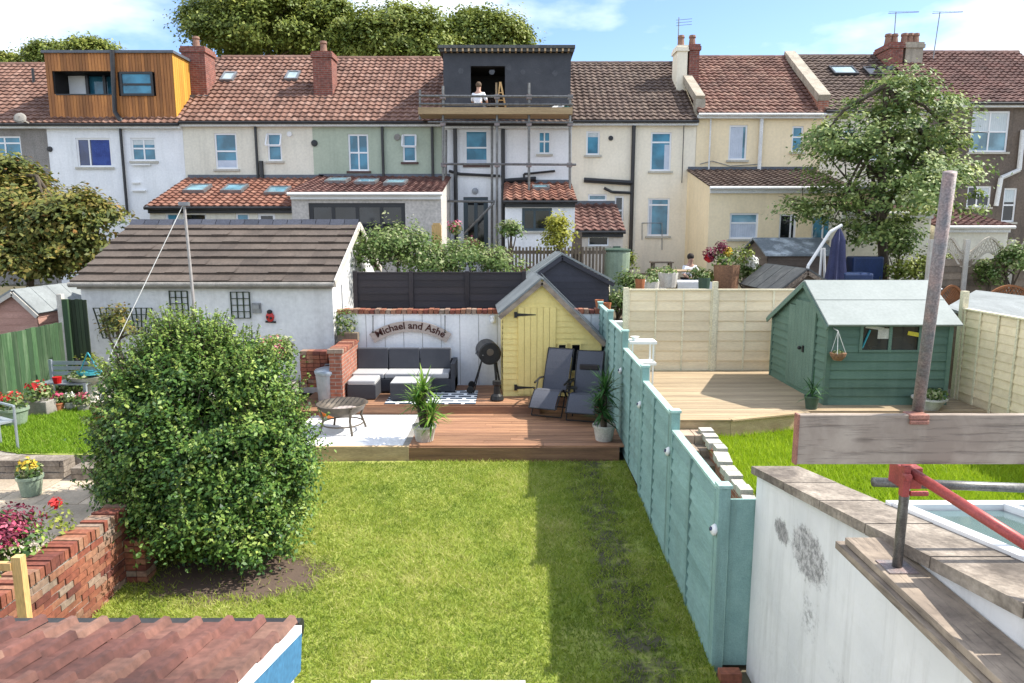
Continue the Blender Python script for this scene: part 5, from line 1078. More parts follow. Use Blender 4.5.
# ------------------------------------------------------------------ tan fence at the back of the right garden
TY = 14.95; tz0, tz1 = 1.0, at(700,289,TY).z
T = thing('tan_fence', 'pale tan overlap fence at the back of the right hand deck', 'fence', (at(720,370,TY).x, TY, 1))
xs = [at(626,289,TY).x, at(715,289,TY).x, at(806,289,TY).x]
for i in range(2):
    m = MB(); lap(m, (xs[i]+.05,TY,tz0), (1,0,0), (0,0,1), (0,-1,0), xs[i+1]-xs[i]-.1, tz1-tz0-.03, .21, .022, wob=.005)
    lap(m, (xs[i+1]-.05,TY+.03,tz0), (-1,0,0), (0,0,1), (0,1,0), xs[i+1]-xs[i]-.1, tz1-tz0-.03, .165, .02)
    P_ = m.build('panel', 'fence_tan', T); m = MB()
    for f in (.0, .33, .66, 1): x = xs[i]+.07+(xs[i+1]-xs[i]-.14)*f; m.box(x-.02, x+.02, TY-.03, TY-.013, tz0, tz1-.03)
    m.box(xs[i]+.05, xs[i+1]-.05, TY-.05, TY+.05, tz1-.028, tz1); m.build('batten', 'fence_tan_light', P_)
for x, zt_ in ((xs[0], tz1+.03), (xs[1], tz1+.16), (xs[2], tz1+.1)): m = MB(); m.box(x-.05, x+.05, TY-.06, TY+.05, .9, zt_); m.build('post', 'fence_tan_light', T)
# right side fence
T = thing('tan_side_fence', 'tan overlap fence running down the right side of the green shed', 'fence', (8.1, 10, 1))
xr = 8.05; ztp = 2.62
for i, (ya, yb) in enumerate(((10.55,12.35),(8.65,10.45),(6.75,8.55))):
    m = MB(); lap(m, (xr, yb, .85), (0,-1,0), (0,0,1), (-1,0,0), yb-ya, ztp-.85, .15, .016, wob=.004); m.box(xr, xr+.02, ya, yb, .85, ztp)
    P_ = m.build('panel', 'fence_tan', T); m = MB()
    for f in (.02,.25,.5,.75,.98): y = ya+(yb-ya)*f; m.box(xr-.036, xr-.017, y-.02, y+.02, .85, ztp)
    m.box(xr-.05, xr+.04, ya, yb, ztp, ztp+.025); m.build('batten', 'fence_tan_light', P_)
for y in (12.42, 10.5, 8.6): m = MB(); m.box(xr-.05, xr+.05, y-.05, y+.05, .8, ztp+(.32 if y > 12 else .06)); m.build('post', 'fence_tan_light', T)

# ------------------------------------------------------------------ green shed
T = thing('green_shed', 'green wooden shed with a pale green felt roof on the right hand deck', 'shed', (6.5, 13, 1.0))
gx, gx2, g0 = 5.45, at(951,326,11.9).x, 1.0
E1, AP, E2 = (11.9, 2.47), (12.85, 3.06), (14.45, 2.25)
m = MB(); m.prism([(gx+.01,E1[0]+.01,g0),(gx+.01,E2[0],g0),(gx+.01,E2[0],E2[1]),(gx+.01,AP[0],AP[1]),(gx+.01,E1[0]+.01,E1[1])], (gx2-gx-.02,0,0), .5)
wr = rect(858, 324, 922, 352, 11.9)
lap(m, (gx,11.9,g0), (1,0,0), (0,0,1), (0,-1,0), gx2-gx, wr[2]-g0, .145, .03); lap(m, (gx,11.9,wr[2]), (1,0,0), (0,0,1), (0,-1,0), wr[0]-gx, E1[1]-wr[2], .145, .02); lap(m, (wr[1],11.9,wr[2]), (1,0,0), (0,0,1), (0,-1,0), gx2-wr[1], E1[1]-wr[2], .145, .02)
def og(zz):   # u runs -Y from far to near
    z = g0+zz; far_ = 0 if z <= E2[1] else (E2[0]-(E2[0]+(AP[0]-E2[0])*(z-E2[1])/(AP[1]-E2[1]))); near = E2[0]-E1[0] if z <= E1[1] else E2[0]-(E1[0]+(AP[0]-E1[0])*(z-E1[1])/(AP[1]-E1[1])); return far_, near
lap(m, (gx,E2[0],g0), (0,-1,0), (0,0,1), (-1,0,0), 2.5, AP[1]-g0, .145, .03, poly=og); lap(m, (gx2,E1[0],g0), (0,1,0), (0,0,1), (1,0,0), 2.5, 1.2, .145, .02)
BD = m.build('body', 'shed_green', T)
m = MB(); m.box(gx-.035, gx+.04, 11.86, 11.94, g0, E1[1]); m.build('corner_trim', 'shed_green', T); m = MB(); m.box(gx-.035, gx+.03, 14.4, 14.48, g0, E2[1]); m.build('corner_trim', 'shed_green', T); m = MB(); m.box(gx2-.04, gx2+.03, 11.86, 11.94, g0, E1[1]); m.build('corner_trim', 'shed_green', T)
m = MB(); ya, yb = 12.35, 13.55
for i in range(8): y = ya+(yb-ya)*i/8; m.box(gx-.055, gx-.022, y+.003, y+(yb-ya)/8-.003, 1.08, 2.72 if i < 6 else 2.6, random.uniform(.3,.7))
D = m.build('door', 'shed_green_door', T); m = MB(); m.box(gx-.08, gx-.057, 12.75, 12.8, 1.78, 1.9); m.ball((gx-.085,12.9,1.84), .035); m.build('handle', 'black_metal', D)
ov = .16
for nm, (e, a) in {'roof': (E1, AP)}.items():
    m = MB()
    for e in (E1, E2):
        d = Vector((0, e[0]-AP[0], e[1]-AP[1])); L = d.length; d.normalize(); nn = Vector((1,0,0)).cross(d); nn = nn if nn.z > 0 else -nn
        o = Vector((gx-.09, AP[0], AP[1]+.01))+nn*.005; q = [o, o+Vector((gx2-gx+.2,0,0)), o+Vector((gx2-gx+.2,0,0))+d*(L+ov), o+d*(L+ov)]; m.hexa([*q, *(p_+nn*.035 for p_ in q)], .5)
        r_ = o+d*(L*.52)+nn*.036; m.hexa([r_, r_+Vector((gx2-gx+.2,0,0)), r_+Vector((gx2-gx+.2,0,0))+d*.012, r_+d*.012, r_+nn*.008, r_+Vector((gx2-gx+.2,0,0))+nn*.008, r_+Vector((gx2-gx+.2,0,0))+d*.012+nn*.008, r_+d*.012+nn*.008], .2)
    m.build('roof', 'felt_green', T)
m = MB()
for e in (E1, E2):
    d = Vector((0, e[0]-AP[0], e[1]-AP[1])).normalized(); m.bar(Vector((gx-.1,AP[0],AP[1]-.03)), Vector((gx-.1,e[0],e[1]-.03))+d*ov, .022, .085)
m.build('bargeboard', 'shed_green_door', T)
Wn = MB(); f = 11.87; Wn.box(wr[0], wr[1], f, f+.02, wr[2], wr[2]+.04); Wn.box(wr[0], wr[1], f, f+.02, wr[3]-.04, wr[3]); 
for x in (wr[0], (wr[0]+wr[1])/2-.03, wr[1]-.05): Wn.box(x, x+.05, f-.004, f+.018, wr[2], wr[3])
w_ = Wn.build('window', 'shed_green_door', T); m = MB(); m.box(wr[0]+.02, wr[1]-.02, f+.022, f+.03, wr[2]+.02, wr[3]-.02); m.build('pane', 'pane_dark', w_)
m = MB(); a = at(862,348,11.88); b_ = at(870,330,11.88); m.bar(a, b_, .05, .012); m.build('blue_tool', 'turquoise', w_); m = MB(); m.bar(at(866,326.5,11.88), at(884,329,11.88), .012, .05); p = at(885,333,11.885); m.box(p.x-.12,p.x+.12,11.884,11.89,p.z-.1,p.z+.08); m.build('paper', 'stone_pale', w_); m = MB(); m.bar(at(908,333,11.885), at(925,336,11.885), .012, .07); m.build('tool_handle', 'yellow_tool', w_)
# hanging basket
p = at(838,355,11.7); T = thing('hanging_basket', 'small hanging basket on a bracket at the corner of the green shed', 'hanging basket', p)
m = MB(); top = at(838,331,11.7); m.lathe([(0,-.1),(.07,-.09),(.12,-.02),(.135,.04),(.12,.04),(0,.02)], p, 14); m.build('bowl', 'basket', T)
m = MB(); [m.tube(p+Vector((.13*math.cos(a),.13*math.sin(a),.03)), top, .005) for a in (0,2.1,4.2)]; m.tube(top, top+Vector((0,.2,.03)), .01); m.build('chain', 'rope', T); plant(T, tuple(p+Vector((0,0,.04))), .1, 90, .02, 'leaf_climber', seed=2, flat=.5)
def spiky(T, base, h, n, L, w, m_, seed, name='foliage', heads=((0,0,1.0),), upb=.5):
    rnd = random.Random(seed); mb = MB()
    for hx, hy, hh in heads:
        c = Vector(base)+Vector((hx, hy, h*hh))
        for i in range(n):
            a = rnd.uniform(0, 6.283); el = rnd.uniform(-.5, 1.35); d = Vector((math.cos(a)*math.cos(el), math.sin(a)*math.cos(el), math.sin(el))); l = L*rnd.uniform(.65, 1.1); s_ = d.cross(Vector((0,0,1))).normalized()*w
            st = c+Vector((0,0,rnd.uniform(-.22,.05))); p = [st]; dd = d.copy()
            for k in range(3): p.append(p[-1]+dd*l/3); dd = (dd+Vector((0,0,-.16))).normalized()
            t = rnd.random(); mb.add([p[0]-s_*.6,p[0]+s_*.6,p[1]+s_,p[1]-s_,p[2]+s_*.8,p[2]-s_*.8,p[3]], [(0,1,2,3),(3,2,4,5),(5,4,6)], t)
    return mb.build(name, m_, T)
def pot(T, c, r, h, m_, name='pot', taper=.75, soil=True):
    m = MB(); m.lathe([(0,0),(r*taper,0),(r*.97,h*.85),(r*1.06,h*.86),(r*1.06,h),(r*.93,h),(r*.9,h*.86),(0,h*.86)], c, 24); o = m.build(name, m_, T, smooth=False)
    return o
def yucca(label, loc, h, seed, m_, potm, r=.19, heads=((0,0,1.0),), n=60):
    T = thing('potted_yucca', label, 'potted plant', loc, 0, 'spiky yuccas in pots'); pot(T, loc, r, .27, potm); m = MB()
    for hx, hy, hh in heads: m.tube(Vector(loc)+Vector((hx*.3,hy*.3,.22)), Vector(loc)+Vector((hx,hy,h*hh-.05)), .05, .035, 9)
    m.build('trunk', 'bark', T); spiky(T, loc, h, n, .42, .019, m_, seed, heads=heads); return T
yucca('bright green spiky yucca in a whitish pot at the front edge of the deck', (-1.5, 11.6, .45), .93, 1, 'leaf_spike', 'pot_white', .2, ((.0,0,1.0),(.13,-.05,.55),(-.1,.05,.75)), 75)
yucca('darker spiky yucca in a white pot against the teal fence', (1.58, 11.62, .45), .92, 2, 'leaf_spike_dark', 'pot_white', .19, ((0,0,1.0),(-.05,-.03,.62)), 85)

# ------------------------------------------------------------------ things on the centre deck
UZ = .622
def cush(mb, x0, x1, y0, y1, z0, z1, t=None): mb.box(x0, x1, y0, y1, z0, z1, t)
T = thing('corner_sofa', 'grey wicker corner sofa with grey cushions, shade coloured into the backs, against the white wall', 'sofa', (-2.3, 14.6, UZ))
sx0, sx1 = at(357,388,14.9).x, at(456,388,14.6).x; sb = 15.14
m = MB(); m.box(sx0, sx1, sb-.75, sb-.06, UZ+.03, UZ+.3); m.box(sx0, sx1, sb-.06, sb, UZ+.03, UZ+.62); m.box(sx1-.09, sx1, sb-.76, sb-.001, UZ+.03, UZ+.63); m.box(sx0-.1, sx0-.002, sb-.7, sb, UZ+.03, UZ+.62); m.build('frame', 'wicker_grey', T, bevel=.008)
n3 = (sx1-.1-sx0-.04)/3
for i in range(3):
    xa = sx0+.02+n3*i
    m = MB(); m.prism([(xa,sb-.2,UZ+.42),(xa,sb-.08,UZ+.42),(xa,sb-.065,UZ+.86),(xa,sb-.16,UZ+.86)], (n3-.015,0,0)); m.build('back_cushion', 'cushion_shaded', T, bevel=.02)
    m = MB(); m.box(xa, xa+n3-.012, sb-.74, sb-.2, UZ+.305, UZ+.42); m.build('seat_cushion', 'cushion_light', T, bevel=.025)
T = thing('ottoman', 'low dark grey wicker ottoman with a pale cushion at the left end of the sofa', 'ottoman', (-2.95, 14.1, UZ)); a = at(350,396,14.0).x; b_ = at(378,396,14.0).x
m = MB(); m.box(a, b_, 13.78, 14.35, UZ+.02, UZ+.3); m.build('base', 'wicker_grey', T, bevel=.008); m = MB(); m.box(a+.005, b_-.005, 13.785, 14.345, UZ+.302, UZ+.4); m.build('cushion', 'cushion_light', T, bevel=.025)
T = thing('coffee_table', 'square dark grey wicker coffee table with a pale top on the rug', 'table', (-1.95, 13.9, UZ)); a = at(391,398,13.75).x; b_ = at(428,398,13.75).x
m = MB(); m.box(a, b_, 13.66, 14.3, UZ+.012, UZ+.36); m.build('base', 'wicker_grey', T, bevel=.008); m = MB(); m.box(a+.01, b_-.01, 13.67, 14.29, UZ+.362, UZ+.378); m.build('top', 'cushion_light', T)
m = MB(); m.box(-2.52, -.72, 13.42, 14.62, UZ+.001, UZ+.01); tag(m.build('rug', 'rug_pattern'), 'white and navy patterned outdoor rug under the coffee table', 'rug')
# smoker barbecue
bc = at(488,352,14.55); T = thing('barrel_barbecue', 'dark barrel smoker barbecue on thin legs against the white wall', 'barbecue', (bc.x, 14.6, UZ))
m = MB(); ax = Vector((.18,-1,0)).normalized(); R_ = .235; m.lathe([(0,-.3),(R_*.9,-.3),(R_,-.27),(R_,.27),(R_*.9,.3),(0,.3)], (bc.x, 14.6, bc.z), 22, axis=ax); m.build('barrel', 'black_metal', T, smooth=False)
m = MB(); f = Vector((bc.x,14.6,bc.z))+ax*.302; m.lathe([(0,0),(.07,0),(.075,.012),(0,.016)], f+Vector((0,0,.04)), 14, axis=ax); m.build('gauge', 'bronze_metal', T); m = MB(); m.tube(f+Vector((-.15,-.05,-.02)), f+Vector((-.15,.5,-.02)), .012); m.tube(Vector((bc.x-.25,14.35,bc.z)), Vector((bc.x-.25,14.8,bc.z)), .014); m.build('handle', 'grey_metal', T)
for nm, (x0_, y0_), (x1_, y1_), r_ in (('leg', (-.12,-.18), (-.3,-.25), .014), ('leg', (-.12,.2), (-.34,.25), .014), ('leg', (.14,-.18), (.2,-.24), .025), ('leg', (.14,.2), (.26,.25), .02)):
    m = MB(); m.tube((bc.x+x0_,14.6+y0_,bc.z-.14), (bc.x+x1_,14.6+y1_,UZ+.002), r_); m.build(nm, 'black_metal', T)
m = MB(); m.tube((bc.x-.2,14.6-.2,1.0),(bc.x-.22,14.6+.2,1.0),.01); m.build('stretcher', 'black_metal', T)
for y in (-.27,.27): m = MB(); m.lathe([(0,-.02),(.075,-.02),(.075,.02),(0,.02)], (bc.x-.37,14.6+y,UZ+.077), 14, axis=(0,1,0)); m.build('wheel', 'black_metal', T)
p = at(497,404,13.75); T = thing('gas_stove', 'small dark camping burner on the deck left of the yellow shed', 'burner', (p.x,13.75,UZ)); m = MB(); m.lathe([(0,0),(.13,0),(.14,.03),(.12,.1),(.07,.14),(.06,.3),(.09,.33),(.09,.4),(0,.41)], (p.x,13.75,UZ+.001), 16); m.build('burner', 'black_metal', T)
# zero gravity loungers
def lounger(label, loc, rz, head=False):
    T = thing('reclining_lounger', label, 'garden chair', loc, rz, 'folding loungers in front of the yellow shed')
    w = .27
    B0, B1 = Vector((0,.16,.40)), Vector((0,.52,1.2)); S1 = Vector((0,-.30,.50)); L1 = Vector((0,-.62,.22))
    def strip(a, b_, name, sag=.03):
        m = MB(); n = 6; d = (b_-a); nn = d.cross(Vector((1,0,0))).normalized(); pv = None
        for i in range(n):
            for s_ in (0,):
                t0, t1 = i/n, (i+1)/n; f = lambda t: a+d*t-nn*sag*math.sin(math.pi*t)
                p0, p1 = f(t0), f(t1); X = Vector((w-.02,0,0)); m.add([p0-X,p0+X,p1+X,p1-X,p0-X-nn*.008,p0+X-nn*.008,p1+X-nn*.008,p1-X-nn*.008], [(0,1,2,3),(7,6,5,4),(0,3,7,4),(1,5,6,2)], .5)
        return m.build(name, 'sling_grey', T, local=True)
    strip(B0+Vector((0,0,.03)), B1, 'backrest'); strip(S1, B0, 'seat'); strip(L1, S1, 'leg_rest')
    if head: m = MB(); m.box(-.19,.19,.30,.36,.86,.97); m.build('headrest', 'fence_black', T, local=True, bevel=.02)
    m = MB()
    for s_ in (-1, 1):
        X = Vector((w*s_,0,0)); m.path([B1+X, B0+X, S1+X, L1+X], .013); 
    m.path([B1-Vector((w,0,0)), B1+Vector((w,0,0))], .013); m.path([L1-Vector((w,0,0)), L1+Vector((w,0,0))], .013); m.build('frame', 'black_metal', T, local=True)
    for s_ in (-1, 1):
        X = w*s_*1.12; m = MB(); m.path([(X,.42,.62),(X,.1,.66),(X,-.2,.62)], .02); m.build('armrest', 'black_metal', T, local=True)
        m = MB(); m.path([(X,.0,.63),(X,-.38,.02)], .012); m.path([(X,-.3,.55),(X,.42,.02)], .012); m.build('leg', 'black_metal', T, local=True)
    for y in (-.38, .42): m = MB(); m.path([(-w*1.12,y,.015),(w*1.12,y,.015)], .012); m.build('foot_bar', 'black_metal', T, local=True)
    return T
L1_ = lounger('reclining dark grey lounger nearest the yellow shed door, without a head pillow', (.80, 13.45, .452), R(-22))
lounger('reclining dark grey lounger with a dark head pillow, beside the teal fence', (1.42, 13.12, .452), R(-16), True)
p = (1.13, 13.1, .452); T = thing('cup_tray', 'small black cup tray clipped between the two loungers', 'tray', p); m = MB(); m.box(1.04,1.24,12.98,13.16,1.02,1.05); m.lathe([(.035,0),(.04,.09),(.045,.09)], (1.09,13.07,1.05), 10); m.build('tray', 'black_metal', T); m = MB(); m.tube((1.2,13.1,1.03),(1.17,13.15,.455),.014); m.build('arm', 'black_metal', T)
# fire bowl
c = (at(343,430,12.25).x, 12.25, .431); T = thing('fire_bowl', 'round bronze fire bowl with ash on a ring stand on the white slab', 'fire pit', c); r_ = .44
m = MB(); m.lathe([(0,.27),(r_*.5,.3),(r_*.85,.4),(r_,.5),(r_*1.06,.51),(r_*.98,.515),(r_*.8,.42),(r_*.45,.33),(0,.30)], c, 32); m.build('bowl', 'bronze_metal', T, smooth=True)
m = MB(); m.lathe([(0,.40),(r_*.35,.42),(r_*.55,.40),(r_*.6,.36)], (c[0]+.05,c[1],c[2]), 14); m.build('ash_heap', 'ash', T)
for i in range(4):
    a = .6+i*math.pi/2; m = MB(); dx, dy = math.cos(a), math.sin(a); m.path([Vector(c)+Vector((dx*r_*1.0,dy*r_*1.0,.49)), Vector(c)+Vector((dx*r_*.8,dy*r_*.8,.25)), Vector(c)+Vector((dx*r_*1.0,dy*r_*1.0,.002))], .022); m.build('leg', 'bronze_metal', T)
m = MB(); pts = [Vector(c)+Vector((math.cos(i*.2618)*r_*.84, math.sin(i*.2618)*r_*.84, .15)) for i in range(25)]; m.path(pts, .014); m.build('ring', 'bronze_metal', T)
m = MB(); rr = .35
for i in range(9): x = -.35+.7*i/8; k = math.sqrt(max(.001, r_*r_*.8-x*x)); m.tube(Vector(c)+Vector((x,-k*.2,.53)), Vector(c)+Vector((x,k,.53)), .006)
m.build('grate', 'black_metal', T)
# galvanised bin, orange pots, brick return wall
c = (at(329,396,13.85).x, 13.85, .52); T = thing('galvanised_bin', 'galvanised metal dustbin with a domed lid beside the low brick wall', 'bin', c)
m = MB(); m.lathe([(0,0),(.2,0),(.25,.62),(.26,.63),(.26,.66),(.24,.66)], c, 26); m.build('body', 'galvanised', T); m = MB(); m.lathe([(.27,.662),(.27,.70),(.24,.73),(.1,.77),(0,.78)], c, 26); k = MB(); L_ = m.build('lid', 'galvanised', T, smooth=True); k.path([Vector(c)+Vector((-.06,0,.775)),Vector(c)+Vector((-.05,0,.82)),Vector(c)+Vector((.05,0,.82)),Vector(c)+Vector((.06,0,.775))],.01); k.build('handle', 'grey_metal', L_)
for (px, py, lab, r_) in ((323,400,'larger orange glazed pot beside the galvanised bin', .11), (332,406,'smaller orange pot in front of the galvanised bin', .08)):
    p = at(px, py, 13.2); p = (p.x, 13.2 if px < 330 else 13.05, .45); T = thing('orange_pot', lab, 'pot', p, 0, 'orange pots'); pot(T, p, r_, r_*2.1, 'orange_glaze')
T = thing('low_brick_wall', 'low red brick wall between the dustbin and the sofa', 'wall', (-3.5, 14.4, .5)); m = MB(); m.box(-3.62,-3.37,13.62,15.12,.45,1.6); m.build('wall', 'old_brick', T); m = MB()
for i in range(13): m.box(-3.65,-3.34,13.6+i*.117,13.7+i*.117,1.604,1.68+random.uniform(-.01,.01))
m.build('coping', 'loose_brick', T)
for k, (px, py, w_, lab) in enumerate(((322,357,.3,'stack of loose red bricks on the low wall by the garage corner'),(309,362,.28,'weathered brick stack with a white slab behind the bush'))):
    p = at(px, py, 14.3); T = thing('brick_stack', lab, 'bricks', (p.x, 14.3, .8)); m = MB()
    for j in range(9):
        for i in range(2): m.box(p.x-w_/2+i*w_/2, p.x-w_/2+(i+1)*w_/2-.01, 14.15+random.uniform(-.02,.02), 14.4, .8+j*.085, .8+j*.085+.075)
    m.build('bricks', 'loose_brick', T)
T = thing('wall_climber', 'small leafy climber in a trough at the garage corner', 'plant', (gr+.2, 15.0, 1.6)); m = MB(); m.box(gr+.08, gr+.5, 14.9, 15.1, 1.66, 1.82); m.build('trough', 'weathered_wood', T); plant(T, (gr+.22, 15.0, 2.05), .28, 260, .04, 'leaf_climber', seed=5, flat=1.3)

# ------------------------------------------------------------------ shrubs and clutter behind the black fence
def shrub(label, px, py, rx, rz, Y, m_, n, cr=.3, leaf=.05, seed=1, name='shrub', cat='shrub', more=(), base=None, per=30, group=None):
    l = [px3(px, py, rx, rz, Y)]+[px3(*q) for q in more]; zb = gz(Y)+.1 if base is None else base
    return tree(name, label, cat, (l[0][0], Y, zb), l, n, per, cr, leaf, m_, r=.05, seed=seed, bottom=zb, inner=.5, nl=6, group=group)
shrub('large pale green climber spilling over the black fence by the garage', 392,248,42,24,17.6,'leaf_climber', 210, .26, .05, 21, more=((365,255,22,22,17.4),(430,258,36,18,17.4),(410,240,20,16,17.8)))
shrub('lower flowering shrub over the right half of the black fence', 470,258,36,16,17.6,'leaf_climber', 130, .24, .045, 22, more=((500,264,22,12,17.5),(445,265,20,12,17.2)))
shrub('slim bright yellow green tree in front of the small white extension', 559,237,11,20,19.5,'leaf_yellow', 60, .22, .05, 23, more=((556,225,8,8,19.5),))
shrub('round pollarded standard tree behind the black fence', 511,228,8,5,19,'leaf_climber', 26, .18, .05, 24)
for k, (px, py, r_, m_, lab) in enumerate(((455,228,7,'petal_pink','pink flowering plant on the patio by the scaffold'),(471,244,7,'petal_maroon','purple flowering plant below the glazed door of the scaffolded house'))):
    p = at(px, py, 20.5); T = thing('flowering_plant', lab, 'plant', (p.x,20.5,2)); plant(T, (p.x,20.5,p.z), .25, 160, .05, 'leaf_climber', seed=k+40, flat=.8); plant(T, (p.x,20.45,p.z+.08), .24, 70, .045, m_, 'flowers', seed=k+50, flat=.8)
Y_ = 20.3; T = thing('picket_fence', 'weathered picket fence on the patio below the scaffold', 'fence', (at(530,262,Y_).x, Y_, 1.9)); m = MB(); xa, xb = at(487,262,Y_).x, at(606,262,Y_).x; zt_ = at(530,247,Y_).z; n = 34
for i in range(n): x = xa+(xb-xa)*i/n; m.box(x, x+.06, Y_, Y_+.02, 1.8, zt_+random.uniform(-.02,.02))
m.box(xa, xb, Y_+.022, Y_+.06, zt_-.2, zt_-.1); m.box(xa, xb, Y_+.022, Y_+.06, 2.0, 2.1); m.build('pickets', 'weathered_wood', T)
Y_ = 19.2; m = MB(); xa, xb = at(440,262,Y_).x, at(548,262,Y_).x; zt_ = at(490,262,Y_).z
for j in range(3): m.box(xa, xb, Y_-.05*j, Y_+.1-.05*j, 1.6+.22*j, 1.8+.22*j)
tag(m.build('sleeper_wall', 'weathered_wood'), 'low retaining wall of weathered sleepers behind the black fence', 'wall')
Y_ = 20.4; m = MB(); xa = at(572,262,Y_).x; m.box(xa, xa+.28, Y_, Y_+.06, 1.8, at(573,232,Y_).z); tag(m.build('fence_panel', 'shed_brown'), 'narrow dark brown fence panel between the two small extensions', 'fence')
p = at(434,255,18.6); m = MB(); m.box(p.x-.05+0, p.x+.2, 18.6, 18.7, 1.7, at(434,225,18.6).z); m.box(p.x-.02, p.x+.17, 18.59, 18.72, at(434,225,18.6).z+.002, at(434,225,18.6).z+.05); tag(m.build('timber_post', 'pine'), 'stout pale timber post rising from the climber left of the scaffold', 'post')
# chairs round a table on the patio
for k, (px, lab) in enumerate(((519,'leftmost brown round backed chair behind the picket fence'),(532,'middle brown round backed chair behind the picket fence'),(546,'rightmost brown round backed chair behind the picket fence'))):
    p = at(px, 245, 21.2); T = thing('patio_chair', lab, 'chair', (p.x,21.2,1.95), 0, 'brown chairs behind the picket fence'); m = MB(); m.box(p.x-.22,p.x+.22,21.0,21.4,2.36,2.41); m.build('seat', 'basket', T)
    m = MB(); m.prism([(p.x-.22,21.42,2.4),(p.x+.22,21.42,2.4),(p.x+.24,21.45,2.8),(p.x+.12,21.46,2.92),(p.x-.12,21.46,2.92),(p.x-.24,21.45,2.8)], (0,.03,0)); m.build('backrest', 'basket', T)
    for sx in (-.19,.19):
        for sy in (21.03,21.37): m = MB(); m.tube((p.x+sx,sy,1.95),(p.x+sx,sy,2.36),.02); m.build('leg', 'basket', T)
# water butt, small metal chairs
Y_ = 20.6; p = at(616,275,Y_); T = thing('water_butt', 'tall grey green water butt beside the small lean-to', 'water butt', (p.x,Y_,1.8)); zt_ = at(616,251,Y_).z
m = MB(); m.lathe([(0,0),(.33,0),(.36,.3),(.4,zt_-1.85),(.37,zt_-1.8)], (p.x,Y_,1.8), 20); m.build('body', 'pot_green', T); m = MB(); m.lathe([(.42,0),(.42,.05),(.1,.1),(0,.1)], (p.x,Y_,zt_), 20); m.box(p.x-.1,p.x+.1,Y_-.1,Y_+.1,zt_+.1,zt_+.14); m.build('lid', 'pot_dark', T)
for k, px in enumerate((591, 603)):
    p = at(px, 268, 19.5); T = thing('slatted_chair', ['pale slatted folding chair left of its twin behind the black shed','pale slatted folding chair next to the water butt'][k], 'chair', (p.x,19.5,1.8), 0, 'pale folding chairs'); m = MB()
    for j in range(4): m.box(p.x-.2,p.x+.2,19.7,19.72,2.25+.1*j,2.32+.1*j)
    m.build('backrest', 'fence_tan_light', T); m = MB(); [m.box(p.x-.2,p.x+.2,19.3+.1*j,19.38+.1*j,2.2,2.22) for j in range(4)]; m.build('seat', 'fence_tan_light', T)
    m = MB(); [m.bar((p.x+s_*.2,19.3,1.8),(p.x+s_*.2,19.71,2.65),.025,.025) for s_ in (-1,1)]; [m.bar((p.x+s_*.2,19.7,1.8),(p.x+s_*.2,19.3,2.2),.025,.025) for s_ in (-1,1)]; m.build('legs', 'fence_tan_light', T)
shrub('green bushy plants beside the water butt', 640,292,16,14,18.2,'leaf_climber', 60, .2, .045, 31, more=((628,282,10,10,18.6),))
shrub('low leafy plant between the black shed and the tan fence', 618,300,12,8,17,'leaf_climber', 40, .16, .04, 32)
shrub('small green plant against the ivory house wall by the water butt', 627,262,6,12,22,'leaf_wood', 30, .18, .05, 33)
# garden tables behind the tan fence
Y_ = 20.2; z_ = gz(Y_)
def table(label, pxa, pxb, py, Y, top, legm='weathered_wood', d=.8, cloth=None):
    a = at(pxa, py, Y); b_ = at(pxb, py, Y); T = thing('garden_table', label, 'table', ((a.x+b_.x)/2, Y, gz(Y)-.05)); m = MB(); m.box(a.x, b_.x, Y, Y+d, a.z-.04, a.z); m.build('top', top, T)
    for x in (a.x+.08, b_.x-.08):
        for y in (Y+.06, Y+d-.06): m = MB(); m.box(x-.03,x+.03,y-.03,y+.03,gz(Y)-.05,a.z-.042); m.build('leg', legm, T)
    if cloth: m = MB(); m.box(a.x-.01, b_.x+.01, Y-.02, Y-.004, a.z-.4, a.z+.002); m.build('cloth', cloth, T)
table('long pale topped table in front of the seated person', 656,703,271, 19.4, 'timber_pale')
table('low white cloth covered table just over the tan fence, left', 645,668,281, 17.6, 'white_paint', cloth='white_paint')
table('low white cloth covered table just over the tan fence, right', 678,712,282, 17.8, 'white_paint', cloth='white_paint')
table('small brown table against the ivory house wall', 652,674,262, 23.4, 'weathered_wood', d=.5)
for k, (px, lab) in enumerate(((649,'dark wooden garden chair tilted beside the long pale table'),(664,'dark wooden chair at the near side of the long pale table'),(690,'dark metal chair just over the tan fence near the white cloths'))):
    Y = (20.4, 18.6, 18.4)[k]; p = at(px, 270, Y); z0 = gz(Y)-.04; T = thing('wooden_chair', lab, 'chair', (p.x,Y,z0), 0, 'dark chairs round the garden tables'); zz = z0+.45
    m = MB(); m.box(p.x-.2,p.x+.2,Y-.2,Y+.2,zz,zz+.04); m.build('seat', 'weathered_wood', T); m = MB(); [m.bar((p.x+s_,Y+.2,zz),(p.x+s_-.06*(k==0),Y+.28,zz+.5),.04,.03) for s_ in (-.18,-.06,.06,.18)]; m.bar((p.x-.22,Y+.28,zz+.5),(p.x+.2,Y+.28,zz+.5),.05,.06); m.build('backrest', 'weathered_wood', T)
    for sx in (-.17,.17):
        for sy in (-.17,.17): m = MB(); m.box(p.x+sx-.02,p.x+sx+.02,Y+sy-.02,Y+sy+.02,z0,zz); m.build('leg', 'weathered_wood', T)
for k, (px, py, m_, lab) in enumerate(((698,274,'leaf_climber','leafy plants on the table near the wooden planter'),(708,277,'leaf_wood','dark leafy plants left of the woven planter'),(655,274,'leaf_climber','small plants beside the white cloth table'))):
    p = at(px, py, 18.9); T = thing('leafy_plant', lab, 'plant', (p.x,18.9,1.7)); plant(T, (p.x,18.9,p.z), .3, 220, .05, m_, seed=60+k, flat=.7); pot(T, (p.x,18.9,p.z-.5), .14, .3, 'terracotta')
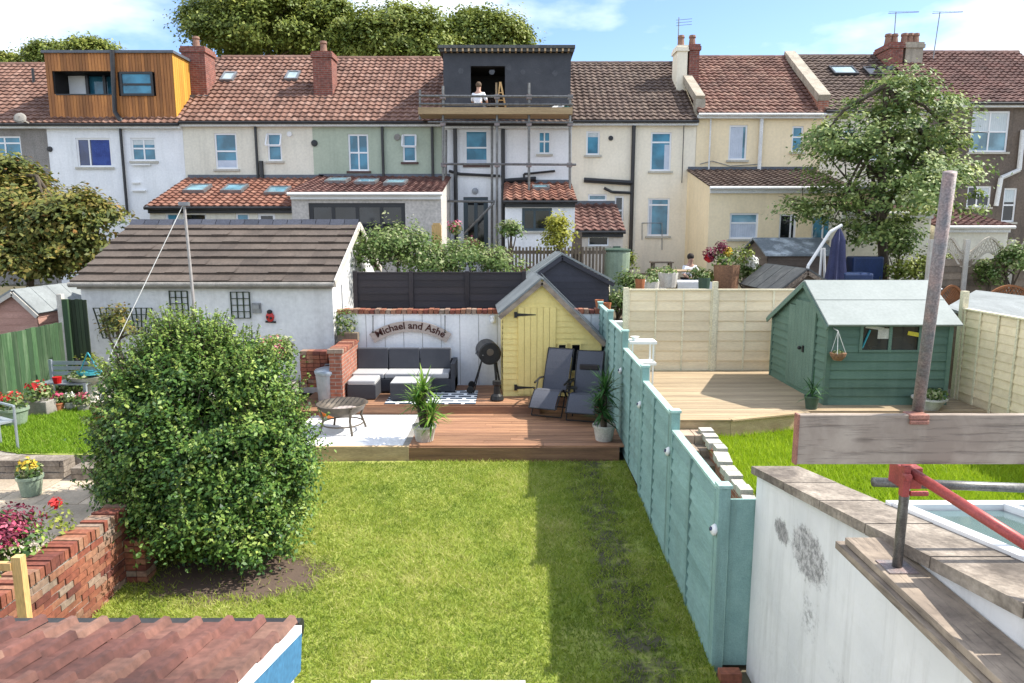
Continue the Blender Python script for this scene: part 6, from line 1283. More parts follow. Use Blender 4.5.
# woven planter with flowers
Y_ = 18.6; a = at(715,285,Y_); b_ = at(738,263,Y_); T = thing('woven_planter', 'large brown woven planter overflowing with red and yellow flowers', 'planter', ((a.x+b_.x)/2,Y_,1.65)); cx = (a.x+b_.x)/2
m = MB(); m.lathe([(0,0),(.26,0),(.34,b_.z-1.7),(.3,b_.z-1.7),(0,b_.z-1.75)], (cx,Y_,1.65), 18); m.build('basket', 'basket', T)
for k, (px, py, m_, r_) in enumerate(((710,254,'petal_maroon',.22),(722,248,'petal_maroon',.22),(732,258,'leaf_climber',.32),(745,254,'leaf_wood',.28),(722,261,'leaf_bush',.28),(752,262,'petal_white',.18),(728,252,'petal_yellow',.14),(709,258,'petal_red',.12))):
    p = at(px, py, Y_); plant(T, tuple(p), r_, 170, .045, m_, ['flowers','foliage'][m_[0] == 'l'], seed=70+k)
# brown sheds
Y_ = 16.1; A = at(806,268,Y_); B_ = at(780,288,Y_); C_ = at(826,283,Y_)
T = thing('brown_shed', 'low weathered brown shed with a worn grey felt roof just beyond the tan fence', 'shed', (A.x,Y_,1.2)); gable_shed(T, Y_, 1.2, ((B_.x,B_.z-.05),(A.x,A.z-.05),(C_.x,C_.z)), 2.4, 'shed_brown', 'felt_dark', trim='timber_worn')
T = thing('brown_shed', 'farther brown shed with a mottled blue grey roof below the yellow house', 'shed', (at(800,250,19.5).x,19.5,1.7)); a = at(768,255,19.3); zA = at(763,240,20.3).z; b_ = at(832,255,19.3); m = MB()
m.prism([(a.x,19.3,1.7),(a.x,21.3,1.7),(a.x,21.3,a.z),(a.x,20.3,zA),(a.x,19.3,a.z)], (b_.x-a.x,0,0), .5); lap(m, (a.x,19.3,1.7),(1,0,0),(0,0,1),(0,-1,0), b_.x-a.x, a.z-1.7, .15); lap(m, (a.x,21.3,1.7),(0,-1,0),(0,0,1),(-1,0,0), 2, a.z-1.7, .15); m.build('body', 'shed_brown', T)
m = MB(); m.hexa([(a.x-.1,19.2,a.z-.03),(b_.x+.1,19.2,a.z-.03),(b_.x+.1,20.3,zA+.02),(a.x-.1,20.3,zA+.02),(a.x-.1,19.2,a.z+.02),(b_.x+.1,19.2,a.z+.02),(b_.x+.1,20.3,zA+.07),(a.x-.1,20.3,zA+.07)]); m.hexa([(a.x-.1,20.3,zA+.02),(b_.x+.1,20.3,zA+.02),(b_.x+.1,21.4,a.z-.03),(a.x-.1,21.4,a.z-.03),(a.x-.1,20.3,zA+.07),(b_.x+.1,20.3,zA+.07),(b_.x+.1,21.4,a.z+.02),(a.x-.1,21.4,a.z+.02)]); m.build('roof', 'felt_mottled', T)
# cantilever parasol and swing frame
Y_ = 17.6; A = at(842,226,Y_); T = thing('garden_parasol', 'closed dark blue cantilever parasol hanging from a white arm', 'parasol', (A.x,Y_,1.5))
m = MB(); zb = at(838,281,Y_).z; zc = at(840,240,Y_).z; prof = [(.02,A.z-.05),(.1,zc+.15),(.16,zc),(.2,(zc+zb)/2),(.27,zb),(.0,zb-.02)]; n = 16; vs = []; fs = []
for (r_, z) in prof:
    for i in range(n): rr = r_*(1 if i % 2 else .6); t = 6.2832*i/n; vs.append((A.x-.06+rr*math.cos(t), Y_+rr*math.sin(t), z))
for j in range(len(prof)-1):
    for i in range(n): k = j*n; fs.append((k+i,k+n+i,k+n+(i+1)%n,k+(i+1)%n))
m.add(vs, fs); m.build('canopy', 'parasol_blue', T); m = MB(); m.path([at(842,225,Y_), at(830,232,Y_), at(808,266,Y_), Vector((at(806,270,Y_).x,Y_,1.5))], .04); m.build('arm', 'white_paint', T); m = MB(); m.tube((A.x-.06,Y_,A.z),(A.x-.06,Y_,zb-.3),.025); m.build('pole', 'grey_metal', T)
T = thing('swing_frame', 'white tubular frame between the brown shed and the parasol', 'frame', (at(824,270,17.9).x,17.9,1.5)); m = MB(); [m.tube(at(p_,248,17.9), Vector((at(p_+d_,283,17.9).x,17.9,1.5)), .03) for p_, d_ in ((822,-3),(824,5))]; m.build('frame', 'white_paint', T)
m = MB(); p = at(858,277,17.5); m.box(p.x-.4,p.x+.35,17.4,18.0,1.5,p.z+.1); tag(m.build('storage_box', 'tarp_blue', bevel=.05), 'blue plastic storage box under the tree beside the parasol', 'box')
m = MB(); p = at(870,262,19.4); m.box(p.x-.5,p.x+.35,19.3,19.8,1.75,p.z+.15); tag(m.build('covered_bench', 'tarp_blue', bevel=.05), 'dark blue covered bench at the foot of the leafy tree', 'bench')
shrub('dark shrubs in the shade to the right of the leafy tree trunk', 935,268,26,18,19.5,'leaf_wood', 120, .25, .055, 34, more=((965,276,18,16,19),(905,270,14,10,19.5)))
shrub('leafy white flowering shrub beside the tree trunk', 900,245,12,14,20.8,'leaf_climber', 50, .22, .05, 35)
shrub('small pale shrub in front of the arched fence', 992,276,8,12,16.9,'leaf_climber', 50, .14, .035, 36, more=((985,268,6,10,16.9),))
# rotary line on the green shed side
p = at(900,287,15.6); T = thing('clothes_airer', 'pale folded clothes airer showing just over the green shed roof', 'airer', (p.x,15.6,1.2)); m = MB(); [m.tube(at(885+8*i,288-(i%2),15.6), at(893+8*i,286+(i%2),15.6), .02) for i in range(6)]; m.path([at(886,288,15.6),at(942,289,15.6)],.018); m.path([(p.x,15.6,1.2),p],.03); m.build('frame', 'white_paint', T)
m = MB(); p = at(884,285,15.6); m.lathe([(0,0),(.09,.02),(.12,.12),(.06,.2),(0,.21)],(p.x,15.6,p.z-.12),10); m.tube((p.x,15.6,1.2),(p.x,15.6,p.z-.12),.03); tag(m.build('bird_feeder','stone_pale'), 'pale bird feeder on a post showing over the left of the green shed roof', 'feeder')
# arched lattice fence at the right
Y_ = 17.2; xs = [at(p_, 260, Y_).x for p_ in (930, 965, 1010, 1050)]; T = thing('arched_fence', 'weathered fence with wavy lattice top and concrete posts at the right', 'fence', (xs[1],Y_,1.5))
zl = at(980,257,Y_).z; zw = at(980,246,Y_).z
for i in range(3):
    m = MB(); lap(m, (xs[i]+.06,Y_,1.5),(1,0,0),(0,0,1),(0,-1,0), xs[i+1]-xs[i]-.12, zl-1.55, .16, .025); m.box(xs[i]+.05,xs[i+1]-.05,Y_+.002,Y_+.03,1.5,zl-.06); P_ = m.build('panel', 'weathered_wood', T)
    m = MB(); n = 16; f = lambda t: zw-.18*math.cos(2*math.pi*t)+.02
    for k in range(n): t0, t1 = k/n, (k+1)/n; X = lambda t: xs[i]+.05+(xs[i+1]-xs[i]-.1)*t; m.bar((X(t0),Y_,f(t0)),(X(t1),Y_,f(t1)),.05,.05); m.bar((X(t0),Y_,f(t0)-.34),(X(t1),Y_,f(t1)-.34),.04,.04)
    for k in range(-2, 13):
        t0, t1 = k/12, (k+2.4)/12
        for s0, s1 in ((0,1),(1,0)):
            a0, a1 = max(0,min(1,t0)), max(0,min(1,t1))
            if a1 > a0: m.bar((X(a0),Y_+.01*s0,f(a0)-.34*(1-s0)),(X(a1),Y_+.01*s0,f(a1)-.34*(1-s1)),.016,.018)
    m.build('lattice', 'lattice_pale', P_)
for x in xs: m = MB(); m.box(x-.055,x+.055,Y_-.06,Y_+.06,1.4,zw+.16); m.build('post', 'stone_pale', T)
# grey roofed sheds at the right edge
Y_ = 13.4; T = thing('grey_roof_shed', 'shed with a wide pale grey felt roof behind the tan side fence', 'shed', (9.2,Y_,1.2)); a, b_, c, d = at(946,307,13.2), at(976,290,15.6), at(1075,302,14.6), at(1010,328,12.3)
m = MB(); zz = Vector((0,0,-.05)); m.hexa([a+zz,d+zz,c+zz,b_+zz,a,d,c,b_]); m.build('roof', 'felt_grey', T); m = MB(); k = [Vector((p_.x,p_.y,1.0)) for p_ in (a,d,c,b_)]; cen = sum(k, Vector())/4; k = [p_.lerp(cen,.06) for p_ in k]; m.hexa([*k, *[Vector((p_.x,p_.y,q_.z-.06)) for p_, q_ in zip(k,(a,d,c,b_))]]); m.build('body', 'shed_brown', T)
m = MB(); m.bar(d+Vector((-.02,-.04,-.02)), d+Vector((1.6,.9,.12)), .03, .14); m.build('fascia', 'lattice_brown', T)
for k, (pa, pb, Y, lab) in enumerate(((986,1034,16.2,'brown arched lattice panel behind the grey shed roof at the right edge'),(940,964,16.4,'brown lattice panel between the green shed and the grey shed roof'))):
    xa, xb = at(pa,290,Y).x, at(pb,290,Y).x; zc = at(990,298,Y).z; m = MB(); n = 14; f = lambda t: at(990,288,Y).z-.28*(2*t-1)**2+.05
    for i in range(n): t0, t1 = i/n, (i+1)/n; m.bar((xa+(xb-xa)*t0,Y,f(t0)),(xa+(xb-xa)*t1,Y,f(t1)),.05,.05)
    for i in range(n):
        x = xa+(xb-xa)*i/n; x2 = min(xb,x+.35); m.bar((x,Y,zc-.3),(x2,Y,f(min(1,(x2-xa)/(xb-xa)))),.02,.02); m.bar((x2,Y+.01,zc-.3),(x,Y+.01,f((x-xa)/(xb-xa))),.02,.02)
    for x in (xa, xb): m.box(x-.04,x+.04,Y-.04,Y+.04,1.4,f(0 if x == xa else 1))
    tag(m.build('lattice_panel', 'lattice_brown'), lab, 'trellis')

# ------------------------------------------------------------------ right deck things
T = thing('plant_stand', 'white two shelf stand beside the teal fence on the right hand deck', 'stand', (at(643,370,13.5).x,13.5,1)); a = at(628,0,13.4).x; b_ = at(655,0,13.4).x
a = at(629,345,13.4).x; b_ = at(656,345,13.4).x; z1, z2 = at(640,341,13.4).z, at(640,362,13.4).z
for z, nm in ((z1,'shelf'),(z2,'shelf')): m = MB(); m.box(a if nm else a, b_, 13.3, 13.7, z-.05, z); m.build(nm, 'white_paint', T)
for x in (a+.06, b_-.06):
    for y in (13.34, 13.66): m = MB(); m.box(x-.015,x+.015,y-.015,y+.015,1.002,z1-.052); m.build('leg', 'white_paint', T)
m = MB(); m.lathe([(0,0),(.05,0),(.06,.06),(.09,.08),(.0,.09)],(a+.12,13.45,z1+.001),12); tag(m.build('white_dish','white_paint'), 'small white dish on the top shelf of the white stand', 'dish')
yz = 1.002; p = at(812,404,11.6); T = thing('potted_palm', 'small palm in a dark green pot at the corner of the green shed', 'potted plant', (p.x,11.6,yz)); pot(T,(p.x,11.62,yz),.12,.22,'pot_dark'); spiky(T,(p.x,11.62,yz),.4,34,.36,.012,'leaf_spike_dark',9)
p = at(930,410,11.55); T = thing('flower_bowl', 'cream bowl planter with trailing plants in front of the green shed', 'planter', (p.x,11.6,yz)); pot(T,(p.x,11.6,yz),.26,.2,'pot_white',taper=.6); plant(T,(p.x+.08,11.6,yz+.25),.24,200,.035,'leaf_climber',seed=8,flat=.45)
# brick steps and the coping stones at their edge
m = MB()
for k in range(6):
    y1 = 10.84-.34*k; z1 = .86-.13*k
    for i in range(5): m.box(fx(y1)+.06+i*.215, fx(y1)+.265+i*.215, y1-.34, y1-.005, .1, z1+random.uniform(-.004,.004))
T = tag(m.build('garden_steps', 'step_stone'), 'short flight of brick steps between the teal fence and the right hand lawn', 'steps')
T = thing('edging_wall', 'low curved wall with pale coping stones beside the brick steps', 'wall', (2.9,9.5,.2)); m = MB(); c = MB()
P_ = [at(705,436,10.75), at(716,448,10.3), at(722,462,9.8), at(730,475,9.3), at(739,487,8.85), at(752,500,8.4), at(768,518,7.9)]
for i, (a, b_) in enumerate(zip(P_, P_[1:])):
    z = .86-.035*i; xo = 3.06-.03*i; a = Vector((xo+.02*(i % 3), a.y, z)); b_ = Vector((xo-.02+.02*((i+1) % 3), b_.y+.03, z-.015)); m.bar(a+Vector((0,0,-.3)), b_+Vector((0,0,-.3)), .15, .52); 
    for q in range(2):
        w0 = a.lerp(b_, q*.5+.03); w1 = a.lerp(b_, q*.5+.46); o_ = Vector((random.uniform(-.025,.025), 0, random.uniform(-.015,.02))); c.bar(w0+o_, w1+o_, random.uniform(.15,.21), random.uniform(.07,.12))
m.build('wall', 'old_brick', T); c.build('coping', 'stone_pale', T)

# ------------------------------------------------------------------ left garden
T = thing('brick_wall', 'old red brick garden wall with upright header coping along the left of the lawn', 'wall', (-4.5,7,0)); bx0, bx1 = -4.62, -4.38; m = MB(); mm = MB(); mm.box(bx0+.012,bx1-.012,4.2,13.2,-.1,.80)
for j in range(11):
    z = .0+j*.073; off = (j % 2)*.11; y = 4.2-off
    while y < 9.4: m.box(bx0+random.uniform(-.004,.004), bx1+random.uniform(-.007,.007), y, y+.21, z-.02, z+.062-.02); y += .222
m.build('brickwork', 'loose_brick', T); mm.build('wall_core', 'mortar', T); m = MB(); y = 4.2
while y < 9.4: w_ = random.uniform(.062,.078); m.box(bx0-.012+random.uniform(-.01,.01), bx1+.012+random.uniform(-.01,.01), y, y+w_-.008, .803, .915+random.uniform(-.012,.012)); y += w_+.004
m.build('brick_coping', 'loose_brick', T)
m = MB()
for j in range(8):
    for i in range(2): m.box(-4.37+i*.118, -4.26+i*.118, 7.42, 7.64, -.02+j*.073, .042+j*.073)
m.build('pier', 'loose_brick', T)
T = thing('green_fence', 'faded green close boarded fence along the far left garden', 'fence', (-9,12,.8)); m = MB(); y = 8.0
while y < 13.8: m.box(-9.0, -8.978, y, y+.125, .75, 2.2+random.uniform(-.01,.01)); y += .13
m.build('boards', 'fence_green', T)
m = MB(); [m.box(-9.06,-9.0,8,13.8,z,z+.07) for z in (1.0,1.9)]; m.build('rail', 'fence_dark', T)
T = thing('green_fence', 'dark green boarded fence panel standing across the corner by the garage', 'fence', (at(75,370,14.2).x,14.2,.8)); m = MB(); xa, xb = at(66,330,14.2).x, at(89,330,14.2).x; n = 6; zt_ = at(75,299,14.2).z
for i in range(n): x = xa+(xb-xa)*i/n; m.box(x,x+(xb-xa)/n-.008,14.2,14.225,.75,zt_+random.uniform(-.02,.02))
m.build('boards', 'fence_dark', T); m = MB(); m.box(xa-.1,xa+.0,14.15,14.25,.75,zt_+.1); m.build('post', 'stone_pale', T); m = MB(); m.box(xa+.01,xa+.12,14.13,14.19,.75,zt_-.0); m.build('pale_board', 'fence_green', T)
Y_ = 15.6; A = at(15,291,Y_); Rr_ = at(39,311,Y_); T = thing('pink_shed', 'small faded pink boarded shed with grey roof at the far left', 'shed', (A.x,Y_,1)); gable_shed(T, Y_, 1.0, ((A.x-1.3,A.z-.75),(A.x,A.z),(Rr_.x-.05,Rr_.z)), 2, 'shed_pink', 'felt_grey', trim='stone_pale', over=.1)
m = MB(); xa, xb = at(28,300,18).x, at(82,300,18).x; m.box(xa,xb,18,18.05,1.4,at(60,294,18).z); tag(m.build('board_fence', 'weathered_wood'), 'brown boarded fence behind the pink shed below the russet tree', 'fence')
m = MB(); m.box(at(38,0,16).x,at(58,0,16).x,16,16.6,1,at(45,311,16).z); tag(m.build('compost_bin', 'stone_grey'), 'grey box between the pink shed and the green fence', 'bin')
def geranium(T, c, r, fl, seed, n=150, lm='leaf_climber'):
    plant(T, (c[0],c[1],c[2]+r*.5), r, n, .035, lm, seed=seed, flat=.8); plant(T, (c[0],c[1]-.02,c[2]+r*.95), r*.85, n//4, .035, fl, 'flowers', seed=seed+1, flat=.6)
p = at(18,427,11.35); T = thing('flower_pot', 'green glazed pot with orange flowers on the gravel below the green fence', 'pot', (p.x,11.3,.8)); pot(T,(p.x,11.3,.8),.21,.3,'pot_green'); geranium(T,(p.x,11.3,1.08),.22,'petal_red',80)
p = at(41,419,12); T = thing('stone_planter', 'square grey stone planter with red geraniums by the green fence', 'planter', (p.x,12,.8)); m = MB(); m.box(p.x-.22,p.x+.22,11.85,12.2,.8,1.06); m.build('trough', 'stone_grey', T, bevel=.015); geranium(T,(p.x,12,1.06),.26,'petal_red',82,260)
p = at(32,497,8.75); T = thing('flower_pot', 'pale green pot with yellow and red flowers standing on the paving slabs', 'pot', (p.x,8.75,.585)); pot(T,(p.x,8.75,.585),.15,.26,'pot_green'); geranium(T,(p.x,8.75,.84),.17,'petal_yellow',84,200)
# bench with pots, birdbath
p = at(62,400,12.6); T = thing('garden_bench', 'weathered grey garden bench with plants on it by the green fence', 'bench', (p.x,12.7,.8)); x0_, x1_ = p.x-.42, p.x+.5
m = MB(); [m.box(x0_,x1_,12.55+.1*i,12.63+.1*i,1.2,1.225) for i in range(4)]; m.build('seat', 'galvanised', T); m = MB(); [m.box(x0_,x1_,12.98,13.0,1.3+.1*i,1.37+.1*i) for i in range(3)]; m.build('backrest', 'galvanised', T)
for x in (x0_+.03,x1_-.03):
    for y in (12.57,12.97): m = MB(); m.box(x-.025,x+.025,y-.025,y+.025,.8,1.2 if y < 12.7 else 1.6); m.build('leg', 'galvanised', T)
T = thing('bench_plants', 'mixed leafy plants and a red pot standing on the grey bench', 'plants', (p.x,12.7,1.225)); plant(T,(p.x+.25,12.75,1.33),.2,160,.035,'leaf_climber',seed=90,flat=.6); m = MB(); m.lathe([(0,0),(.06,0),(.08,.12),(0,.12)],(p.x-.05,12.6,1.226),12); m.build('red_pot','petal_red',T)
p = at(92,398,12.9); c = (p.x,12.9,.8); T = thing('bird_bath', 'stone bird bath with turquoise bowl beside the big bush', 'bird bath', c); m = MB(); m.lathe([(0,0),(.2,0),(.12,.08),(.1,.38),(.3,.44),(.36,.52),(.3,.5),(0,.47)],c,18); m.build('pedestal','stone_pale',T); m = MB(); m.lathe([(0,.53),(.2,.54),(.22,.6),(.2,.6),(0,.56)],c,18); m.path([(p.x-.18,12.9,1.38),(p.x,12.9,1.75),(p.x+.18,12.9,1.38)],.012); m.build('bowl','turquoise',T)
shrub('sprawling leggy climber on a stick by the bird bath', 118,325,14,22,13.2,'leaf_oak', 30, .16, .035, 37, base=.85)
shrub('low pink flowering shrub between the bush and the garage wall', 275,352,20,14,12.9,'leaf_climber', 70, .18, .04, 38, base=.8)
p = at(272,350,12.6); T = thing('fuchsia', 'pink flowering fuchsia behind the right side of the big bush', 'plant', (p.x,12.5,.8)); plant(T,(p.x,12.5,p.z-.05),.35,180,.035,'leaf_wood',seed=91); plant(T,(p.x,12.45,p.z),.33,110,.035,'petal_pink','flowers',seed=92)
# low paving walls
for k, (pa, pb, y0_, y1_, z_, lab) in enumerate(((-40,66,9.35,9.6,.84,'low stacked stone wall at the left edge of the small lawn'),(72,108,9.3,9.55,.76,'short low stone step wall beside the big bush'))):
    xa, xb = at(pa,480,y0_).x, at(pb,480,y0_).x; m = MB()
    for j in range(3 if k == 0 else 2):
        x = xa
        while x < xb-.02: w_ = min(random.uniform(.25,.45), xb-x); m.box(x,x+w_-.01,y0_+random.uniform(-.01,.01),y1_,.58+j*.09,.58+j*.09+.082); x += w_
    tag(m.build('stone_wall','coping_worn'), lab, 'wall')
# folding chair at left edge
c = at(-22,470,9.0); T = thing('folding_chair', 'grey metal garden chair with a mesh back cut by the left edge', 'chair', (c.x-.5,9.9,.8), R(60)); 
for nm, f in (('seat', lambda m: m.box(-.25,.25,-.25,.22,.42,.45)), ('backrest', lambda m: m.box(-.2,.2,.24,.26,.5,.92))): m = MB(); f(m); m.build(nm, 'pot_green' if nm == 'backrest' else 'galvanised', T, local=True)
m = MB(); m.path([(-.25,.25,0),(-.25,.25,.97),(.25,.25,.97),(.25,.25,0)],.02); m.build('frame','galvanised',T,local=True)
for s_ in (-.25,.25): m = MB(); m.path([(s_,.25,.66),(s_,-.27,.66),(s_,-.25,0)],.02); m.build('armrest','galvanised',T,local=True)
# roses
c = at(28,565,6.6); T = thing('rose_bush', 'rose bush with maroon and pink blooms beside the near end of the brick wall', 'rose bush', (-4.95,6.35,.57))
plant(T,(-5.05,6.4,.95),.5,1300,.035,'leaf_bush',seed=95,flat=.7); plant(T,(-4.98,6.5,1.16),.36,620,.028,'petal_maroon','flowers',seed=96,flat=.5); plant(T,(-4.9,6.2,1.17),.30,620,.028,'petal_maroon','flowers',seed=196,flat=.5); plant(T,(-4.85,6.15,1.2),.3,150,.03,'petal_pink','flowers',seed=97,flat=.5); plant(T,(-4.75,6.9,1.0),.22,120,.03,'leaf_wood','foliage',seed=98,flat=1)
m = MB(); [m.tube((-5.0,6.35,.57),(-5.05+random.uniform(-.3,.3),6.4+random.uniform(-.3,.3),1.1),.012) for _ in range(7)]; m.build('stem','bark',T); m = MB(); q = at(47,513,6.9)
plant(T,(-4.73,6.9,1.22),.06,40,.03,'petal_red','flowers',seed=99)
# pine folding frame bottom left
q = at(18,556,4.9); T = thing('wooden_trestle', 'pale pine folding stool frame behind the tiled roof at lower left', 'stool', (q.x,4.9,.57)); m = MB(); m.box(q.x-.035,q.x+.035,4.87,4.93,.57,q.z); m.build('leg','pine',T); m = MB(); m.bar((q.x-.05,4.95,.6),(q.x-.5,4.95,1.4),.03,.05); m.build('leg','pine',T); m = MB(); m.box(q.x-.9,q.x-.036,4.86,4.9,q.z-.1,q.z-.04); m.build('top_rail','pine',T)

# ------------------------------------------------------------------ foreground: tiled outbuilding roof (lower left)
EY, EZ = 2.98, 2.2; xR = at(297,630,EY).x; slope = math.tan(R(15)); T = thing('tiled_outbuilding', 'outbuilding roof of old maroon roman tiles with blue and white fascia at lower left', 'outbuilding', (xR-1.5,2,0))
x0_ = -4.6; L = 2.6; v = Vector((0,-1,slope)).normalized(); m = MB()
tiles(m, (xR,EY,EZ), (-1,0,0), v, xR-x0_, L, .145, .235, .032, .016, 'roman'); m.add([(xR,EY-.01,EZ-.03),(x0_,EY-.01,EZ-.03),(x0_,EY-L*.966,EZ-.03+L*.259),(xR,EY-L*.966,EZ-.03+L*.259)], [(0,1,2,3)], .3)
m.build('roof','tiles_old',T)
m = MB(); m.box(x0_,xR-.02,.3,EY-.12,0,EZ-.12); m.hexa([(x0_,EY-.12,EZ-.12),(xR-.02,EY-.12,EZ-.12),(xR-.02,.3,EZ-.12),(x0_,.3,EZ-.12),(x0_,EY-.12,EZ-.06),(xR-.02,EY-.12,EZ-.06),(xR-.02,.3,EZ+.62),(x0_,.3,EZ+.62)]); m.build('wall','white_render',T)
m = MB(); m.bar(Vector((xR-.0,EY-.0,EZ-.13)), Vector((xR-.0,EY-L,EZ-.13+L*slope)), .03, .17); F_ = m.build('bargeboard','fascia_blue',T)
m = MB(); m.bar(Vector((xR-.001,EY-.0,EZ-.015)), Vector((xR-.001,EY-L,EZ-.015+L*slope)), .045, .035); m.bar(Vector((xR-.03,EY-.02,EZ-.265)), Vector((xR-.03,EY-L,EZ-.265+L*slope)), .02, .08); m.build('verge_trim','white_paint',T)
m = MB(); m.tube((x0_,EY+.06,EZ-.05),(xR,EY+.06,EZ-.05),.05); m.build('gutter','black_pipe',T)
# lower centre: pale slab just at the bottom edge
m = MB(); m.box(-1.25,.12,3.0,5.68,-.06,.05); struct(m.build('patio_slab','stone_pale'))
# ------------------------------------------------------------------ party wall, planks, conservatory roof, scaffold
def zc_(y): return 1.95+(5.85-y)*.163
T = thing('party_wall', 'white rendered raking party wall with worn coping stones at lower right', 'wall', (2.3,4,0)); px0, px1 = 2.18, 2.5
m = MB(); m.prism([(px0,5.96,-.1),(px0,.3,-.1),(px0,.3,zc_(.3)-.07),(px0,5.96,zc_(5.96)-.07)], (px1-px0,0,0), .5); m.build('wall','party_render',T)
m = MB(); ys = [5.99,5.25,4.62,4.0,3.35,2.7,2.05,1.4,.75,.2]
for a, b_ in zip(ys, ys[1:]): m.hexa([(px0-.045,a,zc_(a)-.068),(px1+.05,a,zc_(a)-.068),(px1+.05,b_+.012,zc_(b_)-.068),(px0-.045,b_+.012,zc_(b_)-.068),(px0-.045,a,zc_(a)),(px1+.05,a,zc_(a)),(px1+.05,b_+.012,zc_(b_)),(px0-.045,b_+.012,zc_(b_))])
m.build('coping','coping_worn',T)
T = thing('conservatory_roof', 'pale framed glass lean-to roof beyond the party wall', 'conservatory', (4.3,3,0)); gz_ = lambda y: 2.13+(4.45-y)*.163
m = MB(); X0, X1 = px1+.07, 6.6; m.hexa([(X0,4.45,gz_(4.45)),(X1,4.45,gz_(4.45)),(X1,.5,gz_(.5)),(X0,.5,gz_(.5)),(X0,4.45,gz_(4.45)+.02),(X1,4.45,gz_(4.45)+.02),(X1,.5,gz_(.5)+.02),(X0,.5,gz_(.5)+.02)]); m.build('glass','roof_glass',T)
m = MB(); m.bar((X0+.02,4.5,gz_(4.45)+.03),(X0+.02,.5,gz_(.5)+.03),.08,.07); m.box(X0-.03,X1,4.46,4.53,gz_(4.45)-.08,gz_(4.45)+.06)
for k in range(1,6): x = X0+.75*k; m.bar((x,4.46,gz_(4.45)+.04),(x,.5,gz_(.5)+.04),.05,.05)
m.build('frame','white_frame',T); m = MB(); m.box(X0,X1,4.44,4.46,.9,2.05); m.build('end_glazing','pane_dark',T); m = MB(); m.box(X0,X1,4.38,4.5,0,.9); m.build('dwarf_wall','white_render',T)
m = MB(); m.box(X0-.02,X1,4.54,4.6,gz_(4.45)-.1,gz_(4.45)-.02); m.build('gutter','grey_metal',T)
T = thing('scaffold_planks', 'two weathered scaffold planks stacked along the face of the white party wall', 'planks', (2.0,2.5,2.2))
m = MB(); m.box(1.93,2.172,.4,3.83,2.205,2.245); m.build('plank','plank_wood',T,bevel=.004); m = MB(); m.box(1.90,2.1,.4,3.88,2.155,2.2); m.build('plank','plank_wood',T,bevel=.004)
m = MB(); m.bar((1.95,2.4,2.13),(2.178,2.4,2.13),.05,.045); m.build('bracket','scaffold_steel',T)
foot = Vector((2.03,3.46,2.25)); T = thing('scaffold_pole', 'short grey scaffold upright standing on the planks in front of the party wall', 'scaffold', foot)
topc = at(911,430,3.42); m = MB(); m.tube(foot, topc, .0245, seg=18); m.build('tube','scaffold_steel',T,smooth=True); m = MB(); m.box(foot.x-.075,foot.x+.075,foot.y-.075,foot.y+.075,2.246,2.252); m.build('base_plate','scaffold_rust',T)
a = at(915,432,3.40); b_ = at(950,172,3.02); T = thing('scaffold_pole', 'tall rusty leaning scaffold pole rising above the guard board', 'scaffold', a); m = MB(); m.tube(a, b_, .027, seg=20); m.build('tube','scaffold_rust',T,smooth=True)
m = MB(); d = (b_-a).normalized(); q = a+d*.05; m.box(q.x-.045,q.x+.045,q.y-.05,q.y+.05,q.z-.0,q.z+.05); m.tube(q+Vector((.05,-.04,.03)),q+Vector((.11,-.04,.03)),.012); m.build('coupler','pink_steel',T,bevel=.008)
bl, br = at(797,0,3.3), None; q0, q1 = at(797,414,3.32), at(797,463,3.32); xe = 3.6; T = thing('guard_board', 'grey weathered scaffold guard board across the right of the view', 'board', (q0.x,3.3,q1.z)); m = MB()
m.box(q0.x,xe,3.30,3.338,q1.z,q0.z); m.build('board','guard_wood',T,bevel=.003); m = MB(); m.box(q0.x-.003,q0.x+.006,3.296,3.342,q1.z-.002,q0.z+.002); m.build('end_band','pink_steel',T)
m = MB(); q = at(918,417,3.3); m.box(q.x-.045,q.x+.05,3.285,3.36,q.z-.012,q.z+.015); m.box(q.x-.045,q.x+.05,3.283,3.297,q.z-.035,q.z-.013); m.build('board_clip','pink_steel',T,bevel=.006)
a = at(873,482,3.5); b_ = at(1075,490,3.5); T = thing('scaffold_tube', 'grey horizontal scaffold tube below the guard board', 'scaffold', a); m = MB(); m.tube(a,b_,.0245,seg=18); m.build('tube','scaffold_steel',T,smooth=True)
a = at(905,468,3.38); b_ = at(1060,566,2.75); T = thing('red_brace', 'red painted diagonal scaffold brace bolted to the upright', 'scaffold', a); m = MB(); m.tube(a,b_,.026,seg=18); m.build('tube','red_steel',T,smooth=True)
m = MB(); q = at(908,476,3.38); m.box(q.x-.05,q.x+.05,3.34,3.47,q.z-.055,q.z+.055); m.box(q.x-.055,q.x-.02,3.32,3.36,q.z-.09,q.z+.07); m.tube((q.x-.01,3.335,q.z-.075),(q.x+.08,3.335,q.z-.075),.014); m.tube((q.x-.04,3.335,q.z+.02),(q.x-.04,3.30,q.z+.02),.02); m.lathe([(.05,-.03),(.05,.03)],(q.x,3.42,q.z-.02),14); m.build('coupler','red_steel',T,bevel=.008)

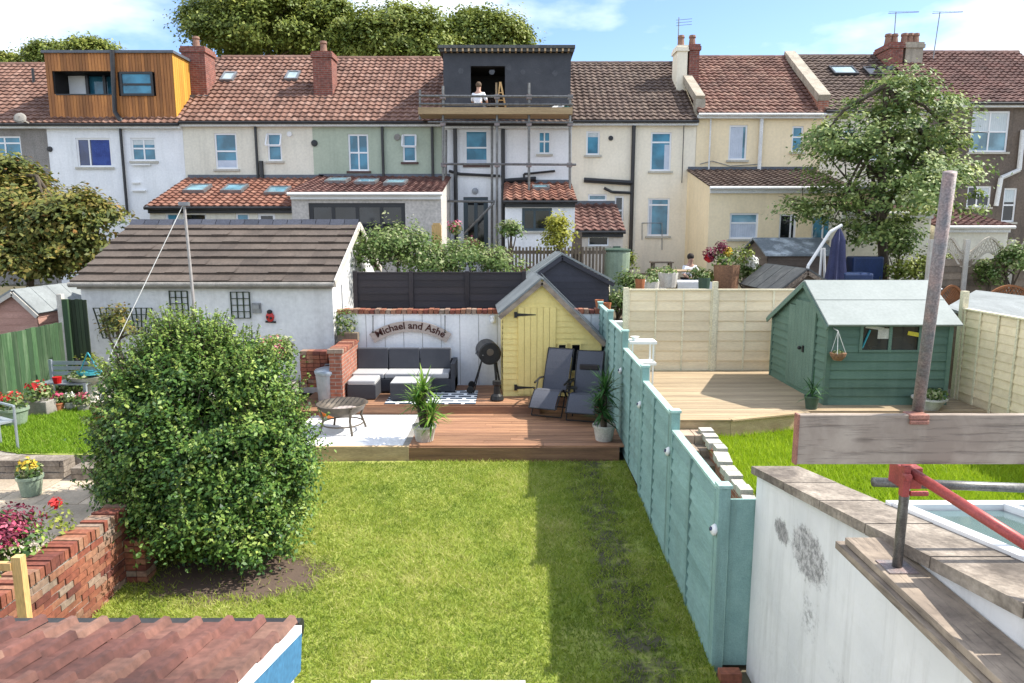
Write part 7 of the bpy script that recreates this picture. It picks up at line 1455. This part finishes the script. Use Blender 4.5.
# ------------------------------------------------------------------ small things of the gardens and house backs
for k, (px, py, Y, r_, h, pm, fl, lab) in enumerate((
  (58,404,12.2,.1,.16,'terracotta','petal_pink','small terracotta pot with pink flowers in front of the grey bench'),
  (70,402,12.3,.09,.15,'pot_white','petal_white','small white pot beside the grey bench leg'),
  (6,418,11.8,.13,.2,'terracotta','petal_red','terracotta pot with red flowers at the left edge by the green fence'),
  (84,412,12.2,.11,.14,'stone_grey','petal_pink','low grey pot with pink flowers near the bird bath'),
  (100,420,11.6,.1,.14,'terracotta','petal_maroon','low terracotta pot with maroon flowers at the left side of the big bush'))):
    p = at(px, py, Y); c = (p.x, Y, .802); T = thing('flower_pot', lab, 'pot', c, 0, 'flower pots in the left garden'); pot(T, c, r_, h, pm); geranium(T, (c[0],c[1],c[2]+h*.9), r_*1.5, fl, 300+k*3, 160)
shrub('low mixed green border plants under the far end of the green fence', 62,392,16,8,13.5,'leaf_climber', 50, .14, .035, 51, base=.82, more=((78,386,12,10,13.6),))
shrub('dark green shrub between the green fence and the fan trellis', 88,372,12,16,14.3,'leaf_wood', 60, .15, .04, 52, base=.82)
shrub('leafy shrub at the left side of the big bush by the low step', 112,470,9,14,9.0,'leaf_climber', 40, .1, .03, 53, base=.6, more=((104,490,7,10,8.9),))
shrub('small green shrub against the yellow extension wall', 760,262,16,9,21.5,'leaf_wood', 50, .2, .05, 54)
shrub('leafy potted shrubs between the woven planter and the brown sheds', 748,270,10,10,19.2,'leaf_climber', 40, .16, .045, 55)
shrub('trailing green shrub at the top right over the wavy lattice fence', 1015,258,12,14,16.8,'leaf_climber', 60, .16, .045, 56)
for k, (px, py, r_, m_, nm, lab) in enumerate((
  (49,149,.1,'black_pipe','vent','small black vent on the left edge of the white house wall'),
  (314,143,.12,'black_pipe','vent','round black vent on the left of the sage green house wall'),
  (611,138,.09,'black_pipe','vent','small round vent beside the small upper window of the ivory house'),
  (289,134,.1,'white_paint','alarm_box','white alarm box on the cream house wall right of its small window'),
  (397,137,.12,'stone_grey','alarm_box','grey box above the small upper window of the sage green house'),
  (475,191,.12,'grey_metal','wall_lamp','grey lamp above the glazed door behind the scaffold'))):
    p = at(px, py, FY-.06); m = MB(); m.lathe([(0,0),(r_,0),(r_*.9,.05),(0,.06)], (p.x,FY-.003,p.z), 12, axis=(0,-1,0)); tag(m.build(nm, m_), lab, nm.replace('_',' '))
for k, (pts, lab) in enumerate((
  (((642,240),(642,223),(662,223),(662,250)), 'thin looped cable on the ivory house wall below its tall lower window'),
  (((700,164),(712,161),(730,166),(762,164)), 'thin dark cable sagging along the yellow house wall above the lean-to roof'))):
    m = MB(); m.path([at(a, b_, FY-.03) for a, b_ in pts], .012); tag(m.build('wall_cable', 'grey_metal'), lab, 'cable')
for k, (px, py, Y, w_, h, m_, lab) in enumerate((
  (668,280,17.2,.5,.35,'pot_white','white tub standing just behind the tan fence below the pale table'),
  (652,288,16.6,.35,.3,'stone_pale','pale crate behind the left end of the tan fence'),
  (640,285,17.0,.25,.3,'terracotta','terracotta trough behind the left post of the tan fence'),
  (704,286,17.0,.3,.4,'pot_dark','dark green tub behind the middle of the tan fence'))):
    p = at(px, py, Y); c = (p.x,Y,p.z-h*.5); T = thing('garden_tub', lab, 'tub', c, 0, 'tubs behind the tan fence'); m = MB(); m.lathe([(0,0),(w_*.4,0),(w_*.5,h),(w_*.45,h),(0,h*.9)], c, 14); m.box(p.x-.03,p.x+.03,Y-.03,Y+.03,gz(Y)-.06,c[2]+.01); m.build('tub', m_, T); plant(T, (p.x,Y,c[2]+h*1.1), w_*.5, 120, .04, 'leaf_climber', seed=400+k, flat=.6)
